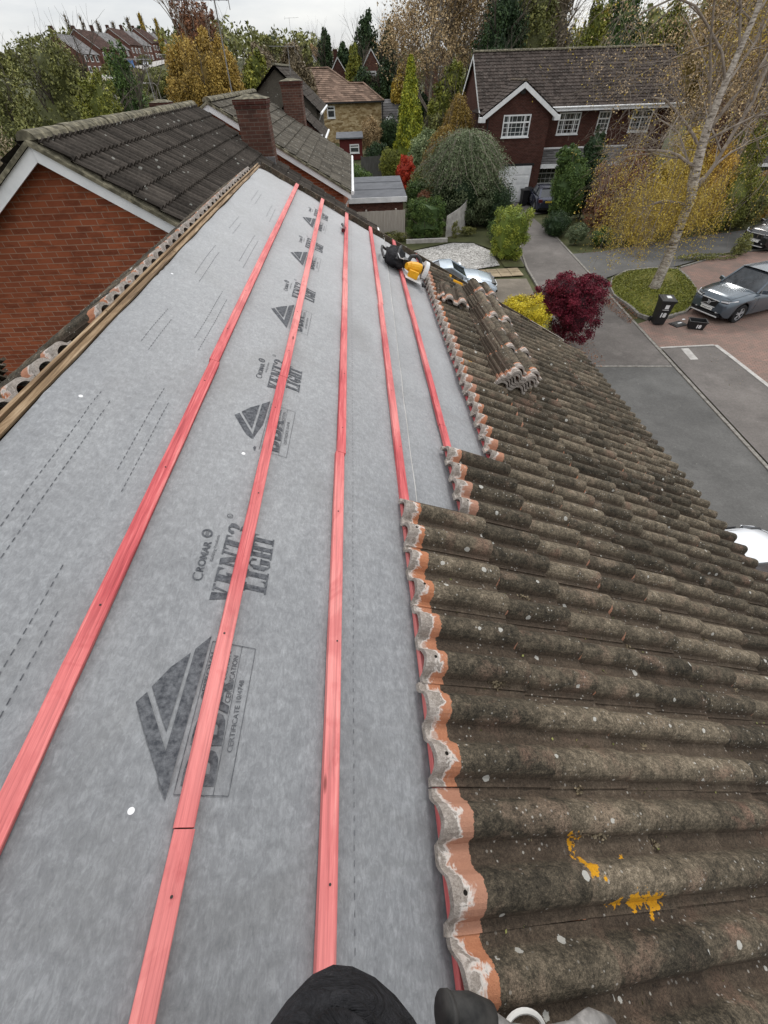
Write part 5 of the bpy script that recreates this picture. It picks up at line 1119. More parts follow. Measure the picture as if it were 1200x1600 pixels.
# ================================================================ VEHICLES
def lerp(T, x):
    for (a, va), (b, vb) in zip(T, T[1:]):
        if x <= b: return va + (vb - va) * max(0, (x - a) / (b - a))
    return T[-1][1]
def car(label, pos, heading, pm, L=4.6, W=1.86, kind='suv', plate=('', 'plate_w'), rear=False, group='cars parked around the close', badge=False, cat='car', z=0):
    t = thing('parked_car', label, cat, (pos[0], pos[1], z), R(heading), group); h = L / 2
    if kind == 'suv': H, belt, wr, gc = 1.66, 1.04, .365, .26; top = [(-h, .78), (-h + .12, .98), (-h + .5, 1.06), (0, 1.02), (h - 1.45, 1.07), (h - .9, 1.05), (h - .3, .98), (h - .06, .88), (h, .70)]; ws, rf, rr, rg = h - 1.42, h - 2.2, -h + .75, -h + .18
    elif kind == 'coupe': H, belt, wr, gc = 1.31, .84, .34, .16; top = [(-h, .62), (-h + .2, .84), (-h + 1.0, .92), (0, .84), (h - 1.5, .84), (h - .9, .78), (h - .35, .64), (h - .05, .48), (h, .40)]; ws, rf, rr, rg = h - 1.45, h - 2.25, -h + 1.75, -h + .75
    else: H, belt, wr, gc = 1.47, .94, .32, .20; top = [(-h, .66), (-h + .1, .92), (-h + .4, .98), (0, .93), (h - 1.25, .95), (h - .8, .89), (h - .25, .76), (h - .04, .62), (h, .52)]; ws, rf, rr, rg = h - 1.12, h - 1.85, -h + .65, -h + .22
    wx = (h - .86, -h + .88); ar = wr + .075
    def wid(x): e = abs(x) / h; return W / 2 * (1 - .16 * max(0, (e - .62) / .38) ** 2.2 - .12 * max(0, (e - .93) / .07) ** 2)
    def zb(x):
        b = gc + .16 * max(0, (abs(x) / h - .9) / .1) ** 2
        for c in wx:
            d = abs(x - c)
            if d < ar: b = max(b, wr + math.sqrt(ar * ar - d * d))
        return b
    X = sorted(set([round(-h + L * i / 40, 3) for i in range(41)] + [round(c + ar * k, 3) for c in wx for k in (-1.001, -.995, -.93, -.8, -.6, -.35, -.1, .1, .35, .6, .8, .93, .995, 1.001)]))
    vs = []; m = 12
    for x in X:
        w = wid(x); zt = lerp(top, x); b = min(zb(x), zt - .08); sh = max(b + .02, zt - .13)
        hood = x > ws - .05; cr = .045 if hood else .02
        half = [(w * .955, b), (w * .995, b + (sh - b) * .35), (w, b + (sh - b) * .7), (w * .975, sh), (w * .90, zt - .02), (w * .45, zt + cr * .8)]
        vs += [(x, y, z_) for y, z_ in half] + [(x, -y, z_) for y, z_ in reversed(half)]
    n_ = len(X); fs = [(i * m + k, (i + 1) * m + k, (i + 1) * m + k + 1, i * m + k + 1) for i in range(n_ - 1) for k in range(m - 1)] + [tuple(range(m)), tuple(reversed(range((n_ - 1) * m, n_ * m)))]
    mb = MB(); mb.add(vs, fs); body = mb.build('body', M[pm], t, smooth=True); body.data.polygons[-1].use_smooth = False; body.data.polygons[-2].use_smooth = False
    mb = MB(); mb.box(-h + .14, h - .14, -W / 2 * .80, W / 2 * .80, gc - .03, belt - .22); 
    for c in wx: mb.box(c - ar, c + ar, -W / 2 * .93, W / 2 * .93, wr + .02, wr + ar * .55)
    mb.build('underbody', M['black'], t)
    wb, wt = W / 2 * .90, W / 2 * .70; zbl = belt - .03; q = [(ws, wb * .96, lerp(top, ws) - .01), (rf, wt, H - .05), (rr, wt * .98, H - .07), (rg, wb * .90, lerp(top, rg) - .02)]
    def gp(x, y, z_): return (x, y, z_)
    g = MB(); a = [(x, y, z_) for x, y, z_ in q]; b_ = [(x, -y, z_) for x, y, z_ in q]
    g.add([a[0], a[1], b_[1], b_[0]], [(0, 1, 2, 3)]); g.build('windscreen', M['glass'], t)
    g = MB(); g.add([a[3], a[2], b_[2], b_[3]], [(3, 2, 1, 0)]); g.build('rear_window', M['glass'], t)
    for S in (a, b_):
        g = MB(); base = [(x, (wb if S is a else -wb) * (.97 if abs(x) > 1.2 else 1), lerp(top, x) - .02) for x in (ws - .05, (ws + rg) / 2, rg + .05)]
        g.add([base[0], base[1], base[2], S[2], S[1]], [(0, 1, 2, 3, 4)] if S is b_ else [(4, 3, 2, 1, 0)]); g.build('side_window', M['glass'], t)
    g = MB(); nx, ny = 8, 8; rv = []
    for i in range(nx + 1):
        x = rf + .06 + (rr - .04 - rf - .06) * i / nx
        for j in range(ny + 1):
            y = -wt * 1.02 + 2.04 * wt * j / ny; e = (2 * j / ny - 1); f_ = (2 * i / nx - 1); rv.append((x, y, H - .035 + .05 * (1 - e ** 4) * (1 - .3 * f_ * f_) - .02 * max(0, f_)))
    g.add(rv, [(i * (ny + 1) + j, i * (ny + 1) + j + 1, (i + 1) * (ny + 1) + j + 1, (i + 1) * (ny + 1) + j) for i in range(nx) for j in range(ny)]); g.build('roof', M[pm], t, smooth=True)
    g = MB()
    for sgn in (1, -1):
        S = [(x, y * sgn, z_) for x, y, z_ in q]; up = (0, 0, 1)
        g = MB(); g.obox(S[0], S[1], .07, .05, up); g.obox(S[1], S[2], .06, .05, up); g.obox(S[2], S[3], .13, .05, up)
        mx_ = (ws + rg) / 2 - .1; g.obox((mx_, wb * sgn * 1.0, lerp(top, mx_) - .03), (mx_ - .05, wt * sgn * 1.01, H - .06), .07, .04, (1, 0, 0)); g.build('pillar', M[pm], t)
    for c in wx:
        for sgn in (1, -1):
            y = sgn * (W / 2 - .125); w_ = MB(); pr_ = [(-.105, wr * .70), (-.105, wr * .93), (-.07, wr), (.07, wr), (.105, wr * .93), (.105, wr * .66)]
            ns = 26; w_.add([(c + r_ * math.cos(2 * math.pi * k / ns), y + o_ * sgn, wr + r_ * math.sin(2 * math.pi * k / ns)) for o_, r_ in pr_ for k in range(ns)], [(i * ns + k, i * ns + (k + 1) % ns, (i + 1) * ns + (k + 1) % ns, (i + 1) * ns + k) for i in range(5) for k in range(ns)])
            w_.add([(c + wr * .7 * math.cos(2 * math.pi * k / ns), y + .02 * sgn, wr + wr * .7 * math.sin(2 * math.pi * k / ns)) for k in range(ns)], [tuple(range(ns))])
            wo = w_.build('wheel', M['tyre'], t); r_ = MB(); yy = y + .085 * sgn
            for k in range(5):
                a_ = 2 * math.pi * k / 5 + .3
                for d_ in (-.16, .16): r_.obox((c + .05 * math.cos(a_), yy + .012 * sgn, wr + .05 * math.sin(a_)), (c + wr * .66 * math.cos(a_ + d_), yy, wr + wr * .66 * math.sin(a_ + d_)), .03, .028, (0, 1, 0))
            r_.tube([(c, yy - .01 * sgn, wr), (c, yy + .02 * sgn, wr)], .07, 12)
            r_.tube([(c + wr * .67 * math.cos(2 * math.pi * k / 24), yy, wr + wr * .67 * math.sin(2 * math.pi * k / 24)) for k in range(25)], .016, 5); r_.build('rim', M['alloy'], wo)
    zh = lerp(top, h - .18)
    for sgn in (1, -1):
        w = wid(h - .2); g = MB(); hp = [(h - .035, sgn * w * .52, zh - .13), (h - .09, sgn * w * .82, zh - .12), (h - .42, sgn * w * 1.0, zh - .04), (h - .46, sgn * w * .97, zh + .035), (h - .14, sgn * w * .80, zh - .01), (h - .05, sgn * w * .52, zh - .03)]
        hp = [Vector(p) + Vector((.03, sgn * .012, .0)) for p in hp]; g.add(hp + [p - Vector((.08, sgn * .05, 0)) for p in hp], [tuple(range(6)), tuple(reversed(range(6, 12)))] + [(i, (i + 1) % 6, 6 + (i + 1) % 6, 6 + i) for i in range(6)]); hl = g.build('headlight', M['glass'], t)
        g = MB(); g.obox(hp[1].lerp(hp[4], .5) + Vector((.01, 0, .0)), hp[2].lerp(hp[3], .5) + Vector((.012, sgn * .01, 0)), .03, .035); g.obox(hp[0].lerp(hp[5], .5) + Vector((.012, 0, 0)), hp[1].lerp(hp[4], .5) + Vector((.012, 0, 0)), .03, .035); g.build('lamp_strip', M['lamp'], hl)
        w2 = wid(-h + .1); g = MB(); g.box(-h - .01, -h + .25, min(sgn * w2 * .62, sgn * w2 * 1.0), max(sgn * w2 * .62, sgn * w2 * 1.0), .68, .86); g.build('tail_light', M['darkred'], t)
        g = MB(); my = sgn * (W / 2 * .93); g.obox((ws - .22, my, belt + .06), (ws - .25, my + sgn * .2, belt + .10), .09, .13, (0, 0, 1)); g.build('mirror', M[pm], t)
    g = MB()
    for sgn in (1, -1): g.tube([(x, sgn * wid(x) * .78, lerp(top, x) + .006) for x in np.linspace(ws + .02, h - .2, 9)], .005, 4)
    g.tube([(h - .2, y, lerp(top, h - .2) + .01 + .03 * (1 - abs(y))) for y in np.linspace(-wid(h - .2) * .78, wid(h - .2) * .78, 9)], .005, 4)
    for xx in (ws - .12, (ws + rg) / 2 - .1, (ws + rg) / 2 - 1.0):
        for sgn in (1, -1): g.tube([(xx, sgn * (W / 2 * .985), belt - .12), (xx, sgn * (W / 2 + .002), belt - .4), (xx, sgn * (W / 2 * .995), gc + .12)], .005, 4)
    g.build('shut_lines', M['black'], t)
    g = MB(); w = wid(h - .05); zz = zh - .10
    g.prism([(-w * .50, 0), (w * .50, 0), (w * .42, -.24), (-w * .42, -.24)], (h - .0, 0, zz), (0, 1, 0), (0, 0, 1), (.02, 0, 0)); gr_ = g.build('grille', M['black'], t)
    if kind == 'suv':
        g = MB(); g.obox((h + .022, -w * .52, zz + .012), (h + .022, w * .52, zz + .012), .02, .025); g.obox((h + .022, -w * .42, zz - .25), (h + .022, w * .42, zz - .25), .02, .02)
        g.obox((h + .030, -w * .35, zz - .23), (h + .030, w * .32, zz - .02), .012, .022, (1, 0, 0)) if badge else None; g.build('chrome_trim', M['steel'], gr_)
        if badge:
            g = MB(); g.tube([(h + .035, .055 * math.cos(2 * math.pi * k / 18), zz - .125 + .055 * math.sin(2 * math.pi * k / 18)) for k in range(19)], .009, 5); g.obox((h + .036, -.03, zz - .08), (h + .036, -.075, zz - .03), .012, .014, (1, 0, 0)); g.build('badge', M['steel'], gr_)
    g = MB(); g.box(h - .12, h + .035, -w * .86, w * .86, gc + .02, gc + .12); g.build('lower_bumper', M['black'], t); g = MB(); g.box(-h - .035, -h + .1, -w * .86, w * .86, gc + .02, gc + .14); g.build('lower_bumper', M['black'], t)
    if kind == 'suv':
        g = MB()
        for sgn in (1, -1): g.obox((h + .01, sgn * w * .58, gc + .16), (h - .14, sgn * w * .98, gc + .17), .03, .04)
        g.obox((h + .04, -w * .8, gc + .02), (h + .04, w * .8, gc + .02), .02, .04); g.build('bumper_trim', M['steel'], t)
    for sx, mm in ((1, 'plate_w'), (-1, 'plate_y')):
        g = MB(); zc = gc + .24 if sx > 0 else gc + .52; xo = sx * (h + .028 + (.012 if sx > 0 else 0)); g.box(min(xo, xo - sx * .02), max(xo, xo - sx * .02), -.26, .26, zc - .056, zc + .056); po = g.build('number_plate', M[mm], t)
        if plate[0] and sx > 0:
            v, f = text_polys(plate[0], .085); wv = max(p[0] for p in v); g = MB(); g.add([(xo + .003, -.22 + .44 * p[0] / wv, zc - .030 + p[1]) for p in v], f); g.build('plate_lettering', M['black'], po)
    return t
car('slate grey estate car facing the birch island on the brick forecourt', (14.75 + 2.35 * math.cos(R(19)), 17.55 + 2.35 * math.sin(R(19))), 199, 'p_grey', 4.7, 1.92, 'suv', ('HN68 AFV', 'plate_w'), badge=True)
car('pale ice blue sports car on the drive behind the loose roof tiles', (4.25, 21.6), -4, 'p_ice', 4.5, 1.88, 'coupe', z=.14)
car('white car below the eaves at the right edge, only its bonnet showing', (7.75, 3.25), 92, 'p_white', 4.4, 1.84, 'hatch')
car('black car at the right edge on the side road beyond the grey one', (22.95 + 2.25 * math.cos(R(22)), 26.45 + 2.25 * math.sin(R(22))), 202, 'p_black', 4.5, 1.85, 'suv', ('', 'plate_w'))
car('navy hatchback parked nose in beside the brown brick house with yellow rear plate', (14.55, 39.1), 84, 'p_navy', 4.0, 1.72, 'hatch')
for i, (x, y, c, lab) in enumerate([(-78, 206, 'p_navy', 'dark car outside the nearest house of the far left terrace'), (-76.5, 214, 'p_silver', 'small silver car second along the far left terrace street'), (-77, 233, 'p_white', 'white car in the middle of the far left terrace street'), (-84, 290, 'p_white', 'white van at the far end of the far left terrace street')]):
    car(lab, (x, y), -80 + 4 * i, c, 4.4, 1.85, 'hatch', z=terrain(x, y) + .35, group='cars on the far left hill street')
t = thing('skip', 'blue skip beside the houses on the far left street', 'skip'); mb = MB(); z_ = terrain(-80, 224) ; mb.box(-81.5, -79, 222, 226, z_, z_ + 2.6); mb.build('skip_body', M['blue'], t)
for i, x in enumerate((-13.6, -14.4)):
    car(['white van behind the ridge left of the tile hung gable', 'second white vehicle just behind the van left of the tile hung gable'][i], (x, 66 + i * 5), -85, 'p_white', 4.8, 2.0, 'suv', cat='van', group='white vehicles left of the tile hung gable', z=terrain(x, 68) + .2)

# ---- bins and crate
def digits(txt, size, fn, m, parent, offset=.004, w=None):
    v, f = text_polys(txt, size, 1, offset); W = max(p[0] for p in v); mb = MB(); mb.add([fn((p[0] - W / 2) * (1 if not w else w / W), p[1]) for p in v], f); return mb.build('lettering', m, parent)
def wheelie(label, pos, rz, num, group='wheeled bins'):
    t = thing('wheelie_bin', label, 'bin', (*pos, .012), R(rz), group); mb = MB()
    v = [(-.20, -.21, .04), (.20, -.21, .04), (.20, .22, .04), (-.20, .22, .04), (-.25, -.30, .95), (.25, -.30, .95), (.25, .30, .95), (-.25, .30, .95), (-.275, -.33, .95), (.275, -.33, .95), (.275, .33, .95), (-.275, .33, .95), (-.275, -.33, 1.0), (.275, -.33, 1.0), (.275, .33, 1.0), (-.275, .33, 1.0)]
    mb.add(v, [(3, 2, 1, 0)] + [(a, (a + 1) % 4, 4 + (a + 1) % 4, 4 + a) for a in range(4)] + [(4 + a, 4 + (a + 1) % 4, 8 + (a + 1) % 4, 8 + a) for a in range(4)] + [(8 + a, 8 + (a + 1) % 4, 12 + (a + 1) % 4, 12 + a) for a in range(4)]); mb.build('bin_body', M['black'], t)
    mb = MB(); mb.add([(-.285, -.36, 1.0), (.285, -.36, 1.0), (.285, .34, 1.0), (-.285, .34, 1.0), (-.285, -.36, 1.03), (.285, -.36, 1.03), (.285, .34, 1.05), (-.285, .34, 1.05), (-.2, -.25, 1.065), (.2, -.25, 1.065), (.2, .25, 1.085), (-.2, .25, 1.085)], [(3, 2, 1, 0), (0, 1, 5, 4), (1, 2, 6, 5), (2, 3, 7, 6), (3, 0, 4, 7), (4, 5, 9, 8), (5, 6, 10, 9), (6, 7, 11, 10), (7, 4, 8, 11), (8, 9, 10, 11)]); l = mb.build('lid', M['black'], t)
    mb = MB(); mb.tube([(-.22, .42, 1.0), (.22, .42, 1.0)], .016, 8); mb.obox((-.2, .30, .97), (-.2, .42, 1.0), .03, .04); mb.obox((.2, .30, .97), (.2, .42, 1.0), .03, .04); mb.build('handle', M['black'], t)
    for s in (-1, 1): mb = MB(); mb.tube([(s * .225, .25, .10), (s * .27, .25, .10)], .10, 16); mb.build('wheel', M['tyre'], t)
    if num:
        fn = lambda x, z: (x, -.214 - .09 * (z + .34) / .91, z + .36); digits('18', .24, fn, M['white'], t, .012)
        mb = MB(); yy = lambda z: -.217 - .09 * z / .91; mb.add([(-.06, yy(.66) - .001, .70), (.09, yy(.66) - .001, .70), (.09, yy(.82) - .003, .86), (-.06, yy(.82) - .003, .86)], [(0, 1, 2, 3)]); mb.add([(-.12, yy(.62) - .002, .645), (.12, yy(.62) - .002, .645), (.12, yy(.62) - .003, .665), (-.12, yy(.62) - .003, .665)], [(0, 1, 2, 3)]); mb.build('sticker', M['white'], t)
        mb = MB(); mb.add([(-.06, -.12, 1.0735), (.12, -.12, 1.0735), (.11, .12, 1.083), (-.05, .12, 1.083)], [(0, 1, 2, 3)]); mb.build('sticker', M['white'], l)
    return t
wheelie('black wheeled bin marked 18 standing beside the birch island', (12.62, 17.25), -14, True)
wheelie('black wheeled bin beside the white garage door of the brown house', (13.35, 40.0), 5, False)
wheelie('second black wheeled bin in the shade right of the white garage door', (13.85, 40.5), 5, False)
t = thing('recycling_crate', 'open black recycling crate marked 18 on the brick forecourt', 'crate', (13.95, 16.65, .012), R(-22))
mb = MB(); a, b, hh = (.27, .17), (.33, .22), .30
def ringv(x, y, z): return [(-x, -y, z), (x, -y, z), (x, y, z), (-x, y, z)]
v = ringv(.27, .17, 0) + ringv(.32, .21, .30) + ringv(.345, .235, .30) + ringv(.345, .235, .325) + ringv(.305, .195, .325) + ringv(.26, .16, .015)
mb.add(v, [(3, 2, 1, 0)] + [(4 * k + a, 4 * k + (a + 1) % 4, 4 * k + 4 + (a + 1) % 4, 4 * k + 4 + a) for k in range(5) for a in range(4)] + [(20, 21, 22, 23)]); mb.build('crate_body', M['black'], t)
digits('18', .19, lambda x, z: (x + .06, -.178 - .04 * (z + .06) / .3, z + .07), M['white'], t, .010)
t = thing('crate_lid', 'black crate lid lying flat between the marked bin and the crate', 'lid', (13.45, 17.05, .014), R(20))
mb = MB(); mb.box(-.31, .31, -.22, .22, 0, .03); mb.box(-.25, .25, -.16, .16, .03, .045); mb.build('lid_panel', M['black'], t)
mb = MB(); mb.box(-.02, .2, -.03, .05, .046, .048); mb.build('sticker', M['white'], t)
t = thing('litter', 'scrap of white paper lying on the bricks near the crate', 'litter', (13.95, 17.5, .016)); mb = MB(); mb.add([(-.06, -.04, 0), (.07, -.03, .01), (.05, .05, .02), (-.05, .05, .0)], [(0, 1, 2, 3)]); mb.build('paper', M['white'], t)

# ---- lamp posts, aerials
t = thing('lamp_post', 'black lantern lamp post among the shrubs before the brown brick house', 'lamp post', (16.55, 36.6, 0))
mb = MB(); mb.tube([(0, 0, 0), (0, 0, 2.0)], .04, 8); mb.tube([(0, 0, 0), (0, 0, .3)], .08, 8); mb.build('post', M['black'], t)
mb = MB(); mb.tube([(0, 0, 2.0), (0, 0, 2.45)], [.10, .19], 4); l = mb.build('lantern_glass', M['glass'], t)
mb = MB(); mb.tube([(0, 0, 2.45), (0, 0, 2.5), (0, 0, 2.65), (0, 0, 2.78)], [.27, .25, .08, .03], 6); mb.tube([(0, 0, 1.96), (0, 0, 2.01)], .12, 6)
for k in range(4): a = math.pi / 2 * k; mb.tube([(.10 * math.cos(a), .10 * math.sin(a), 2.0), (.19 * math.cos(a), .19 * math.sin(a), 2.46)], .012, 4)
mb.build('lantern_frame', M['metal'], t)
def street(label, x, y, zg, zt, arm, m='kerb'):
    t = thing('street_lamp', label, 'street lamp', (0, 0, 0), 0, 'street lamps on the left'); mb = MB(); mb.tube([(x, y, zg), (x, y, zt - .3), (x + arm * .2, y, zt), (x + arm, y, zt + .05)], [.09, .05, .045, .04], 8); mb.build('post', M[m], t)
    mb = MB(); mb.obox((x + arm, y, zt + .05), (x + arm * 1.45, y, zt + .08), .2, .12); mb.build('lamp_head', M['render'], t)
street('pale street lamp standing in the hedge behind the neighbour ridge', -15.85, 40, 0, 7.25, -1.3)
street('thin street lamp by the green field left of the orange willow', -22.6, 70, 0, 7.3, -1.2)
street('bare metal lamp column left of the orange birch beyond the red thing', -28.5, 100, 2, 10.2, -1.6)
def aerial(label, x, y, z0, z1, n=6, boom=1.2, dirx=1, parent=None):
    t = thing('television_aerial', label, 'aerial', (0, 0, 0), 0, 'television aerials'); mb = MB(); mb.tube([(x, y, z0), (x + .05, y, z1)], .022, 5); mb.build('mast', M['metal'], t)
    mb = MB(); mb.tube([(x - boom * .3 * dirx, y, z1 - .05), (x + boom * .7 * dirx, y, z1 - .02)], .012, 4)
    for k in range(n): xx = x - boom * .25 * dirx + boom * .9 * dirx * k / n; mb.tube([(xx, y - .22, z1 - .05), (xx, y + .22, z1 - .05)], .007, 3)
    mb.tube([(x - boom * .3 * dirx, y, z1 - .25), (x - boom * .3 * dirx, y, z1 + .16)], .012, 4); mb.build('array', M['metal'], t)
aerial('tall leaning television aerial in front of the orange willow', -4.15, 20.5, 7.1, 9.35, boom=1.6, dirx=-1)
aerial('small aerial above the sooty chimney on the left', -7.25, 21.7, 7.0, 8.2, boom=.9, dirx=-1)
aerial('aerial on the tile hung gable roof', -3.2, 32, 7.6, 8.7, boom=1.3, dirx=-1)
aerial('aerial on the dark roof left of the pink hipped roof', -10.5, 115, 10, 14.5, boom=2.5)
t = thing('tarpaulin', 'red plastic sheeting on the verge below the orange willow', 'tarpaulin'); z_ = terrain(-20, 80); mb = MB()
mb.add([(-20.4 + i * .6, 78 + j * .7, z_ + 1.0 + .5 * noise.noise(Vector((i, j, 3)))) for j in range(4) for i in range(5)], [(j * 5 + i, j * 5 + i + 1, j * 5 + i + 6, j * 5 + i + 5) for j in range(3) for i in range(4)]); mb.build('sheet', M['redobj'], t)

# ================================================================ PLANTS
bush('maple', 'purple leaved maple with a broad flat crown beside the drive', 'shrub', (7.95, 15.9, 0), [(0, 0, 1.75, 1.40, 1.15, .72), (-.5, -.2, 2.15, .85, .75, .6), (.55, .3, 1.95, .85, .8, .55), (.1, -.4, 1.1, 1.05, .95, 1.0), (-.9, .1, 1.7, .8, .8, .6)], 44000, .062, 'maple', clumps=170, csize=.20, core=.55, fill=.25, corecol=.05)
bush('yellow_shrub', 'bright yellow clipped evergreen between the roof eaves and the purple maple', 'shrub', (6.0, 15.4, 0), [(0, 0, 1.2, 1.15, 1.0, .95), (-.3, .2, 1.5, .8, .7, .5)], 32000, .055, 'yellow', clumps=160, csize=.19, core=.8)
bush('hedge', 'lime green topped columnar hedge clump at the end of the drive', 'hedge', (8.6, 27.1, 0), [(0, 0, 1.2, 1.05, 1.0, 1.3)], 20000, .085, 'lime', clumps=110, csize=.2, shape='box', core=.82)
bush('hedge', 'square dark green hedge beside the boarded fence', 'hedge', (4.35, 31.7, 0), [(0, .3, 1.1, 1.3, .75, 1.12)], 20000, .085, 'green', clumps=130, csize=.17, shape='box', core=.85)
bush('round_shrub', 'round clipped grey green ball at the drive corner, the left of two', 'shrub', (13.55, 29.2, 0), [(0, 0, .55, .72, .65, .58)], 7000, .06, 'greygreen', clumps=60, csize=.2, core=.85)
bush('round_shrub', 'lower clipped green ball right of its grey green neighbour', 'shrub', (14.9, 28.6, 0), [(0, 0, .5, .72, .65, .55)], 7000, .06, 'green', clumps=60, csize=.2, core=.85)
bush('hedge', 'tall bright green conifer hedge hiding the parked navy hatchback', 'hedge', (14.8, 34.3, 0), [(-.4, 0, 1.9, 1.2, 1.4, 2.0), (-.6, .4, 3.4, 1.0, 1.0, .8)], 24000, .11, 'green', clumps=130, csize=.2, core=.8)
bush('evergreen', 'dark evergreen with a pointed top beside the lantern', 'tree', (16.3, 35.5, 0), [(0, 0, 1.9, 1.4, 1.3, 1.9), (-.2, .2, 3.6, .75, .7, 1.3)], 20000, .12, 'darkgreen', clumps=120, csize=.2, core=.8)
bush('shrub', 'low dark green shrub at the foot of the clipped balls', 'shrub', (13.0, 31.4, 0), [(0, 0, .6, .9, 1.2, .8)], 7000, .08, 'darkgreen', clumps=60, core=.8)
# golden masses behind the birch
GB = [('copper', 16.2, 30.8, 2.2, 2.0, 1.6, 2.3, 'copper leaved shrub left of the golden masses behind the birch'), ('gold', 17.6, 28.7, 1.5, 2.0, 1.3, 1.7, 'low golden shrub overhanging the side road left of the birch trunk'), ('gold', 19.2, 30.5, 2.6, 2.1, 1.8, 2.7, 'tall golden shrub directly behind the birch trunk'), ('orange', 21.4, 30.6, 2.2, 1.9, 1.6, 2.4, 'orange gold shrub right of the birch trunk'), ('yellowgreen', 23.6, 31.0, 1.7, 1.7, 1.5, 1.8, 'yellow green shrub beside the slatted fence'), ('olive', 25.3, 31.2, 1.4, 1.5, 1.3, 1.5, 'dark olive shrub behind the black car'), ('orange', 27.8, 33.0, 1.5, 1.9, 1.5, 1.7, 'rusty orange shrub at the right edge behind the black car')]
for lf, x, y, z, rx, ry, rz_, lab in GB:
    bush('golden_shrub', lab, 'shrub', (x, y, 0), [(0, 0, z, rx, ry, rz_), (.5, .2, z * 1.35, rx * .6, ry * .6, rz_ * .6), (-.6, -.2, z * .7, rx * .7, ry * .7, rz_ * .7)], 17000, .10, lf, clumps=150, csize=.21, core=.66, fill=.25, group='autumn shrubs along the side road')
board_fence('fence', 'slatted grey fence behind the orange shrubs near the right edge', (23.6, 33.6), (28.5, 33.2), 2.6, 'fence', step=.24)
bush('hedge', 'golden hedge between the two brick houses at the right', 'hedge', (27.0, 36.0, 0), [(0, 0, 2.4, 1.7, 1.3, 2.8)], 15000, .13, 'yellowgreen', clumps=110, csize=.2, core=.75)

def weeper(name, label, loc, R_, H_, leaf, n_str=620, size=.10, per=34, seed=1, inner='greygreen', pull=1.0):
    t = thing(name, label, 'shrub', loc); rng = np.random.default_rng(seed); P, D, C = [], [], []; tw = MB()
    for i in range(n_str):
        a = rng.uniform(0, 6.283); r0 = rng.uniform(.0, .8) ** .7; el = rng.uniform(.4, 1.0)
        x0, y0, z0 = math.cos(a) * R_ * r0 * .55, math.sin(a) * R_ * r0 * .55, H_ * (1 - .42 * r0 ** 2) * rng.uniform(.82, 1.0)
        a2 = a + rng.normal() * .8; ln = R_ * rng.uniform(.3, .8); cb = rng.uniform(-.25, .25); pts = []
        for k in range(per):
            u = k / (per - 1); px = x0 + math.cos(a2) * ln * u; py = y0 + math.sin(a2) * ln * u; pz = z0 + .25 * math.sin(u * 2.2) - pull * H_ * (.52 * u ** 2.1) * (.6 + .5 * el)
            if pz < .1: break
            pts.append((px, py, pz)); q = rng.normal(size=3) * .07; P.append((px + q[0], py + q[1], pz + q[2])); D.append((math.cos(a2) * u, math.sin(a2) * u, 1.2 - u)); C.append(.5 + cb + rng.normal() * .12 + .15 * (1 - u))
            q = rng.normal(size=3) * .12; P.append((px + q[0], py + q[1], pz - .12 + q[2])); D.append((math.cos(a2), math.sin(a2), .3)); C.append(.30 + cb * .5)
        if i % 3 == 0 and len(pts) > 5: tw.tube(pts[::5], .012, 3, cap=False)
    leafmesh('crown', M['L_' + leaf], t, np.array(P), np.array(D, float), size, np.array(C), .45, .8, rng)
    tw.build('twigs', M['twig'], t); mb = MB(); mb.tube([(0, 0, 0), (.1, .1, H_ * .5), (0, 0, H_ * .85)], [.14, .10, .04], 7); mb.build('trunk', M['bark'], t)
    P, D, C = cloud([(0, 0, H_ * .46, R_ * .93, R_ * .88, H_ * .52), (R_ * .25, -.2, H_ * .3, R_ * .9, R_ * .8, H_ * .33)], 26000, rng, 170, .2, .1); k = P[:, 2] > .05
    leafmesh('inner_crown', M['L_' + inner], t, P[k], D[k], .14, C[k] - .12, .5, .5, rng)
    mc = MB(); vs = []  # solid dark green lump that fills the inside of the crown
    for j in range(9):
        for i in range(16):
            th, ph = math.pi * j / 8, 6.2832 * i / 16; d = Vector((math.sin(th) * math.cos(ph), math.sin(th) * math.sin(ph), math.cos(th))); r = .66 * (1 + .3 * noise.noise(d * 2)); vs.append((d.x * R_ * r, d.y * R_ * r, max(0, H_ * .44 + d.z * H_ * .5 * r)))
    mc.add(vs, [(j * 16 + i, j * 16 + (i + 1) % 16, (j + 1) * 16 + (i + 1) % 16, (j + 1) * 16 + i) for j in range(8) for i in range(16)], 0, (.1,) * 3); mc.build('dark_core', M['L_darkgreen'], t)
    return t
weeper('weeping_cotoneaster', 'huge arching grey green bush spilling over the pale garden wall', (7.35, 35.4, 0), 3.0, 5.0, 'greygreen', 1000, .10, 26, 3, 'greygreen', .40)
weeper('weeping_conifer', 'weeping rust gold conifer against the side of the brown brick house', (8.1, 43.6, 0), 1.7, 6.4, 'rust', 420, .12, 34, 4, 'rust', 1.1)
weeper('weeping_conifer', 'rust gold weeping conifer behind the arching grey green bush', (6.9, 41.5, 0), 2.0, 4.8, 'rust', 480, .12, 34, 5, 'rust', 1.0)
def conifer(name, label, loc, r, h, leaf, n, size, seed=0, cat='tree'):
    return bush(name, label, cat, loc, [(0, 0, h * .5, r, r, h * .52)], n, size, leaf, shape='cone', clumps=240, csize=.13, core=.9, fill=.05, droop=-.6)
conifer('golden_conifer', 'tall golden edged conical conifer right of the tan stone house', (5.55, 55, 0), 2.35, 8.3, 'goldconifer', 26000, .20)
bush('variegated_shrub', 'pale variegated shrub at the foot of the gold conifer', 'shrub', (6.2, 48, 0), [(0, 0, 2.0, 1.7, 1.5, 2.3), (.9, .3, 3.0, 1.1, 1.0, 1.2)], 18000, .14, 'variegated', clumps=120, csize=.2, core=.75)
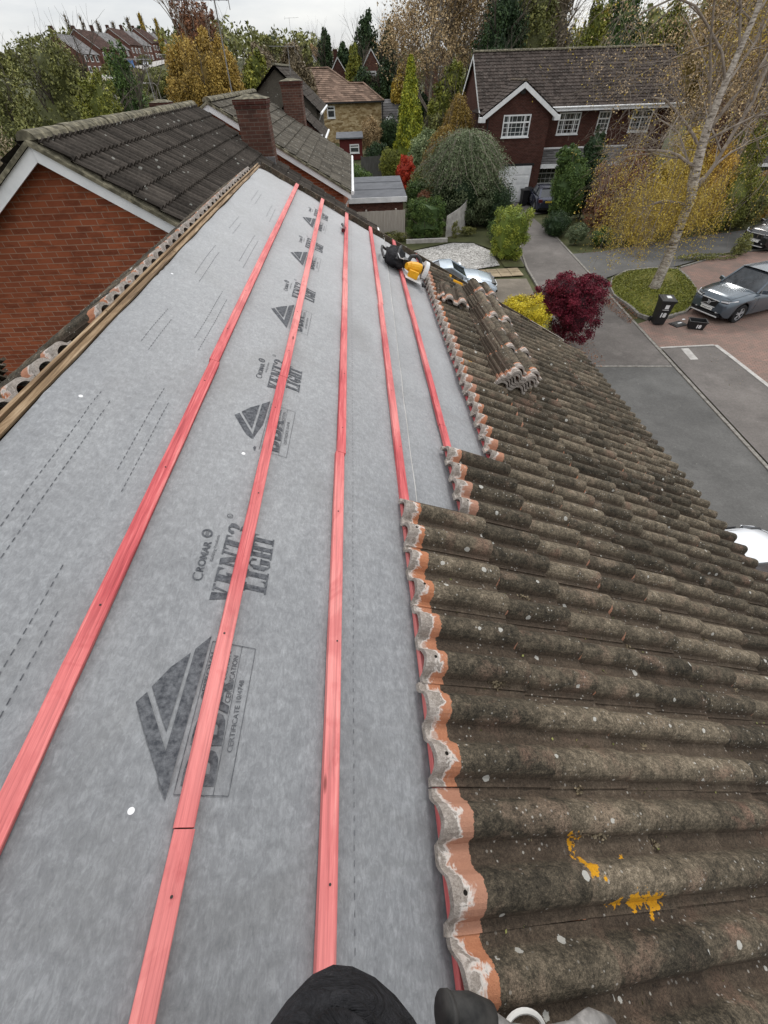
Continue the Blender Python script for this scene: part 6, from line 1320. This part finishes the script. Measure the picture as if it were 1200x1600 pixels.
bush('red_shrub', 'vivid red orange shrub behind the flat roofed garage', 'shrub', (4.1, 43.5, 0), [(0, 0, 2.0, .85, .8, 1.2), (-.25, 0, 1.2, .7, .7, .9)], 11000, .11, 'red', clumps=80, csize=.22, core=.7)
bush('shrub', 'olive shrub between the red shrub and the arching bush', 'shrub', (5.2, 40.8, 0), [(0, 0, 1.3, 1.15, 1.0, 1.4)], 12000, .11, 'olive', clumps=80, core=.75)
bush('shrub', 'small dark crimson shrub above the square hedge', 'shrub', (4.6, 34.6, 0), [(0, 0, 1.5, .6, .5, .7)], 6000, .08, 'copper', clumps=50, core=.7)
bush('shrub', 'green shrub behind the square hedge by the garage wall', 'shrub', (4.3, 37.0, 0), [(0, 0, 1.2, .9, 1.0, 1.3)], 9000, .1, 'green', clumps=60, core=.75)
bush('round_shrub', 'olive gold rounded shrub in front of the gold conifer', 'shrub', (3.5, 52.0, 0), [(0, 0, 1.3, 1.3, 1.2, 1.5)], 12000, .13, 'yellowgreen', clumps=80, core=.78)
bush('hedge', 'dark green hedge left of the weathered panel fence', 'hedge', (-.1, 50.0, 0), [(0, 0, .9, 1.5, 1.4, 1.0)], 11000, .13, 'green', clumps=80, core=.8)
bush('shrub', 'dark shrubs beside the red shed', 'shrub', (2.6, 63, 0), [(0, 0, 1.0, 1.6, 1.2, 1.2)], 8000, .17, 'darkgreen', clumps=60, core=.75)
bush('shrub', 'fawn seeding shrub against the tan wall right of the red shed', 'shrub', (2.2, 74, 0), [(0, 0, 1.8, 1.6, 1.2, 1.9)], 7000, .18, 'fawn', clumps=60, core=.3)
bush('shrub', 'dark bush at the right corner of the tan house', 'shrub', (4.9, 76, 0), [(0, 0, 1.7, 1.8, 1.5, 2.0)], 8000, .2, 'darkgreen', clumps=60, core=.8)
bush('climber', 'low leafy weeds growing at the foot of the pale garden wall', 'plant', (6.3, 31.6, 0), [(0, 0, .45, .3, .2, .55), (.9, .3, .3, .7, .25, .3)], 2600, .07, 'olive', trunk=False, core=.0)
bush('weeds', 'low weeds along the foot of the pale boarded fence', 'plant', (2.2, 31.3, 0), [(0, 0, .25, 1.0, .3, .4)], 2600, .08, 'olive', trunk=False, core=.0)
bush('shrub', 'low green clump between the lime hedge and the arching bush', 'shrub', (9.2, 30.4, 0), [(0, 0, .7, 1.1, 1.0, .9)], 8000, .09, 'green', clumps=70, core=.75)
bush('shrub', 'dark spreading evergreen under the arching bush near the garage door', 'shrub', (9.6, 34.4, 0), [(0, 0, 1.1, 1.4, 1.5, 1.5)], 13000, .10, 'darkgreen', clumps=90, core=.8)
bush('shrub', 'small twiggy shrub on the roadside verge beside the grey estate car', 'shrub', (19.6, 25.1, 0), [(0, 0, .15, 1.9, .35, .2), (2.2, .6, .5, .6, .5, .6)], 3600, .08, 'olive', trunk=False, core=.0)

# ================================================================ TREES
def tree(name, label, loc, h, blobs, n, size, leaf, clumps=90, csize=.24, group=None, bare=False, r=.3, fill=.3, core=.55, limbs=6, seed=None, mtrunk='bark', droop=0, spread=.62, depth=3, up=.3, drp=0):
    seedc[0] += 1; sd = seed or seedc[0]; rng = np.random.default_rng(sd); t = thing(name, label, 'tree', loc, 0, group); mb = MB(); tips = []
    mb.tube([(0, 0, -.3), (0, 0, h * .2), (.15, 0, h * .45), (0, .1, h * .8)], [r, r * .8, r * .55, r * .15], 8)
    for k in range(limbs):
        z0 = h * rng.uniform(.18, .6); a = k * 2.4 + rng.uniform(0, 1); branches(mb, (0, 0, z0), (math.cos(a), math.sin(a), 1.1), h * rng.uniform(.28, .42), r * .38, depth - 1, rng, spread, up, 5, 4, tips, drp)
    mb.build('trunk', M[mtrunk], t)
    if blobs:
        P, D, C = cloud(blobs, n, rng, clumps, csize, fill)
        leafmesh('crown', M['L_' + leaf], t, P, D, size, C, .6, droop, rng)
        if core:  # solid lumps in dark leaf tone close up the crown's inside
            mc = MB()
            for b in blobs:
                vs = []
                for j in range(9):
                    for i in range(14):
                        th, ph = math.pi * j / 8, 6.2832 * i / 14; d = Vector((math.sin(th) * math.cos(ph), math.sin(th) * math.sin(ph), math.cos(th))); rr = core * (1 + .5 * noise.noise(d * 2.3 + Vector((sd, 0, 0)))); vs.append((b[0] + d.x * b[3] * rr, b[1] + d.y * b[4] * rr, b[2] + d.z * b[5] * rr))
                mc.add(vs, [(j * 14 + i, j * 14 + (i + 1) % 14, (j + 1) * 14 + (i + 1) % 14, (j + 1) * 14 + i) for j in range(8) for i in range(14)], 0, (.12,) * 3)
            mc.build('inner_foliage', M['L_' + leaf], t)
    elif n:
        T = np.array([tuple(p) for p in tips]); i = rng.integers(0, len(T), n); P = T[i] + rng.normal(size=(n, 3)) * .22; leafmesh('leaves', M['L_' + leaf], t, P, rng.normal(size=(n, 3)), size, .5 + rng.normal(size=n) * .22, .6, droop, rng)
    return t
def zt(x, y): return terrain(x, y)
def T(name, label, x, y, h, rx, leaf, n=14000, size=None, sparse=False, sub=None, group=None, **k):
    z = zt(x, y); hh = h - z; size = size or .0034 * y + .05
    if sparse: return tree(name, label, (x, y, z), hh, None, n, size, leaf, group=group, **k)
    bl = [(0, 0, hh * .52, rx, rx * .8, hh * .42), (rx * .45, -.3, hh * .38, rx * .6, rx * .6, hh * .3), (-rx * .5, .2, hh * .42, rx * .6, rx * .6, hh * .32), (rx * .1, 0, hh * .78, rx * .55, rx * .55, hh * .24)]
    if sub: bl = sub(rx, hh)
    return tree(name, label, (x, y, z), hh, bl, n, size, leaf, group=group, **k)
# -- left side
T('broadleaf_tree', 'tall olive green tree at the top left corner against the sky', -19.5, 40, 9.9, 4.0, 'olive', 30000, .17, clumps=170, csize=.2)
T('broadleaf_tree', 'narrow green tree right beside the tall olive one at top left', -16.2, 43, 9.6, 1.9, 'green', 14000, .16, clumps=90)
T('broadleaf_tree', 'dark green tree at the far left edge below the sky', -25, 42, 8.8, 3.5, 'olive', 16000, .19)
T('autumn_tree', 'rounded yellow green tree turning orange in front of the tall olive tree', -15.2, 35.5, 8.1, 2.2, 'yellowgreen', 26000, .13, clumps=150, csize=.19)
for i, (x, y, h, rx, lf, lab) in enumerate([(-17.5, 28, 6.6, 3.0, 'brown', 'brown twiggy bush mass at the far left edge'), (-13.4, 27, 6.2, 2.4, 'brown', 'brown bare bush below the rounded yellow green tree'), (-11.0, 30, 6.3, 2.2, 'olive', 'olive brown hedge bush behind the neighbour ridge'), (-14.5, 22, 5.4, 2.2, 'olive', 'olive bush left of the neighbour gable apex'), (-12.6, 17.5, 4.9, 2.0, 'green', 'bright leafy green bush at the left edge beside the white bargeboard'), (-16.0, 19, 4.6, 2.4, 'olive', 'dark bush at the lowest left edge above the white bargeboard'), (-9.6, 25.5, 5.9, 1.7, 'brown', 'brown hedge just above the ridge tiles of the neighbour'), (-8.4, 33, 6.0, 1.8, 'variegated', 'pale flowering climber heap around the pale street lamp'), (-12.8, 38, 6.6, 2.6, 'brown', 'brown thicket between the street lamp and the yellow green tree')]):
    bush('thicket', lab, 'bush', (x, y, zt(x, y)), [(0, 0, h * .5, rx, rx * .8, h * .5), (rx * .5, .3, h * .42, rx * .7, rx * .6, h * .42), (-rx * .5, -.2, h * .4, rx * .7, rx * .6, h * .45)], 17000, .09 + .0012 * y, lf, clumps=110, csize=.22, core=.72, group='scrub behind the neighbouring houses', asp=.4)
for i, (x, y, h, rx, lf, lab) in enumerate([(-22, 55, 6.7, 3.4, 'olive', 'olive hedge in front of the far street at left'), (-18.6, 54, 6.0, 3.0, 'yellowgreen', 'yellow green willow scrub beside the green field'), (-25.5, 62, 7.6, 3.2, 'brown', 'brown scrub below the far terrace'), (-30, 75, 8.4, 4, 'olive', 'dark scrub left of the far street'), (-30, 92, 9.0, 3.5, 'olive', 'small dark trees along the far road beyond the field'), (-35, 100, 9.0, 3.5, 'brown', 'brown small trees before the terrace road')]):
    bush('thicket', lab, 'bush', (x, y, zt(x, y)), [(0, 0, (h - zt(x, y)) * .5, rx, rx * .7, (h - zt(x, y)) * .5), (rx * .6, 0, (h - zt(x, y)) * .4, rx * .7, rx * .6, (h - zt(x, y)) * .45)], 12000, .10 + .002 * y, lf, clumps=90, csize=.22, core=.72, group='scrub on the slope below the terrace', asp=.4)
tree('willow', 'big orange and copper willow standing against the sky', (-14.6, 60, 1.5), 11.0, [(0, 0, 5.0, 3.9, 2.8, 4.2), (1.2, .3, 5.9, 2.9, 2.2, 3.4), (-1.6, 0, 4.2, 2.7, 2.2, 3.6)], 46000, .19, 'amber', 240, .17, droop=1.0, core=.6, fill=.2)
tree('birch_tree', 'copper leaved birch whose thin top rises behind the orange willow', (-15.3, 64, 1.6), 13.5, [(0, 0, 8.2, 2.3, 2.0, 3.0), (-.8, 0, 10.2, 1.5, 1.2, 2.2), (1.0, 0, 9.4, 1.4, 1.2, 2.0)], 9000, .2, 'copper', 150, .13, droop=1.0, core=0, fill=.4, limbs=9, mtrunk='twig')
for i, (x, y, h, rx, lf, lab) in enumerate([(-11.0, 70, 9.8, 2.6, 'yellowgreen', 'brown green tree right of the orange willow'), (-12.5, 84, 10.8, 3.2, 'brown', 'brownish tree behind the tall leaning aerial'), (-8.0, 86, 10.8, 3.0, 'brown', 'brown green tree above the two white vehicles'), (-14, 105, 12.2, 3.6, 'olive', 'distant green crown on the skyline right of the willow'), (-8.2, 110, 11.0, 3.0, 'olive', 'olive tree on the skyline left of the cedar')]):
    T('broadleaf_tree', lab, x, y, h, rx, lf, 16000, group='trees behind the row of chimneys')
def cedar(label, x, y, h, leaf='darkgreen', n=5):
    z = zt(x, y); sub = [(((-1) ** k) * .6, 0, (h - z) * (.45 + .11 * k), 2.6 - .42 * k, 1.5, .42) for k in range(n)]
    return tree('cedar', label, (x, y, z), h - z, sub, 7000, .5, leaf, 40, .3, core=.5, r=.35)
cedar('dark flat topped cedar standing alone on the skyline', -19.5, 155, 14.6)
for i, (x, y, h, rx, lf, lab) in enumerate([(-4.9, 125, 13.9, 2.0, 'darkgreen', 'dark narrow fir on the skyline above the maroon roofs'), (-1.6, 120, 11.5, 2.6, 'darkgreen', 'dark conifer right of the narrow skyline fir'), (3.0, 112, 15.2, 3.0, 'darkgreen', 'tallest dark cypress in the middle of the skyline'), (6.8, 112, 13.5, 2.6, 'darkgreen', 'dark shoulder tree right of the tallest cypress'), (.6, 98, 11.2, 1.6, 'yellowgreen', 'light green tree between the skyline firs'), (1.9, 96, 8.6, 2.6, 'darkgreen', 'dark evergreen mass behind the pink hipped roof'), (5.2, 97, 8.8, 2.6, 'darkgreen', 'dark evergreen beside the grey roof end'), (8.0, 92, 8.6, 2.0, 'gold', 'golden yellow tree right of the dark evergreens'), (7.6, 118, 14.3, 2.4, 'fawn', 'pale golden birch behind the tallest cypress'), (-14, 165, 13, 3.5, 'brown', 'faint bare crown left of the cedar'), (-9.5, 160, 12.5, 3, 'fawn', 'faint fawn crown right of the cedar'), (9.0, 80, 6.0, 2.4, 'darkgreen', 'dark hedge behind the boarded building')]):
    T('skyline_tree', lab, x, y, h, rx, lf, 12000, group='trees along the middle of the skyline')
for i, (x, y, h, lab) in enumerate([(10.5, 78, 16.5, 'tall half bare golden tree left of the ivy trees'), (13.8, 82, 17.5, 'second half bare golden tree nearer the ivy trees'), (17.0, 86, 17, 'third half bare golden tree hidden partly by ivy')]):
    T('golden_tree', lab, x, y, h, 3, 'fawn', 12000, .26, sparse=True, limbs=11, depth=4, mtrunk='twig', group='tall half bare golden trees')
for i, (x, y, h, rx, lf, lab) in enumerate([(11.2, 66, 8.2, 2.6, 'yellowgreen', 'yellow green tree under the tall golden trees'), (12.2, 56, 6.9, 2.2, 'brown', 'grey brown twiggy tree behind the weeping conifers'), (10.2, 50, 5.6, 1.7, 'variegated', 'pale speckled shrub between gold conifer and brown brick house'), (14.2, 60, 9.3, 2.6, 'darkgreen', 'dark green tree just left of the brown brick roof'), (8.6, 60, 4.6, 2.2, 'olive', 'dark shrub behind the gold conifer'), (16.3, 66, 15.5, 3.0, 'darkgreen', 'tall dark ivy clad tree behind the brown brick roof'), (20.2, 68, 15.8, 3.3, 'olive', 'tall olive tree behind the middle of the long roof'), (23.6, 72, 16, 3.4, 'brown', 'brown leaved tall tree behind the long roof'), (27.0, 68, 12.6, 2.6, 'yellowgreen', 'bright yellow green tree above the long roof'), (30.5, 70, 15, 3.6, 'green', 'dark green tree at the top above the long roof'), (34.5, 66, 12, 3.4, 'yellowgreen', 'yellowish tree above the right end of the long roof'), (38.5, 62, 15.5, 4.0, 'rust', 'rust brown tree behind the birch twigs'), (44, 60, 16, 4.2, 'brown', 'brown tree at the top right corner'), (33.5, 47.5, 10.5, 2.6, 'rust', 'golden brown tree between the two brick houses'), (49, 62, 14, 4, 'gold', 'golden tree at the right edge behind the orange brown house'), (25, 88, 17, 5, 'olive', 'distant dark tree behind the brown leaved tall tree')]):
    T('broadleaf_tree', lab, x, y, h, rx, lf, 17000, clumps=130, csize=.2, group='trees behind the brown brick house')
# poplars on the hill
for i, (q, top, n_) in enumerate([(-.455, .060, 300), (-.430, .072, 200), (-.408, .070, 300), (-.385, .064, 300), (-.362, .062, 300), (-.338, .066, 600), (-.318, .070, 3500), (-.296, .064, 2500), (-.272, .045, 2500)]):
    y = 330 - i * 4; x = q * y; z = zt(x, y); hh = 7.7 + top * y - z; rng = np.random.default_rng(900 + i)
    t = thing('poplar', ['first', 'second', 'third', 'fourth', 'fifth', 'sixth', 'seventh', 'eighth', 'ninth'][i] + ' poplar from the left in the row behind the far terrace', 'tree', (x, y, z), 0, 'poplars behind the far terrace'); mb = MB()
    mb.tube([(0, 0, 0), (0, 0, hh * .5), (.2, 0, hh)], [.5, .35, .06], 6)
    for k in range(46):
        z0 = hh * rng.uniform(.15, .9); a = rng.uniform(0, 6.28); L = (hh - z0) * rng.uniform(.25, .5) + .8; mb.tube([(0, 0, z0), (math.cos(a) * .9, math.sin(a) * .9, z0 + L * .4), (math.cos(a) * 1.25, math.sin(a) * 1.25, z0 + L)], [.13, .10, .04], 3, cap=False)
    mb.build('trunk', M['bark'], t); zz = hh * rng.uniform(.15, .95, n_); a = rng.uniform(0, 6.28, n_); rr = rng.uniform(.2, 1.9, n_) * (1.15 - zz / hh)
    leafmesh('crown', M['L_' + ('gold' if n_ > 1000 else 'brown')], t, np.stack([np.cos(a) * rr, np.sin(a) * rr, zz], 1), rng.normal(size=(n_, 3)), .8, .5 + rng.normal(size=n_) * .2, .5, 0, rng)
for (x, y, h, lab) in ((-104, 318, 25, 'dark spruce among the poplars behind the far terrace'), (-86, 322, 24, 'smaller dark spruce right of the poplars')): T('spruce', lab, x, y, h, 4.5, 'darkgreen', 5000, 1.2)
for i, (x, y, h) in enumerate([(-74, 190, 11.5), (-79, 216, 12), (-82, 247, 14), (-64, 200, 10), (-60, 235, 11.5), (-66, 270, 14), (-56, 160, 9.5), (-50, 150, 9.0), (-92, 172, 14), (-100, 180, 14)]):
    T('small_tree', ['dark', 'green', 'olive', 'low', 'far', 'round', 'lone', 'small', 'leafy', 'bushy'][i] + f' tree number {i + 1} from the south on the slope by the terrace street'.replace(f'number {i + 1} from the south', ['in the nearest front garden', 'in the second front garden', 'in the fourth front garden', 'on the verge below the first house', 'on the verge below the third house', 'on the verge below the fifth house', 'at the bend below the street', 'next to the bend below the street', 'behind the first terrace house', 'left behind the first terrace house'][i]), x, y, h, 3, 'olive', 2500, .8, group='small trees by the far terrace street')
# one far-off wood that reads as a single mass along the horizon
rng = np.random.default_rng(77); bl = []
for k in range(210):
    x = rng.uniform(-70, 330); y = 250 + rng.uniform(-30, 60) + .0 * x; z = zt(x, y); r = rng.uniform(6, 10); hh = rng.uniform(7, 13); bl.append((x, y, z + hh * .5, r, r, hh * .6))
for k in range(70):
    x = rng.uniform(-330, -95); y = 330 + rng.uniform(-20, 60); z = zt(x, y); r = rng.uniform(7, 11); hh = rng.uniform(7, 12); bl.append((x, y, z + hh * .5, r, r, hh * .6))
for k in range(90):
    x = rng.uniform(52, 140); y = rng.uniform(60, 150); z = zt(x, y); r = rng.uniform(4, 7); hh = rng.uniform(9, 15); bl.append((x, y, z + hh * .5, r, r, hh * .6))
P, D, C = cloud(bl, 90000, rng, 3600, .35, .3); wd = leafmesh('far_wood', M['L_olive'], None, P, D, 1.5, C, .6, 0, rng); wd['kind'] = 'stuff'; wd['label'] = 'far off autumn woodland along the horizon'; wd['category'] = 'wood'

# -- the leaning birch on the island
t = thing('birch_tree', 'pale barked birch with hanging yellow leaves growing from the kerbed lawn island', 'tree', (14.3, 20.9, .1)); rng = np.random.default_rng(31); mb = MB()
TP = [(0, 0, -.2), (.05, 0, .25), (.12, .05, 1.4), (.05, .1, 2.6), (.02, .1, 3.6), (-.22, .1, 4.2), (-.42, .1, 5.1), (-.62, 0, 5.9), (-.62, 0, 7.1), (-.55, 0, 8.6), (-.7, .1, 10.4), (-.6, 0, 12.5)]
TR = [.30, .24, .20, .19, .185, .20, .17, .14, .11, .08, .055, .025]
mb.tube(TP, TR, 14); tips = []; mb.build('trunk', M['birch'], t, smooth=True)
mb = MB()
fork = [((0.0, .1, 3.7), (.9, .2, 1.25), 5.2, .085), ((-.5, .1, 5.6), (.55, 0, 1.5), 5.0, .07), ((-.62, 0, 6.4), (.25, 0, 1.5), 5.2, .06), ((-.3, .1, 4.6), (-1.5, .0, .35), 2.6, .07), ((-.42, .1, 5.1), (-1.1, -.2, 1.1), 3.4, .06), ((-.6, 0, 6.0), (-1.0, .3, 1.3), 4.0, .055), ((-.62, 0, 7.0), (-.9, -.2, 1.3), 4.8, .05), ((-.6, 0, 7.8), (-.7, .5, 1.4), 4.2, .045), ((-.1, .1, 4.0), (1.5, .6, .8), 3.6, .06), ((-.5, 0, 5.4), (1.3, -.6, .9), 3.6, .05), ((-.6, 0, 8.4), (.7, .2, 1.2), 3.6, .04), ((-.3, .1, 4.4), (-1.0, .9, .8), 2.8, .05), ((0, .1, 3.3), (-1.2, -.3, .55), 2.2, .05), ((-.62, 0, 6.8), (1.0, .4, .9), 3.8, .045)]
for p, d, L, r in fork: branches(mb, p, d, L, r, 3, rng, .60, .15, 5, 5, tips, .20)
hang = mb; P, C = [], []; T_ = [Vector(p) for p in tips]
for k in range(520):
    p = T_[rng.integers(0, len(T_))]; L = rng.uniform(.5, 1.9); q = p + Vector(rng.normal(size=3)) * .15; e = q + Vector((rng.normal() * .22, rng.normal() * .22, -L)); mid_ = (q + e) / 2 + Vector((rng.normal() * .12, rng.normal() * .12, .1))
    if e.z < .9: continue
    if k % 2 == 0: hang.tube([q, mid_, e], [.008, .006, .004], 3, cap=False)
    for _ in range(12 if q.z < 5.5 else 6):
        u = rng.uniform(.1, 1.05); P.append(tuple(q.lerp(e, u) + Vector(rng.normal(size=3)) * .07)); C.append(.5 + rng.normal() * .22)
for k in range(260):      # low curtain of yellow leaves to the left of and behind the trunk
    a = rng.uniform(-3.0, 1.7); q = Vector((a, rng.uniform(-.6, 1.6), rng.uniform(3.2, 4.6))); L = rng.uniform(.8, 2.4); e = q + Vector((rng.normal() * .25, rng.normal() * .2, -L))
    hang.tube([q, (q + e) / 2 + Vector((.06, 0, 0)), e], [.008, .006, .003], 3, cap=False)
    for _ in range(34): u = rng.uniform(.05, 1.05); P.append(tuple(q.lerp(e, u) + Vector(rng.normal(size=3)) * .09)); C.append(.55 + rng.normal() * .22)
hang.build('branches', M['twig'], t); P = np.array(P); P = np.concatenate([P, P + rng.normal(size=P.shape) * .12]); C = C + C; leafmesh('leaves', M['L_gold'], t, P, rng.normal(size=P.shape), .055, np.array(C), .7, 0, rng)
T('birch_tree', 'second bare birch with fawn leaves behind the island birch', 24.0, 37.5, 12.5, 3, 'fawn', 16000, .13, sparse=True, limbs=9, depth=4, mtrunk='twig', r=.16, spread=.7, up=.15, drp=.15)
T('birch_tree', 'third slender birch at the right side before the orange brown house', 25.5, 34.5, 12.5, 3, 'gold', 9000, .13, sparse=True, limbs=11, depth=4, mtrunk='twig', r=.16, spread=.7, up=.2)
